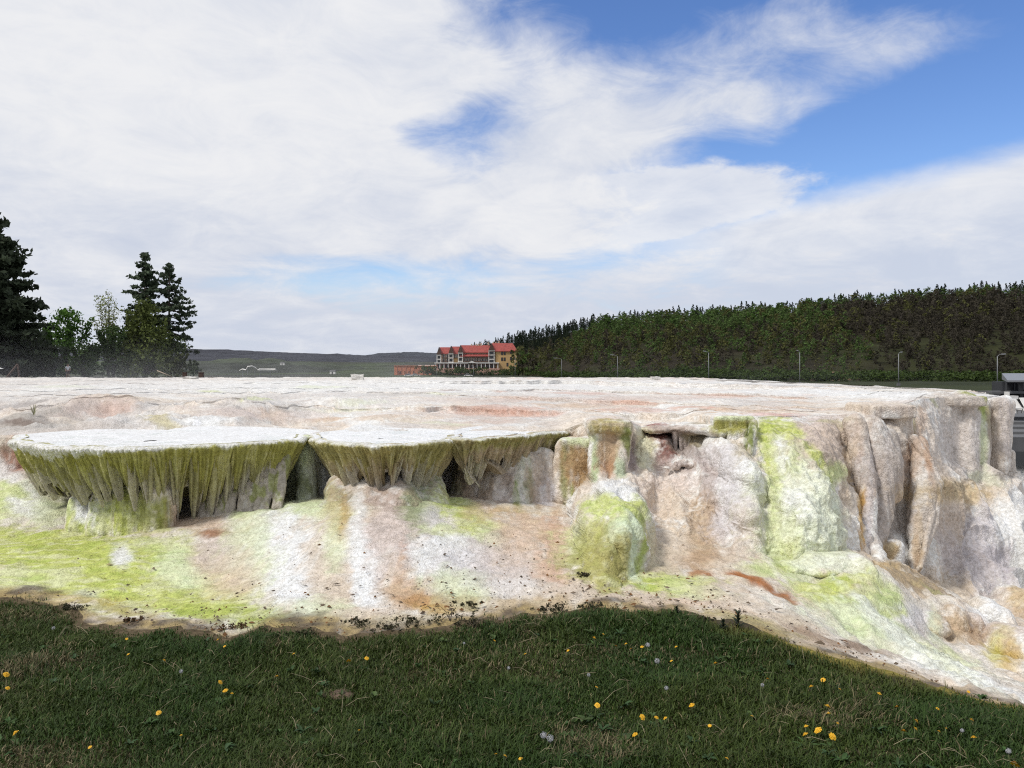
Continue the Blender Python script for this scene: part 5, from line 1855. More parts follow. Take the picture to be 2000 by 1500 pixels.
    # crusted top with a raised lip, and the sheet of water it holds
    bk_, _ = resample(catmull([tuple(front[-1])] + list(back) + [tuple(front[0])], 200), 120)
    loop = np.concatenate([c + n_ * 0.002, bk_[1:-1]])
    cen = loop.mean(0)
    m = 26
    rr = np.linspace(1, 0.02, m) ** 0.8
    RRR = np.broadcast_to(rr[None, :], (len(loop), m))
    XY = cen + (loop[:, None, :] - cen) * RRR[..., None]
    isf = np.zeros(len(loop)); isf[:nu] = 1
    isf = np.convolve(np.pad(isf, 10, 'wrap'), np.ones(21) / 21, 'valid')
    lip = -0.014 * sst(1 - RRR, 0.0, 0.16)
    pq = np.concatenate([XY, np.zeros(XY.shape[:2] + (1,))], -1)
    lipf = np.concatenate([rz, np.zeros(len(loop) - nu)])
    Zt = zr + 0.004 + lip + fbm(pq * 5, seed + 50, 4) * 0.030 * sst(1 - RRR, 0.0, 0.08) + lipf[:, None] * np.clip(1 - (1 - RRR) * 12, 0, 1)
    Vt = np.concatenate([XY, Zt[..., None]], -1)
    spk = sst(vnoise(pq * 60, seed + 55), 0.55, 0.8) * np.exp(-((RRR - 1.0) / 0.012) ** 2)
    ctop = np.array((0.80, 0.80, 0.79)) * (1 - 0.3 * spk[..., None]) + np.array((0.45, 0.45, 0.2)) * 0.3 * spk[..., None]
    link('rim_crust', mesh_np('rim_crust', Vt.reshape(-1, 3), grid_faces(len(loop), m, True), ctop.reshape(-1, 3), True), M_WETC, bs)
    wl = cen + (loop - cen) * 0.955
    mw = MB()
    Vw = [(q[0], q[1], zr - 0.013) for q in wl] + [(cen[0], cen[1], zr - 0.013)]
    mw.add(Vw, [(i, (i + 1) % len(wl), len(wl)) for i in range(len(wl))])
    mw.build('water', M_WATER, bs)
    return bs


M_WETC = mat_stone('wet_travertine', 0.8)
M_WATER = bpy.data.materials.new('thin_water')
M_WATER.use_nodes = True
b_ = NB(M_WATER.node_tree)
out_ = M_WATER.node_tree.nodes['Material Output']
gl_ = b_.node('ShaderNodeBsdfGlossy'); gl_.inputs['Roughness'].default_value = 0.25
gl_.inputs['Color'].default_value = (0.9, 0.92, 0.95, 1)
tr_ = b_.node('ShaderNodeBsdfTransparent'); tr_.inputs[0].default_value = (0.97, 0.98, 0.97, 1)
fr_ = b_.node('ShaderNodeFresnel'); fr_.inputs[0].default_value = 1.33
t_c = b_.node('ShaderNodeTexCoord')
bw_ = b_.node('ShaderNodeBump'); bw_.inputs['Strength'].default_value = 0.12; bw_.inputs['Distance'].default_value = 0.02
b_.put(bw_.inputs['Height'], b_.noise(t_c.outputs['Object'], 9, 3))
b_.put(gl_.inputs['Normal'], bw_.outputs[0])
mxw = b_.node('ShaderNodeMixShader')
M_WATER.node_tree.links.new(b_.m('MULTIPLY', fr_.outputs[0], 0.22), mxw.inputs[0])
M_WATER.node_tree.links.new(tr_.outputs[0], mxw.inputs[1])
M_WATER.node_tree.links.new(gl_.outputs[0], mxw.inputs[2])
M_WATER.node_tree.links.new(mxw.outputs[0], out_.inputs['Surface'])

OL = (0.34, 0.325, 0.085); OLB = (0.46, 0.44, 0.15); DOL = (0.30, 0.27, 0.10)
basin('widest basin on the left with a white rim and hanging olive green curtains', 0.945,
      [(36, 850), (33, 858), (52, 865), (110, 871), (220, 874), (330, 872), (430, 868), (515, 864), (570, 860), (591, 855), (594, 849)],
      [(-2.1, 8.8), (-2.6, 9.2), (-3.4, 9.5), (-4.4, 9.3), (-4.9, 8.7)], 0.52, 0.40, 96, 25, 900, 301, (OL, OLB, (0.36, 0.34, 0.16)), 0.40, lambda q: 0.07 + 0.26 * (1 - sst(q, 0.28, 0.62)) * sst(q, 0.0, 0.10))
basin('middle basin with brownish green fluted curtains', 0.945,
      [(608, 848), (604, 853), (618, 860), (660, 865), (740, 868), (810, 866), (860, 862), (884, 857), (893, 851)],
      [(-0.55, 8.7), (-0.9, 9.1), (-1.5, 9.2), (-1.95, 8.8)], 0.45, 0.40, 64, 14, 520, 331, (DOL, (0.38, 0.33, 0.12), (0.40, 0.33, 0.20)), 0.28)
basin('right basin with short dense brown green fringe', 0.955,
      [(886, 850), (892, 856), (930, 856), (990, 852), (1050, 847), (1096, 843), (1117, 840), (1119, 836)],
      [(0.62, 9.5), (0.3, 9.7), (-0.3, 9.4), (-0.6, 8.9)], 0.34, 0.25, 58, 17, 440, 361, ((0.28, 0.235, 0.11), (0.34, 0.32, 0.11), (0.44, 0.36, 0.25)), 0.35)

# loose blocks on the skyline of the hill
def block(px_, py_, Yd, wpx, hpx, label, seed):
    rg = np.random.default_rng(seed)
    x, y = P(px_, py_, Yd)[:2]
    z = float(top_z(np.array([x]), np.array([y]))[0])
    w_, h_ = wpx * Yd / F, hpx * Yd / F
    bm = bmesh.new()
    bmesh.ops.create_cube(bm, size=1)
    bmesh.ops.subdivide_edges(bm, edges=bm.edges[:], cuts=3, use_grid_fill=True)
    for v_ in bm.verts:
        v_.co = Vector((v_.co.x * w_, v_.co.y * w_ * .7, (v_.co.z + .42) * h_)) + Vector(rg.normal(size=3)) * w_ * 0.035
    me = bpy.data.meshes.new('stone_block'); bm.to_mesh(me); bm.free()
    set_col(me, np.array((0.62, 0.60, 0.56)))
    return link('stone_block', me, M_STONE, None, label, 'stone block', None, None, (x, y, z), 0.1)


block(698, 738, 27.0, 23, 11, 'squarish pale stone block on the skyline left of the orange annex', 1)
block(1280, 737, 27.0, 17, 8, 'small white stone block on the skyline left of a street lamp', 2)
block(1190, 738, 28.0, 9, 4, 'small flat stone on the skyline by the lamp between the blocks', 3)
block(372, 740, 29.0, 26, 6, 'low pale crumbly stone on the skyline below the wooden posts', 4)

# ================================================================== colour of the stone
bpy.context.view_layer.update()
allV, allF, k0 = [], [], 0
geo = []
for o in STONE:
    me = o.data
    v_ = np.empty(len(me.vertices) * 3, np.float32); me.vertices.foreach_get('co', v_)
    n_ = np.empty(len(me.vertices) * 3, np.float32); me.vertices.foreach_get('normal', n_)
    v_ = v_.reshape(-1, 3).astype(float)
    l_ = np.empty(len(me.loops), np.int32); me.loops.foreach_get('vertex_index', l_)
    geo.append((o, v_, n_.reshape(-1, 3).astype(float)))
    allV.append(v_); allF.append(l_.reshape(-1, 4) + k0); k0 += len(v_)
bvh = BVHTree.FromPolygons(np.concatenate(allV).tolist(), np.concatenate(allF).tolist())


def hit(px_, py_):
    d = Vector(((px_ - 1000) / F, 1.0, -(py_ - HZ) / F))
    r_ = bvh.ray_cast(Vector((0, 0, EYE)), d.normalized(), 60)
    return None if r_[0] is None else np.array(r_[0])


WH = (0.80, 0.80, 0.78); CR = (0.66, 0.56, 0.45); PK = (0.64, 0.54, 0.48); PE = (0.62, 0.45, 0.32); LM = (0.51, 0.56, 0.14); LG = (0.60, 0.66, 0.30)
PG = (0.66, 0.72, 0.46); OLV = (0.30, 0.31, 0.07); BR = (0.40, 0.29, 0.17); RU = (0.36, 0.13, 0.035); GY = (0.46, 0.42, 0.37); DGR = (0.16, 0.18, 0.07); OC = (0.52, 0.34, 0.11); RB = (0.20, 0.09, 0.06); LI = (0.62, 0.58, 0.58)
SALM = (0.62, 0.38, 0.29); DB = (0.13, 0.09, 0.06); MU = (0.36, 0.30, 0.07)
# (px, py, rx, ry, slant in degrees, colour, strength)
ST = [
    # top of the hill, far
    (1700, 770, 330, 9, 2, WH, .7), (900, 752, 900, 9, 0, WH, .6), (180, 775, 120, 26, -30, PK, .7), (230, 790, 50, 20, -30, SALM, .4), (310, 815, 45, 12, 40, (0.58, 0.50, 0.28), .7), (400, 820, 60, 20, 0, WH, .9),
    (470, 805, 45, 18, 0, PK, .7), (540, 812, 36, 14, 0, PE, .5), (640, 818, 36, 10, 0, PE, .7), (700, 830, 90, 9, 14, WH, .8), (40, 820, 70, 18, 0, (0.30, 0.26, 0.23), .8), (60, 805, 60, 18, 10, GY, .6), (20, 835, 60, 10, 0, GY, .7),
    (880, 762, 18, 4, 0, RB, .5), (980, 765, 14, 4, 0, SALM, .6), (960, 800, 95, 12, 5, SALM, .6), (1120, 768, 60, 5, 0, SALM, .45), (1120, 790, 110, 10, 2, PE, .5), (1230, 800, 90, 8, 2, SALM, .5), (1330, 795, 40, 6, 0, SALM, .5), (1385, 797, 16, 7, 0, (0.66, 0.27, 0.18), .6),
    (1440, 800, 60, 7, 0, PE, .6), (1510, 808, 40, 7, 0, (0.64, 0.34, 0.27), .5), (1180, 815, 70, 9, 0, PK, .5), (800, 808, 100, 9, 0, PK, .35), (1400, 775, 90, 4, 0, SALM, .35), (1570, 785, 80, 5, 2, PE, .35),
    (620, 755, 60, 6, 0, PG, .35), (410, 765, 26, 5, 0, LG, .45), (500, 778, 30, 5, 0, LG, .5), (700, 785, 60, 6, 0, PG, .3), (860, 770, 50, 4, 0, PG, .3), (120, 755, 60, 8, 0, PG, .25), (660, 800, 70, 6, 0, PG, .25), (850, 825, 60, 4, 0, PG, .3),
    (60, 790, 90, 12, -10, (0.42, 0.38, 0.35), .8), (30, 822, 50, 8, 0, (0.20, 0.15, 0.12), .8), (110, 800, 60, 8, 0, GY, .6), (150, 790, 26, 10, -30, (0.55, 0.46, 0.40), .7), (270, 775, 60, 14, 0, CR, .6), (350, 795, 40, 8, 30, PK, .5), (590, 815, 60, 14, 0, PK, .5), (560, 800, 40, 8, 0, GY, .4),
    (780, 770, 60, 6, 0, GY, .4), (1080, 777, 120, 6, 2, PK, .6), (1300, 778, 120, 5, 2, PK, .6), (1560, 797, 90, 6, 2, PK, .6), (1660, 795, 60, 6, 2, CR, .6), (1250, 788, 60, 5, 2, SALM, .5), (1050, 806, 80, 7, 4, SALM, .5), (1840, 768, 70, 4, 2, GY, .5),
    # left flank
    (28, 900, 26, 42, 10, (0.36, 0.20, 0.14), .9), (5, 930, 40, 20, 10, WH, .6), (10, 985, 120, 34, 0, LG, .8), (60, 985, 40, 30, 0, WH, .8), (100, 1000, 45, 30, 0, PG, .6), (95, 955, 40, 22, 35, DGR, .6), (30, 960, 40, 12, 25, LG, .8),
    # pedestals left
    (165, 1005, 26, 34, 0, WH, .9), (135, 1000, 14, 34, 0, LG, .7), (205, 1000, 16, 40, 0, LG, .8), (185, 1010, 14, 28, 0, WH, .7), (240, 1000, 28, 42, 0, OLV, .8), (285, 1000, 22, 42, 0, (0.36, 0.37, 0.12), .8), (325, 1000, 18, 42, 0, OLV, .85),
    (375, 980, 34, 30, 0, (0.22, 0.19, 0.16), .8), (600, 930, 46, 70, 0, (0.56, 0.58, 0.48), .9), (600, 880, 16, 36, 0, PG, .8), (572, 950, 24, 40, 0, (0.22, 0.25, 0.12), .7),  # dark strokes paint the recess and the shade under the basin's right side
    # algae flat
    (160, 1090, 260, 62, 2, LM, .85), (260, 1150, 220, 46, 8, LM, .7), (60, 1060, 160, 30, 0, LM, .7), (400, 1190, 110, 26, 8, LM, .75), (470, 1205, 120, 18, 4, (0.36, 0.43, 0.06), .6), (40, 1140, 120, 24, 0, LG, .5), (330, 1080, 60, 34, 20, LG, .5),
    (238, 1082, 20, 20, 50, WH, .8), (345, 1105, 34, 40, -20, PG, .7), (385, 1130, 30, 24, 30, PG, .6), (90, 1165, 120, 14, 4, OC, .55), (60, 1150, 30, 10, 0, WH, .4), (170, 1160, 30, 8, 0, (0.62, 0.62, 0.55), .5), (240, 1195, 80, 12, 10, MU, .6),
    # centre slope
    (430, 1055, 46, 50, 20, PK, .7), (415, 1040, 40, 8, 0, (0.34, 0.17, 0.09), .8), (380, 1020, 60, 12, 0, PE, .6), (480, 995, 34, 26, 0, LG, .7), (520, 985, 60, 26, 0, PG, .8), (600, 985, 80, 24, 0, PG, .8), (640, 960, 40, 20, 0, DGR, .6),
    (550, 1080, 62, 90, 0, WH, .95), (570, 1150, 44, 40, 0, WH, .9), (490, 1060, 50, 70, 0, PG, .55), (460, 1120, 40, 44, 0, CR, .6), (440, 1140, 50, 40, 30, PE, .35), (630, 1110, 30, 80, 0, CR, .75), (655, 1060, 24, 60, 0, PG, .5), (660, 1010, 34, 30, 0, (0.60, 0.55, 0.30), .6), (672, 990, 10, 40, 0, OC, .6), (650, 985, 14, 36, 0, (0.55, 0.48, 0.25), .7),
    (700, 990, 14, 50, 0, WH, .6), (712, 1090, 32, 90, 0, WH, .95), (720, 1160, 30, 30, 0, WH, .9), (770, 1020, 50, 60, 0, PK, .8), (750, 975, 40, 26, 0, (0.50, 0.40, 0.34), .8), (765, 1080, 44, 50, 0, PK, .5), (790, 1085, 10, 34, 0, RU, .55), (786, 1120, 12, 40, 0, PE, .7), (810, 1170, 60, 24, 10, (0.48, 0.25, 0.08), .75), (840, 1188, 44, 9, 0, OC, .7), (790, 1150, 40, 24, 0, PE, .6),
    (815, 970, 22, 60, 0, (0.26, 0.30, 0.15), .75), (845, 985, 22, 60, 0, (0.34, 0.40, 0.22), .6), (850, 1020, 24, 50, 0, LI, .6), (880, 985, 44, 26, 20, LG, .85), (920, 1010, 52, 32, 20, LM, .8), (960, 1040, 34, 26, 0, LG, .7), (860, 1035, 40, 14, 0, LG, .6), (880, 1080, 80, 40, 0, WH, .75), (920, 1100, 60, 40, 0, LI, .5), (990, 1080, 60, 50, 0, PK, .6), (900, 1140, 60, 30, 0, PG, .6), (930, 1165, 40, 18, 0, LG, .5), (1000, 1135, 80, 30, 0, LI, .4),
    (890, 940, 26, 40, 0, (0.20, 0.22, 0.11), .8), (905, 930, 20, 40, 0, BR, .4), (950, 950, 46, 60, 0, (0.52, 0.42, 0.33), .8), (940, 1000, 40, 24, 0, PE, .5), (990, 950, 18, 60, 0, (0.55, 0.47, 0.42), .7), (1012, 960, 10, 60, 0, (0.22, 0.28, 0.08), .75), (1022, 965, 7, 60, 0, WH, .5), (1035, 950, 10, 60, 0, (0.22, 0.26, 0.08), .65), (1050, 960, 14, 60, 0, (0.40, 0.31, 0.25), .6), (1070, 960, 16, 44, 0, LI, .8), (1020, 1000, 70, 14, 0, OC, .4), (1040, 1040, 60, 30, 0, PE, .65), (1085, 1070, 34, 70, 0, (0.62, 0.40, 0.28), .7), (1010, 1020, 50, 16, 0, PE, .5),
    # buttress and green dome
    (1105, 910, 10, 60, 0, (0.25, 0.27, 0.08), .8), (1118, 910, 6, 60, 0, (0.22, 0.32, 0.07), .8), (1140, 910, 20, 56, 0, (0.36, 0.23, 0.11), .9), (1162, 910, 8, 56, 0, (0.42, 0.50, 0.28), .9), (1140, 862, 40, 10, 0, PG, .7), (1185, 840, 44, 20, 0, (0.40, 0.32, 0.10), .85), (1190, 890, 24, 40, 0, (0.45, 0.32, 0.20), .9), (1190, 920, 24, 20, 0, (0.42, 0.24, 0.13), .7), (1225, 850, 10, 34, 0, (0.22, 0.24, 0.07), .9), (1215, 915, 12, 30, 0, (0.46, 0.52, 0.36), .9),
    (1195, 830, 44, 4, 0, (0.60, 0.50, 0.36), .6), (1200, 960, 60, 22, 0, WH, .85), (1175, 985, 50, 26, 0, LM, .8), (1240, 990, 40, 20, 0, LM, .8), (1130, 1060, 20, 60, 0, (0.46, 0.45, 0.18), .7), (1290, 1085, 36, 50, 0, (0.58, 0.48, 0.36), .7), (1160, 1070, 46, 64, 0, (0.38, 0.36, 0.11), .9), (1190, 1080, 40, 66, 0, (0.33, 0.28, 0.10), .9), (1180, 1040, 40, 30, 0, (0.44, 0.42, 0.13), .6), (1135, 1040, 30, 40, 0, LG, .6), (1130, 1030, 14, 20, 0, WH, .5), (1228, 1060, 20, 80, 0, (0.64, 0.72, 0.52), .95), (1260, 1060, 14, 80, 0, (0.38, 0.44, 0.12), .85), (1170, 1110, 50, 26, 0, (0.36, 0.32, 0.12), .6), (1280, 1060, 14, 60, 0, (0.50, 0.46, 0.22), .5),
    # cave and slope
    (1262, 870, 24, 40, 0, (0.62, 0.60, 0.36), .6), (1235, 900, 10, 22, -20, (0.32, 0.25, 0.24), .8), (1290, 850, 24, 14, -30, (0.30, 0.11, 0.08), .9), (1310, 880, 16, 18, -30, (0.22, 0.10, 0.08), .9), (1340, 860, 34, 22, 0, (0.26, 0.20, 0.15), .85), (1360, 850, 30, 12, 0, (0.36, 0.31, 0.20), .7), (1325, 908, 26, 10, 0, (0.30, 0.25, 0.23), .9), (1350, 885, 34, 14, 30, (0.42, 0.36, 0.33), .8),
    (1290, 960, 60, 50, 0, PK, .5), (1290, 990, 50, 40, 20, PE, .35), (1330, 838, 66, 8, 0, (0.46, 0.37, 0.31), .8), (1320, 985, 50, 40, 0, CR, .6), (1385, 950, 18, 70, 0, (0.44, 0.36, 0.33), .7), (1375, 1040, 40, 60, 0, (0.46, 0.32, 0.19), .75), (1360, 1085, 60, 20, 0, (0.46, 0.30, 0.17), .7), (1310, 1070, 40, 40, 0, CR, .6), (1340, 935, 30, 30, 0, PK, .5),
    (1450, 890, 22, 34, 0, (0.52, 0.45, 0.32), .8), (1410, 890, 30, 30, 0, LI, .6), (1455, 940, 50, 50, 0, WH, .8), (1430, 1000, 40, 60, 0, LI, .7), (1480, 1020, 30, 60, 0, CR, .4), (1440, 1080, 50, 30, 0, (0.56, 0.46, 0.36), .5), (1420, 930, 24, 40, 0, LI, .5),
    (1436, 830, 44, 18, 0, (0.34, 0.32, 0.08), .95), (1468, 850, 8, 40, 0, (0.20, 0.23, 0.06), .9), (1440, 815, 50, 4, 0, PG, .7),
    # snowy dome
    (1500, 840, 20, 40, 0, LM, .85), (1530, 840, 40, 22, 25, LM, .8), (1560, 870, 40, 26, 40, LM, .8), (1530, 900, 30, 60, -15, WH, .9), (1508, 930, 14, 90, -6, LM, .8), (1565, 905, 26, 34, 20, (0.52, 0.58, 0.16), .85), (1590, 890, 22, 30, 30, WH, .7), (1610, 900, 26, 26, 40, LM, .7), (1590, 930, 40, 26, 0, WH, .8), (1516, 1020, 16, 90, 0, (0.52, 0.58, 0.20), .75), (1502, 1060, 10, 50, 0, (0.42, 0.46, 0.14), .7), (1560, 990, 40, 60, 0, WH, .95), (1620, 1000, 34, 60, 0, (0.74, 0.78, 0.62), .8), (1592, 1040, 14, 50, 0, (0.60, 0.65, 0.30), .6), (1560, 1075, 70, 20, 0, PG, .7), (1640, 1040, 20, 60, 0, PG, .5), (1655, 990, 14, 70, 10, CR, .5),
    (1600, 840, 60, 30, 0, (0.54, 0.44, 0.38), .7), (1640, 880, 26, 50, 0, (0.48, 0.36, 0.24), .7), (1620, 815, 40, 8, 0, PK, .6), (1615, 822, 30, 5, 0, (0.45, 0.42, 0.20), .5), (1650, 830, 12, 20, 0, (0.45, 0.42, 0.20), .5), (1590, 1100, 90, 16, 0, WH, .8), (1580, 1095, 30, 20, 0, (0.76, 0.79, 0.68), .8),
    (1640, 1165, 100, 36, 10, LM, .6), (1780, 1245, 120, 18, 25, LG, .6), (1860, 1300, 100, 12, 28, LM, .4), (1700, 1215, 60, 14, 25, LM, .5), (1580, 960, 90, 130, 0, (0.72, 0.75, 0.54), .55), (1560, 1000, 40, 60, 0, WH, .6), (1625, 1000, 34, 70, 0, (0.74, 0.77, 0.62), .7), (1540, 1040, 30, 50, 0, (0.66, 0.70, 0.40), .5),
    # columns
    (1680, 990, 10, 90, 5, (0.55, 0.33, 0.12), .9), (1665, 930, 10, 40, 10, OC, .6), (1668, 880, 18, 60, 0, (0.68, 0.64, 0.60), .8), (1698, 980, 10, 100, 3, LI, .7), (1705, 1100, 14, 30, 20, (0.58, 0.42, 0.22), .7), (1708, 850, 26, 30, 0, WH, .7), (1715, 930, 36, 70, 0, (0.46, 0.40, 0.37), .75), (1675, 860, 8, 40, 0, (0.44, 0.27, 0.20), .5), (1720, 1040, 22, 60, 0, (0.44, 0.39, 0.35), .7), (1740, 900, 12, 80, 0, LI, .6),
    (1765, 930, 26, 140, 0, (0.46, 0.40, 0.35), .8), (1760, 800, 40, 12, 0, (0.50, 0.42, 0.36), .6), (1786, 830, 6, 50, 0, (0.30, 0.29, 0.12), .6), (1788, 980, 6, 90, 0, LI, .6), (1800, 930, 20, 60, 0, (0.70, 0.66, 0.60), .8), (1814, 900, 8, 60, -12, (0.44, 0.28, 0.18), .8), (1795, 1030, 20, 50, 0, (0.58, 0.46, 0.33), .7), (1822, 1000, 14, 80, 5, (0.60, 0.53, 0.46), .8), (1790, 1080, 10, 40, 0, (0.5, 0.36, 0.22), .6),
    (1870, 860, 70, 80, 0, (0.60, 0.54, 0.49), .8), (1875, 790, 60, 20, 0, (0.52, 0.44, 0.36), .6), (1805, 860, 18, 60, 0, (0.52, 0.38, 0.28), .7), (1920, 800, 8, 40, 0, (0.32, 0.35, 0.08), .9), (1922, 860, 10, 50, 0, (0.56, 0.60, 0.36), .7), (1820, 778, 30, 8, 0, (0.42, 0.40, 0.20), .6), (1950, 850, 24, 80, 0, (0.48, 0.40, 0.32), .7), (1965, 820, 14, 60, 0, (0.56, 0.50, 0.46), .6), (1933, 830, 6, 50, 0, (0.36, 0.28, 0.20), .6),
    (1870, 960, 60, 26, 0, (0.56, 0.42, 0.24), .75), (1910, 930, 40, 10, 0, (0.66, 0.66, 0.50), .7), (1930, 990, 24, 40, 0, LI, .7), (1860, 1040, 50, 60, 0, (0.55, 0.46, 0.38), .8), (1860, 1090, 40, 50, 0, (0.52, 0.46, 0.44), .7), (1920, 1060, 40, 70, 0, LI, .8), (1915, 1130, 50, 60, 0, (0.50, 0.45, 0.45), .7), (1960, 1100, 24, 70, 0, (0.50, 0.46, 0.48), .7), (1985, 1000, 26, 50, 0, WH, .8), (1990, 1090, 20, 60, 0, (0.70, 0.70, 0.66), .7), (1990, 1160, 20, 30, 0, OC, .5),
    # lower right cascade
    (1735, 1078, 30, 24, 0, (0.44, 0.32, 0.17), .8), (1764, 1075, 8, 34, 0, WH, .85), (1740, 1105, 44, 14, 0, OC, .6), (1790, 1140, 70, 24, 20, (0.40, 0.30, 0.18), .85), (1830, 1160, 40, 12, 10, (0.36, 0.34, 0.16), .6), (1800, 1125, 30, 8, 20, (0.34, 0.24, 0.13), .6), (1860, 1150, 50, 14, 25, (0.60, 0.50, 0.38), .7), (1800, 1180, 60, 8, 0, (0.66, 0.62, 0.54), .6), (1910, 1180, 40, 16, 20, CR, .5),
    (1500, 1115, 60, 20, 0, LG, .7), (1540, 1100, 40, 24, 0, (0.50, 0.55, 0.14), .5), (1560, 1130, 40, 30, 20, PG, .6), (1660, 1135, 90, 18, -6, LM, .85), (1630, 1170, 60, 30, 10, LM, .75), (1700, 1170, 60, 30, 0, LG, .7), (1690, 1150, 30, 16, 0, (0.56, 0.52, 0.34), .4), (1740, 1170, 26, 40, 0, (0.50, 0.58, 0.26), .7), (1650, 1190, 60, 16, 10, WH, .4), (1700, 1210, 40, 12, 40, WH, .6), (1770, 1200, 40, 20, 0, WH, .7), (1730, 1200, 40, 8, 0, LM, .6),
    (1800, 1215, 34, 26, 0, LI, .6), (1825, 1215, 16, 40, 0, (0.56, 0.60, 0.42), .7), (1865, 1225, 36, 40, 0, (0.52, 0.38, 0.24), .8), (1902, 1235, 18, 34, 0, (0.46, 0.32, 0.20), .8), (1925, 1200, 26, 26, 0, WH, .8), (1780, 1250, 60, 12, 25, LM, .6), (1850, 1290, 80, 16, 28, LG, .7), (1830, 1290, 40, 10, 28, LM, .6), (1800, 1290, 120, 20, 27, WH, .7), (1920, 1330, 120, 20, 25, WH, .85), (1960, 1275, 36, 34, 20, (0.55, 0.48, 0.12), .85), (1975, 1290, 24, 30, 0, OC, .7), (1960, 1220, 60, 30, 0, PK, .5), (1980, 1200, 40, 14, 0, (0.5, 0.34, 0.2), .5),
    (1640, 1110, 110, 22, 0, (0.72, 0.74, 0.58), .7), (1750, 1245, 190, 40, 22, (0.70, 0.74, 0.56), .6), (1690, 1200, 90, 24, 20, PG, .6), (1850, 1310, 170, 26, 27, (0.76, 0.78, 0.68), .7),
    # crust in front of the right side
    (1300, 1140, 110, 20, 0, LM, .75), (1360, 1150, 70, 22, 10, LG, .6), (1240, 1135, 50, 12, 0, LM, .7), (1450, 1125, 60, 14, 20, CR, .5), (1440, 1122, 26, 7, 12, RU, .9), (1475, 1132, 30, 10, 22, RU, .95), (1500, 1148, 24, 8, 40, (0.34, 0.14, 0.05), .95), (1530, 1166, 24, 9, 25, RU, .9), (1548, 1176, 14, 6, 30, (0.40, 0.20, 0.10), .8), (1365, 1118, 20, 5, 0, (0.42, 0.20, 0.08), .8), (1385, 1122, 8, 4, 0, RU, .7), (1440, 1180, 80, 24, 20, CR, .6), (1250, 1185, 220, 16, 0, PE, .45), (1150, 1170, 120, 20, 0, CR, .6), (1560, 1210, 60, 20, 20, (0.62, 0.52, 0.40), .6), (1480, 1215, 90, 14, 15, MU, .6), (1600, 1245, 70, 12, 22, (0.28, 0.17, 0.09), .6), (1690, 1265, 60, 8, 22, (0.22, 0.13, 0.07), .7),
    (1050, 1185, 200, 12, 0, (0.46, 0.34, 0.18), .6), (700, 1215, 220, 16, 0, (0.50, 0.42, 0.24), .5), (560, 1225, 160, 12, 0, (0.30, 0.22, 0.10), .6), (300, 1222, 120, 10, 8, (0.30, 0.22, 0.11), .6), (860, 1220, 130, 10, 0, (0.34, 0.30, 0.24), .6), (1100, 1197, 200, 7, 0, (0.32, 0.24, 0.08), .6), (620, 1190, 60, 20, 0, PG, .5), (690, 1195, 60, 12, 0, CR, .6),
    (460, 940, 96, 50, 0, (0.40, 0.35, 0.28), .95), (430, 930, 12, 60, 0, OLV, .5), (490, 940, 12, 60, 0, OLV, .5), (540, 920, 26, 60, 0, (0.24, 0.27, 0.10), .7),
    (1160, 1075, 44, 56, 0, (0.42, 0.40, 0.13), .75), (1205, 1100, 26, 50, 0, (0.36, 0.32, 0.11), .75), (1180, 990, 60, 22, 0, (0.60, 0.66, 0.26), .6), (1215, 958, 40, 14, 0, WH, .6), (1630, 868, 34, 48, -25, (0.55, 0.45, 0.37), .9), (1655, 930, 12, 50, 0, (0.58, 0.47, 0.36), .8), (1545, 842, 30, 14, 30, LM, .7), (1592, 880, 26, 12, 45, LM, .7), (1628, 930, 16, 26, 20, LG, .7), (1135, 1060, 16, 50, 0, (0.42, 0.42, 0.16), .7), (1236, 1060, 14, 80, 0, (0.64, 0.71, 0.52), .9),
]
strokes = []
for (a, b, rx, ry, sl, colr, s) in ST:
    h_ = hit(a, b)
    if h_ is None:
        continue
    Yq = h_[1]
    cs, sn = math.cos(R(sl)), math.sin(R(sl))
    ax_u = None
    vecs = []
    for (ex, ey, rlen) in ((cs, sn, rx), (-sn, cs, ry)):
        best = []
        for sg in (1, -1):
            q = hit(a + sg * ex * rlen * 0.5, b + sg * ey * rlen * 0.5)
            if q is not None:
                best.append((q - h_) * sg * 2)
        flat = np.array((ex * rlen * Yq / F, 0, -ey * rlen * Yq / F))
        best = [q for q in best if np.linalg.norm(q) < 5.0 * np.linalg.norm(flat) + 0.03]
        vecs.append(np.mean(best, 0) if best else flat)
    u_, v_ = vecs
    w_ = np.cross(u_, v_)
    if np.linalg.norm(w_) < 1e-9:
        continue
    w_ = w_ / np.linalg.norm(w_) * max(0.20, 0.7 * max(np.linalg.norm(u_), np.linalg.norm(v_)))
    Mi = np.linalg.inv(np.stack([u_, v_, w_], 1))
    strokes.append((h_, Mi, max(np.linalg.norm(u_), np.linalg.norm(v_), np.linalg.norm(w_)) * 1.9, np.array(colr), s))

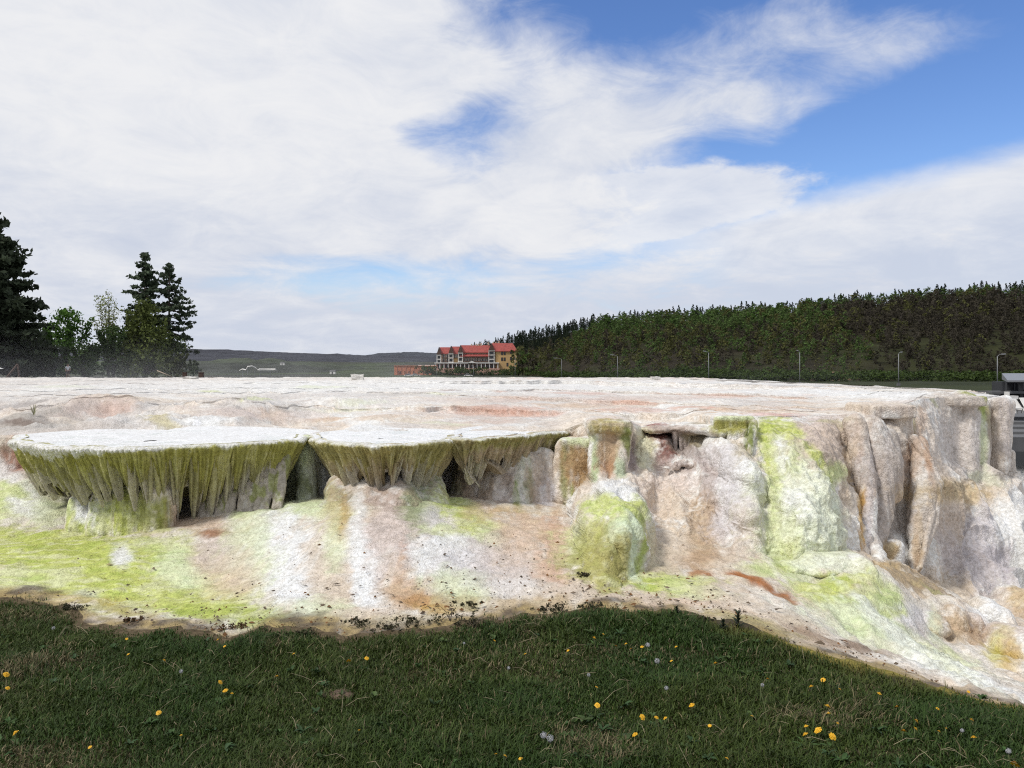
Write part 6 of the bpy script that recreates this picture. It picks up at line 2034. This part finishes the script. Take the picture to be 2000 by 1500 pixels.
for o, v_, n_ in geo:
    nz = n_[:, 2]
    big = fbm(v_ * np.array((1.6, 1.6, 1.2)), 400, 4)
    streak = fbm(v_ * np.array((11, 11, 1.3)), 404, 4, 0.6)
    spot = fbm(v_ * 9, 408, 4, 0.6)
    up = sst(nz, 0.5, 0.9)
    m1 = sst(big * 0.9 + streak * (1 - up) * 0.9 + spot * up * 0.6, -0.16, 0.14)[:, None]
    col = np.array((0.72, 0.63, 0.53)) * (1 - m1) + np.array((0.80, 0.785, 0.74)) * m1
    m2 = sst(fbm(v_ * np.array((2.4, 2.4, 2.0)), 412, 3) + 0.5 * streak * (1 - up), 0.08, 0.26)[:, None]
    col = col * (1 - 0.5 * m2) + np.array((0.64, 0.50, 0.38)) * 0.5 * m2
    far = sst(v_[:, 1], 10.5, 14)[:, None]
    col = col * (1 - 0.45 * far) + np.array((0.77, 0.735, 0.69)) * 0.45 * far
    if o.name.startswith('mineral_crust'):
        col = np.array((0.64, 0.53, 0.42)) * (1 - m1) + np.array((0.75, 0.70, 0.62)) * m1
    if o.name.startswith('terrace_top'):
        # risers of the low steps: pinkish stain, painted darker as shade; rims white
        ris = np.zeros(len(v_)); ris[:RISER.size] = RISER.ravel()
        ris = (ris * sst(fbm(v_ * np.array((0.6, 0.6, 1)), 440, 3), -0.22, 0.06) * (0.05 + 0.95 * sst(v_[:, 0], -2.2, 0.5)))[:, None]
        hue_ = sst(fbm(v_ * np.array((0.9, 0.5, 1)), 444, 3), -0.06, 0.14)[:, None]
        dim = sst(fbm(v_ * np.array((0.8, 0.35, 1)), 460, 4, 0.6), -0.12, 0.14)[:, None]
        col = col * (1 - 0.65 * dim) + np.array((0.60, 0.56, 0.525)) * 0.65 * dim
        pt = (sst(fbm(v_ * np.array((1.1, 0.7, 1)), 464, 4, 0.6), 0.04, 0.2) * sst(v_[:, 0], -3.0, 0.5))[:, None]
        col = col * (1 - 0.65 * pt) + np.array((0.62, 0.47, 0.39)) * 0.65 * pt
        col = col * (1 - 0.8 * ris) + (np.array((0.52, 0.38, 0.32)) * hue_ + np.array((0.50, 0.45, 0.40)) * (1 - hue_)) * 0.8 * ris
        rub = (sst(fbm(v_ * np.array((1.2, 1.2, 1)), 448, 4), 0.02, 0.2) * sst(-v_[:, 0], 1.0, 4.0) * sst(16 - v_[:, 1], 0, 3))[:, None]
        col = col * (1 - 0.55 * rub) + np.array((0.50, 0.43, 0.38)) * 0.55 * rub
    wob = np.stack([fbm(v_ * 3.2, 420, 4, 0.6), fbm(v_ * 3.2, 424, 4, 0.6)], 1)
    if o.name.startswith('mineral_crust'):
        cx_ = sst(v_[:, 0], -2.9, -2.0)
        spot = spot * (1 - cx_) + cx_ * fbm(v_ * np.array((15, 2.6, 0)), 494, 4, 0.6) * 1.35
    stx = (streak * (1 - up) + spot * up) * 0.8 + fbm(v_ * 26, 470, 2) * 0.6
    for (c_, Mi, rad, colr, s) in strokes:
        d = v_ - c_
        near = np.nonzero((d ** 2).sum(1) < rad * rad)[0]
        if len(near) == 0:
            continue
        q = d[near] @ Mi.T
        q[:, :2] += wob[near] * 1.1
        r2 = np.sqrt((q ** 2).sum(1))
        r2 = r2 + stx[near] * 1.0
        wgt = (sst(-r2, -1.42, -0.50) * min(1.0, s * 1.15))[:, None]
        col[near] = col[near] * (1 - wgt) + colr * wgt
    if o.name.startswith('pedestal') and 'green' not in o['label']:
        s1_ = fbm(v_ * np.array((13, 13, 0.7)), 490, 3)
        a_ = sst(s1_, -0.02, 0.12)[:, None]; b_q = sst(-s1_, 0.02, 0.14)[:, None]
        col = col * (1 - 0.45 * a_) + np.array((0.40, 0.30, 0.22)) * 0.45 * a_
        col = col * (1 - 0.5 * b_q) + np.array((0.74, 0.70, 0.66)) * 0.5 * b_q
    if o.name.startswith('drapery_column'):
        g_ = sst(fbm(v_ * np.array((20, 20, 1.5)), 480, 3) + 0.4 * (v_[:, 2:3][:, 0] - 0.6), -0.05, 0.12)[:, None]
        col = np.array((0.46, 0.41, 0.34)) * (1 - g_) + np.array((0.30, 0.31, 0.12)) * g_
    # algae run in streaks: fresh lime, old olive and bare pale threads
    gness = np.clip((col[:, 1] - col[:, 2]) * 3.2 - 0.25, 0, 1)[:, None]
    fl1 = fbm(v_ * np.array((5, 19, 0)), 484, 4, 0.62) * up + fbm(v_ * np.array((17, 17, 2.2)), 484, 4, 0.62) * (1 - up)
    t1 = sst(fl1, 0.02, 0.16)[:, None] * gness
    t2 = sst(-fl1, 0.04, 0.18)[:, None] * gness
    col = col * (1 - 0.60 * t1) + np.array((0.70, 0.70, 0.45)) * 0.60 * t1
    col = col * (1 - 0.55 * t2) + col * np.array((0.66, 0.78, 0.50)) * 0.55 * t2
    if o.name.startswith('mineral_crust'):
        # damp brown humus where the crust meets the lawn
        dd = v_[:, 1] - edge_y(v_[:, 0])
        hm = sst(-(dd + 0.7 * fbm(v_ * np.array((3, 3, 0)), 452, 4, 0.6)), -0.34, -0.06)[:, None]
        hc = sst(fbm(v_ * np.array((7, 9, 0)), 456, 4, 0.6), -0.1, 0.12)[:, None]
        hcol = (np.array((0.10, 0.07, 0.04)) * hc + np.array((0.34, 0.25, 0.10)) * (1 - hc))
        col = col * (1 - 0.92 * hm) + hcol * 0.92 * hm
    # fresh white mineral threads and darker grains
    th = sst(fbm(v_ * np.array((24, 24, 2.2)), 430, 3) * (1 - up) + spot * up * 0.7, 0.14, 0.30)[:, None]
    col = col * (1 - 0.25 * th) + np.array((0.80, 0.80, 0.76)) * 0.25 * th
    col = col * (1 + 0.40 * fbm(v_ * 34, 434, 2)[:, None])
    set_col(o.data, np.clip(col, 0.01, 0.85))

#@@PART5
# ================================================================== litter on the crust
rg = np.random.default_rng(808)
M_LIT = mat_attr('litter', 0.85, 0.2, 40, 0.15)
Vs, Fs_, Cs = [], [], []
k = 0
cand = 0
while cand < 1200:
    # denser towards the lawn edge and in the centre
    x = rg.uniform(-3.6, 2.3)
    ey = float(edge_y(np.array([x]))[0])
    dist = abs(rg.normal()) * 0.50
    if rg.random() < 0.18:
        dist = rg.uniform(0, 1.9)
    y = ey + 0.03 + dist
    cl = vnoise(np.array([[x * 1.7, y * 1.7, 0]]), 88)[0]
    w0 = 1.0 if -2.0 < x < 1.6 else 0.45
    if rg.random() > w0 * (0.25 + 1.1 * cl):
        continue
    cand += 1
    z = float(ground_z(np.array([x]), np.array([y]))[0]) + 0.010
    s = 0.004 + 0.012 * rg.random() ** 3
    a = rg.random() * 6.283
    el = 0.4 + 1.8 * rg.random()
    th = 0.25 + 0.5 * rg.random()
    base = []
    for q in range(6):
        an = q / 6 * 6.283
        r_ = s * (0.6 + 0.6 * rg.random())
        lx, ly = r_ * math.cos(an) * el, r_ * math.sin(an) * 0.7
        base.append((x + lx * math.cos(a) - ly * math.sin(a), y + lx * math.sin(a) + ly * math.cos(a), z + (rg.random()) * s * 1.6 * th))
    Vs += base + [(x, y, z + s * (0.6 + 0.9 * rg.random()))]
    Fs_ += [(k + q, k + (q + 1) % 6, k + 6) for q in range(6)]
    cc = np.array((0.10, 0.075, 0.052)) * (0.5 + rg.random()) if rg.random() < 0.62 else np.array((0.15, 0.075, 0.03)) * (0.6 + 0.6 * rg.random())
    Cs += [cc] * 7
    k += 7
link('leaf_litter', mesh_np('leaf_litter', Vs, np.array(Fs_), np.array(Cs)), M_LIT, kind='stuff', label='dark crumbs and dead leaves scattered on the pale crust', cat='litter')

# ragged dead clumps and weeds along the lawn edge
M_DEAD = mat_attr('dead_leaf', 0.85, 0.25, 30, 0.15, 0.1)


def leafy(seed, h, spread, n, colr, wdt, curl=0.5, upright=0.5):
    """rosette of separate bent leaves with a folded midrib"""
    rr = np.random.default_rng(seed)
    Vl, Fl, Cl = [], [], []
    kq = 0
    for i in range(n):
        a = rr.random() * 6.283
        L = spread * (0.5 + 0.6 * rr.random())
        up = h * (0.35 + 0.65 * rr.random()) * upright * 2
        wd_ = wdt * (0.6 + 0.7 * rr.random())
        z0 = h * 0.25 * rr.random()
        cc = np.array(colr) * (0.6 + 0.8 * rr.random())
        for j in range(5):
            t = j / 4
            r_ = L * t
            z = z0 + up * math.sin(t * (1.4 + curl))
            ww = wd_ * math.sin(math.pi * min(0.97, 0.12 + 0.88 * t)) + 0.0008
            cx_, cy_ = r_ * math.cos(a), r_ * math.sin(a)
            Vl += [(cx_ - ww * math.sin(a), cy_ + ww * math.cos(a), z + ww * 0.5), (cx_, cy_, z), (cx_ + ww * math.sin(a), cy_ - ww * math.cos(a), z + ww * 0.5)]
            Cl += [cc * 0.95, cc * 1.1, cc]
            if j:
                b0 = kq + 3 * j
                Fl += [(b0 - 3, b0 - 2, b0 + 1, b0), (b0 - 2, b0 - 1, b0 + 2, b0 + 1)]
        kq += 15
    return np.array(Vl), np.array(Fl), np.array(Cl)


def gz1(x, y):
    return float(ground_z(np.array([x]), np.array([y]))[0])


clumps = [
    (145, 1183, 0.075, 'dark ragged dead clump at the far left of the lawn edge'), (260, 1207, 0.05, 'small brown dead clump where the lawn edge dips on the left'),
    (455, 1222, 0.07, 'brown dried clump with rusty tips at the left bulge of the lawn edge'), (545, 1238, 0.05, 'flat dark clump right of the brown dried one'),
    (590, 1233, 0.06, 'dark sprawling clump under the white streak'), (705, 1212, 0.07, 'twiggy dark clump left of the larger heap'), (760, 1222, 0.075, 'dark leafy heap left of the tall one'),
    (815, 1215, 0.08, 'dark heap directly below the rusty stain'), (880, 1205, 0.12, 'tallest dark leafy heap at the middle of the lawn edge'), (925, 1218, 0.07, 'low dark clump right of the tallest heap'),
    (920, 1175, 0.05, 'dark green tuft lying on the crust above the tallest heap'), (1098, 1187, 0.085, 'black pointed clump on the crust edge left of a lone dark stub'), (1155, 1180, 0.06, 'lone dark stub on the cream crust below the green dome'),
    (1140, 1118, 0.045, 'small dark tuft at the left foot of the green dome'), (1065, 1185, 0.04, 'small dark tuft left of the black pointed clump'), (1370, 1206, 0.045, 'low dark seedlings left of the spiky weed'), (1305, 1198, 0.04, 'low dark seedlings above the lawn left of the spiky weed'),
]
for i, (a, b, h_, lb) in enumerate(clumps):
    q = ground_at(a, b + 8)
    t = thing('dead_clump', lb, 'dead plant', (q[0], q[1], q[2]), 0, 'dark clumps along the lawn edge')
    cc_ = (0.058, 0.054, 0.030) if i not in (2, 1) else (0.10, 0.06, 0.03)
    rq = np.random.default_rng(40 + i)
    nc = 16
    cen_ = np.stack([rq.normal(size=nc) * h_ * 0.85, rq.normal(size=nc) * h_ * 0.45, h_ * (0.08 + 0.45 * rq.random(nc) ** 1.5)], 1)
    V, Fq, C = leaf_cloud(rq, cen_, h_ * (0.16 + 0.20 * rq.random(nc)), 13, 0.0085, cc_, 0.6, 0.7)
    V[:, 2] = np.maximum(V[:, 2], 0.002)
    link('leaves', mesh_np('leaves', V, Fq, C), M_DEAD, t)
    mb = MB()
    for s in range(5):
        an = random.random() * 6.28
        l = h_ * random.uniform(.4, .9)
        mb.tube([(0, 0, -.01), (l * .3 * math.cos(an), l * .3 * math.sin(an), l * .5), (l * .7 * math.cos(an), l * .7 * math.sin(an), l * .8)], [.003, .002, .001], 4)
    mb.build('twigs', M_BARK, t)
# upright weeds
M_WEED = mat_attr('weed_leaf', 0.6, 0.15, 30, 0.3, 0.15)
for a, b, h_, lb in ((1441, 1232, 0.10, 'spiky dark green weed standing up at the lawn edge, the taller of two'), (1412, 1236, 0.07, 'bushy dark weed just left of the spiky one'), (1322, 1206, 0.06, 'small upright weed at the lawn edge below the lime flat')):
    q = ground_at(a, b)
    t = thing('weed', lb, 'weed', tuple(q), 0)
    MB().tube([(0, 0, -.01), (0.004, 0, h_ * .6), (0, 0, h_)], [.004, .003, .001], 5).build('stem', M_WEED, t)
    Vl, Fl, Cl = [], [], []
    for w_ in range(5):
        V, Fq, C = leafy(int(a) + w_, h_ * 0.30, h_ * 0.48 * (1.1 - 0.15 * w_), 7, (0.030, 0.042, 0.022), 0.006, 0.2, 0.6)
        V = V + np.array((0, 0, h_ * (0.12 + 0.19 * w_)))
        Vl.append((V, Fq, C))
    link('leaves', mesh_np('leaves', *merge(Vl)), M_WEED, t)
# tuft of grass on the left of the hill top
q = hit(66, 812)
if q is not None:
    V, Fq, C = leafy(91, 0.10, 0.08, 22, (0.26, 0.26, 0.14), 0.0022, 0.1, 0.7)
    t = thing('grass_tuft', 'thin pale grass tuft growing among the grey rubble at the left', 'grass tuft', tuple(q))
    link('leaves', mesh_np('leaves', V, Fq, C), M_WEED, t)

# ================================================================== lawn grass
rg = np.random.default_rng(909)
N0 = 430000
yy = 2.55 + (6.1 - 2.55) * rg.random(N0) ** 0.9
xx = (rg.random(N0) * 2 - 1) * (0.70 * yy + 0.35)
ey = edge_y(xx)
dE = ey - yy
pn = np.stack([xx, yy, np.zeros(N0)], -1)
thin = fbm(pn * 1.6, 900, 4)
edge_keep = 0.10 * sst(dE, -0.16, -0.02) * sst(fbm(pn * 5, 921, 3), -0.02, 0.12) + sst(dE, -0.05, 0.20 + 0.25 * sst(xx, 0.6, 2.0) * (1 - sst(xx, 2.3, 2.6)))
keep = (dE > -0.16) & (rg.random(N0) < edge_keep * (0.62 + 0.5 * sst(thin, -0.25, 0.05)))
xx, yy, pn, dE, thin = xx[keep], yy[keep], pn[keep], dE[keep], thin[keep]
N = len(xx)
gz_ = ground_z(xx, yy) - 0.004
hn = fbm(pn * 3.0, 905, 3)
ht = (0.024 + 0.026 * rg.random(N)) * (1 + 1.6 * hn) * (0.55 + 0.45 * sst(dE, 0, 0.25))
ht = np.where(rg.random(N) < 0.012, ht * 1.9, ht)
ang = rg.random(N) * 6.283
lean = ht * (0.25 + 0.85 * rg.random(N))
wd_ = (0.0016 + 0.0014 * rg.random(N)) * (0.75 + 0.09 * yy)
fa = ang + 1.57 + (rg.random(N) - .5)
dxv, dyv = np.cos(ang), np.sin(ang)
wx, wy = np.cos(fa) * wd_, np.sin(fa) * wd_
b = np.stack([xx, yy, gz_], -1)
m = b + np.stack([dxv * lean * .35, dyv * lean * .35, ht * .62], -1)
tp = b + np.stack([dxv * lean, dyv * lean, ht * (0.98 - 0.25 * rg.random(N))], -1)
wv_ = np.stack([wx, wy, np.zeros(N)], -1)
V = np.stack([b - wv_, b + wv_, m + wv_ * .8, m - wv_ * .8, tp], 1).reshape(-1, 3)
i5 = np.arange(N)[:, None] * 5
Fq4 = i5 + np.array([0, 1, 2, 3])
Ft3 = i5 + np.array([3, 2, 4])
cg1 = np.array((0.030, 0.062, 0.009)); cg2 = np.array((0.056, 0.076, 0.013)); cs1 = np.array((0.20, 0.165, 0.085))
pz = fbm(pn * 1.1, 910, 4)
mixg = np.clip(sst(pz, -0.18, 0.18) * 0.7 + 0.5 * (rg.random(N) - 0.5), 0, 1)[:, None]
colb = cg1 * (1 - mixg) + cg2 * mixg
dry = fbm(pn * np.array((2.3, 3.0, 1)), 915, 4)
pd = 0.045 + 0.40 * sst(dry, 0.10, 0.26) + 0.15 * sst(-thin, 0.1, 0.25)
pd = pd + 0.45 * sst(-dE, -0.10, 0.02)
isd = (rg.random(N) < pd)[:, None]
colb = np.where(isd, cs1 * (0.45 + 0.75 * rg.random((N, 1))), colb * (0.65 + 0.7 * rg.random((N, 1))))
# mustard tint where the moss meets the lawn on the right
mt = (sst(-dE, -0.5, -0.05) * sst(xx, 0.5, 1.4) * sst(fbm(pn * 3, 918, 3), -0.12, 0.1) * 0.7)[:, None]
colb = colb * (1 - mt) + np.array((0.15, 0.13, 0.03)) * mt
colV = np.repeat(colb, 5, 0)
link('grass', mesh_np('grass', V, [Fq4, Ft3], colV), M_GRASS, kind='stuff', label='short dark green lawn grass in the foreground', cat='grass')

# broad leaved weeds low in the turf
wl = []
for i in range(230):
    y = 2.7 + 2.7 * random.random()
    x = (random.random() * 2 - 1) * 0.68 * y
    if y > float(edge_y(np.array([x]))[0]) - 0.05:
        continue
    V_, F_, C_ = leafy(3000 + i, 0.022, random.uniform(.02, .05), random.randint(4, 8), random.choice(((0.035, 0.075, 0.016), (0.028, 0.060, 0.018), (0.050, 0.080, 0.020))), random.uniform(.005, .010), 0.3, 0.5)
    wl.append((V_ + np.array((x, y, gz1(x, y) + .012)), F_, C_))
link('lawn_weeds', mesh_np('lawn_weeds', *merge(wl)), M_WEED, kind='stuff', label='small broad leaved weeds mixed into the lawn', cat='weeds')

# long dry stalks standing out of the lawn
Vs, k = MB(), 0
for i in range(240):
    y = 2.7 + 2.6 * random.random()
    x = (random.random() * 2 - 1) * 0.66 * y
    if y > float(edge_y(np.array([x]))[0]) - 0.08:
        continue
    z = gz1(x, y)
    an = random.random() * 6.283
    l = random.uniform(.05, .13)
    Vs.tube([(x, y, z + .012), (x + l * .5 * math.cos(an), y + l * .5 * math.sin(an), z + random.uniform(.025, .055)), (x + l * math.cos(an), y + l * math.sin(an), z + random.uniform(.03, .07))], [.0013, .0012, .0006], 4, False)
Vs.build('dry_stalks', mat_simple('straw', (0.24, 0.20, 0.12), 0.8, 0.25), kind='stuff', label='pale dry stalks lying across the lawn', cat='straw')


# ================================================================== dandelions
M_PET = mat_simple('dandelion_yellow', (0.72, 0.40, 0.012), 0.6, 0.10, 90)
M_STEM = mat_simple('flower_stem', (0.10, 0.12, 0.04), 0.6, 0.1, 40)
M_FLUFF = mat_simple('seed_fluff', (0.36, 0.36, 0.37), 0.9, 0.1, 50)
M_DAISY = mat_simple('daisy_white', (0.75, 0.75, 0.75), 0.7, 0.05, 50)


def petals(rad, layers, n, rise, seed):
    rr = np.random.default_rng(seed)
    Vl, Fl = [], []
    kq = 0
    for L in range(layers):
        t = L / max(1, layers - 1)
        for i in range(n):
            a = 6.283 * (i + 0.5 * (L % 2)) / n + rr.normal() * 0.08
            r1 = rad * (1 - 0.62 * t) * (0.9 + 0.2 * rr.random())
            z1 = rad * (0.10 + rise * t) + rr.normal() * rad * 0.05
            w0, w1 = rad * 0.05, rad * 0.15
            c_, s_ = math.cos(a), math.sin(a)
            for rr_, ww, zz in ((rad * 0.08, w0, rad * 0.05), (r1 * 0.6, w1, z1 + rad * 0.10), (r1, w1 * 0.75, z1)):
                Vl += [(rr_ * c_ - ww * s_, rr_ * s_ + ww * c_, zz), (rr_ * c_ + ww * s_, rr_ * s_ - ww * c_, zz)]
            Fl += [(kq, kq + 1, kq + 3, kq + 2), (kq + 2, kq + 3, kq + 5, kq + 4)]
            kq += 6
    return mesh_np('flower_head', np.array(Vl), np.array(Fl))


HEADS = [petals(0.020, 4, 16, 0.42, s) for s in range(3)]
FLUFF = []
for s in range(2):
    rr = np.random.default_rng(60 + s)
    Vl, Fl = [], []
    for i in range(150):
        d = rr.normal(size=3); d /= np.linalg.norm(d)
        p_ = d * 0.018 * (0.8 + .25 * rr.random())
        a = np.cross(d, rr.normal(size=3)); a /= np.linalg.norm(a); b_v = np.cross(d, a)
        kq = len(Vl)
        Vl += [p_ + a * .003, p_ + b_v * .003, p_ - a * .003, p_ - b_v * .003]
        Fl.append((kq, kq + 1, kq + 2, kq + 3))
    FLUFF.append(mesh_np('seed_head', np.array(Vl), np.array(Fl)))


def stem_mesh(h_, bend, r_=0.0022):
    return MB().tube([(0, 0, 0), (bend * .4, 0, h_ * .55), (bend, 0, h_)], [r_ * 1.2, r_, r_ * .9], 5).mesh('stem', True)


LEAFM = []
for s in range(3):
    V, Fq, C = leafy(70 + s, 0.02, 0.07, 7, (0.040, 0.075, 0.018), 0.007, 0.5, 0.5)
    LEAFM.append(mesh_np('leaves', V, Fq, C))


def flower(px_, py_, label, name='dandelion', cat='dandelion', sc=1.0, kind='y', tilt=0.5):
    h_ = random.uniform(.045, .065)
    # the head is what the photograph shows: root it below
    ys_ = np.linspace(2.4, 6.5, 800)
    x_ = (px_ - 1000) * ys_ / F
    z_ = EYE - (py_ - HZ) * ys_ / F
    kq = np.argmax(z_ - h_ <= ground_z(x_, ys_))
    x, y = x_[kq], ys_[kq]
    t = thing(name, label, cat, (x, y, gz1(x, y) - .003), 0, {'y': 'yellow dandelions in the lawn', 'w': 'white seed heads in the lawn', 'd': 'small white daisies in the lawn'}[kind])
    st = link('stem', stem_mesh(h_, random.uniform(-.01, .01), 0.0022 if kind != 'd' else .001), M_STEM, t)
    bend = st.data.vertices[-1].co.x
    if kind == 'y':
        o = link('flower_head', random.choice(HEADS), M_PET, t)
        o.rotation_euler = (tilt + random.uniform(-.25, .35), random.uniform(-.35, .35), random.random() * 6)
        link('leaves', random.choice(LEAFM), M_WEED, t)
        o.scale = (sc * random.uniform(.92, 1.1),) * 3
        o.location = (bend, 0, h_ - .002)
    elif kind == 'w':
        o = link('seed_head', random.choice(FLUFF), M_FLUFF, t)
        o.scale = (sc,) * 3
        o.location = (bend, 0, h_ + .012 * sc)
    else:
        o = link('flower_head', HEADS[0], M_DAISY, t)
        o.scale = (.42 * sc, .42 * sc, .3 * sc)
        o.location = (bend, 0, h_ - .001)
        o.rotation_euler = (tilt, 0, random.random() * 6)
    return t


YEL = [
    (12, 1316, 'yellow dandelion at the left edge of the picture, upper of two', 1.1), (15, 1343, 'half closed yellow dandelion at the left edge, lower of two', .9), (30, 1430, 'lone yellow dandelion in the bottom left corner', 1.0),
    (323, 1289, 'ragged yellow dandelion in the left third, topmost there', .9), (307, 1391, 'thin ragged yellow dandelion in the left third, halfway down the lawn', .9), (432, 1331, 'yellow dandelion topmost of the trio in the left half', 1.0), (436, 1348, 'large yellow dandelion in the middle of the left trio', 1.05), (449, 1353, 'small tilted yellow dandelion lowest of the left trio', .7),
    (538, 1320, 'small flat yellow dandelion alone right of the trio', .8), (354, 1435, 'tiny yellow bud alone low in the left third', .55), (683, 1290, 'yellow dandelion left of a close pair near the lawn edge', 1.0), (714, 1285, 'yellow dandelion right of a close pair near the lawn edge', .9),
    (1162, 1245, 'yellow dandelion nearest the lawn edge, right of centre', .9), (1162, 1376, 'ragged yellow dandelion straight below the one nearest the edge', 1.0), (1257, 1399, 'round yellow dandelion left of two faint ones', 1.05), (1282, 1400, 'faint yellow dandelion half hidden in grass, left of its twin', .8), (1296, 1401, 'faint yellow dandelion half hidden in grass, right of its twin', .75),
    (1241, 1434, 'yellow dandelion lowest of the group right of centre', 1.0), (1395, 1295, 'bright yellow dandelion alone below the spiky weed', 1.0), (1353, 1376, 'orange yellow dandelion right of the faint pair and above it', 1.05), (1254, 1262, 'small yellow dandelion touching a white seed head', .7),
    (1496, 1325, 'small yellow dandelion above the long bent stalk', .8), (1585, 1340, 'yellow dandelion left and lower of a tidy pair', 1.0), (1604, 1327, 'flat yellow dandelion right and upper of a tidy pair', 1.0), (1717, 1354, 'small orange dandelion alone on the right lawn', .85), (1748, 1380, 'yellow dandelion alone right of the pair of ragged heads', .95),
    (1614, 1378, 'wide ragged yellow dandelion, topmost of a column of three', 1.0), (1620, 1392, 'ragged yellow dandelion, middle of a column of three', .8), (1634, 1411, 'tiny yellow bud, lowest of a column of three', .5), (1573, 1417, 'thin edge-on yellow dandelion left of the largest head', .8), (1601, 1425, 'largest yellow dandelion head of the right lawn', 1.35), (1576, 1433, 'yellow dandelion below the thin edge-on one', 1.0), (1628, 1437, 'yellow dandelion right and below the largest head', 1.15),
    (1785, 1407, 'flat yellow dandelion topmost of a trio in dry grass', .95), (1786, 1422, 'yellow dandelion in the middle of the trio in dry grass', .8), (1762, 1427, 'tilted yellow dandelion leftmost of the trio in dry grass', .9), (1833, 1427, 'small yellow dandelion right of the trio, lower one', .7), (1846, 1421, 'tiny yellow bud right of the trio, upper one', .5), (1900, 1405, 'flat small yellow dandelion near the right edge, upper', .8), (1903, 1440, 'orange dandelion near the right edge, lower', 1.0), (1982, 1492, 'large ragged dandelion in the bottom right corner', 1.4),
]
for a, b, lb, s in YEL:
    flower(a, b, lb, sc=s * 0.66)
for a, b, lb, s in ((356, 1313, 'small white seed head left of the dandelion trio', .8), (1265, 1262, 'white round seed head beside a small dandelion', 1.0), (1280, 1294, 'white round seed head below the one beside the dandelion', 1.1), (1302, 1346, 'pale ragged seed head right of centre', .8), (1489, 1340, 'grey seed head on top of the long bent stalk', .7),
                    (990, 1306, 'small white seed head in the middle of the lawn', .7), (905, 1257, 'tiny white seed head near the lawn edge', .55), (1148, 1320, 'faint white seed head left of the right dandelions', .7), (103, 1228, 'white seed head near the left lawn edge', .8), (1062, 1440, 'large fluffy seed head low in the centre, left half', 1.1), (1076, 1446, 'large fluffy seed head low in the centre, right half', 1.2), (1973, 1470, 'pale seed head in the bottom right corner', .9), (1876, 1428, 'faint seed head in the dry grass at the right', .7)):
    flower(a, b, lb, 'seed_head_dandelion', 'seed head', s * 0.72, 'w')
rr = np.random.default_rng(31)
dz = [(1178, 1238), (1200, 1261), (1230, 1266), (1219, 1256), (1321, 1262), (1313, 1290), (1167, 1341), (963, 1250), (1026, 1276), (1106, 1270), (424, 1248), (440, 1262), (573, 1276), (250, 1277), (248, 1247), (1470, 1397), (1387, 1416), (1641, 1345), (1828, 1383), (1421, 1480), (966, 1472), (990, 1474), (1020, 1480), (700, 1425), (180, 1458), (1890, 1350)]
for a, b in dz:
    flower(a, b, 'tiny white daisy speck among the grass blades of the lawn', 'daisy', 'daisy', 1.0, 'd')
# the long bent stalk
q = ground_at(1502, 1424)
t = thing('bent_stalk', 'long pale forked stalk rising and leaning in the right lawn', 'dry stalk', tuple(q))
S_ = 3.55 / F
MB().tube([(0, 0, 0), (-6 * S_, .02, 40 * S_), (-11 * S_, .04, 68 * S_), (-10 * S_, .05, 82 * S_)], [.0018, .0015, .0012, .0008], 5).build('stem', M_STEM, t, True)
MB().tube([(0, 0, .004), (6 * S_, 0, 12 * S_), (11 * S_, .01, 22 * S_)], [.0016, .0013, .0008], 5).build('side_stem', M_STEM, t, True)

# bare earth patches in the lawn
for i, (a, b, s, lb) in enumerate(((660, 1357, .09, 'bare reddish patch of earth left of the middle of the lawn'), (72, 1386, .06, 'bare reddish patch of earth in the left lawn'))):
    q = ground_at(a, b)
    V = []
    for k in range(10):
        an = k / 10 * 6.283
        V.append((s * math.cos(an) * random.uniform(.7, 1.1), s * .8 * math.sin(an) * random.uniform(.7, 1.1), 0.004))
    V.append((0, 0, .022))
    mb = MB().add(V, [(k, (k + 1) % 10, 10) for k in range(10)])
    o = mb.build('earth_mound', mat_simple('red_earth', (.13, .085, .055), .95, .4, 60, .6), None, True, label=lb, cat='earth mound', loc=tuple(q))

# ================================================================== steam drifting over the hill
STEAM = True
if STEAM:
    def steam(name, lo, hi, dens, lb):
        mb = MB().box(lo[0], hi[0], lo[1], hi[1], lo[2], hi[2])
        m = bpy.data.materials.new('steam')
        m.use_nodes = True
        b2 = NB(m.node_tree)
        m.node_tree.nodes.remove(m.node_tree.nodes['Principled BSDF'])
        pv = b2.node('ShaderNodeVolumePrincipled')
        pv.inputs['Color'].default_value = (0.9, 0.9, 0.92, 1)
        t_2 = b2.node('ShaderNodeTexCoord')
        g2 = b2.node('ShaderNodeSeparateXYZ')
        m.node_tree.links.new(t_2.outputs['Generated'], g2.inputs[0])
        fz = b2.m('POWER', b2.m('SUBTRACT', 1.0, g2.outputs[2]), 2.2)
        fx = b2.m('MULTIPLY', b2.smooth(g2.outputs[0], 0, .2), b2.smooth(g2.outputs[0], 1, .75))
        nz_ = b2.noise(t_2.outputs['Object'], 0.22, 2, 0.5)
        dn = b2.m('MULTIPLY', b2.m('MULTIPLY', fz, fx), b2.m('MULTIPLY', b2.smooth(nz_, .35, .65), dens))
        b2.put(pv.inputs['Density'], dn)
        m.node_tree.links.new(pv.outputs[0], m.node_tree.nodes['Material Output'].inputs['Volume'])
        o = mb.build(name, m, None, kind='stuff', label=lb, cat='steam')
        return o
    steam('steam', (-46, 42, 0.95), (2, 84, 5.0), 0.0075, 'thin steam drifting low in front of the thicket and the valley')
    steam('steam', (1.5, 42, 0.9), (30, 70, 4.0), 0.002, 'thin steam wisps over the middle of the hill')
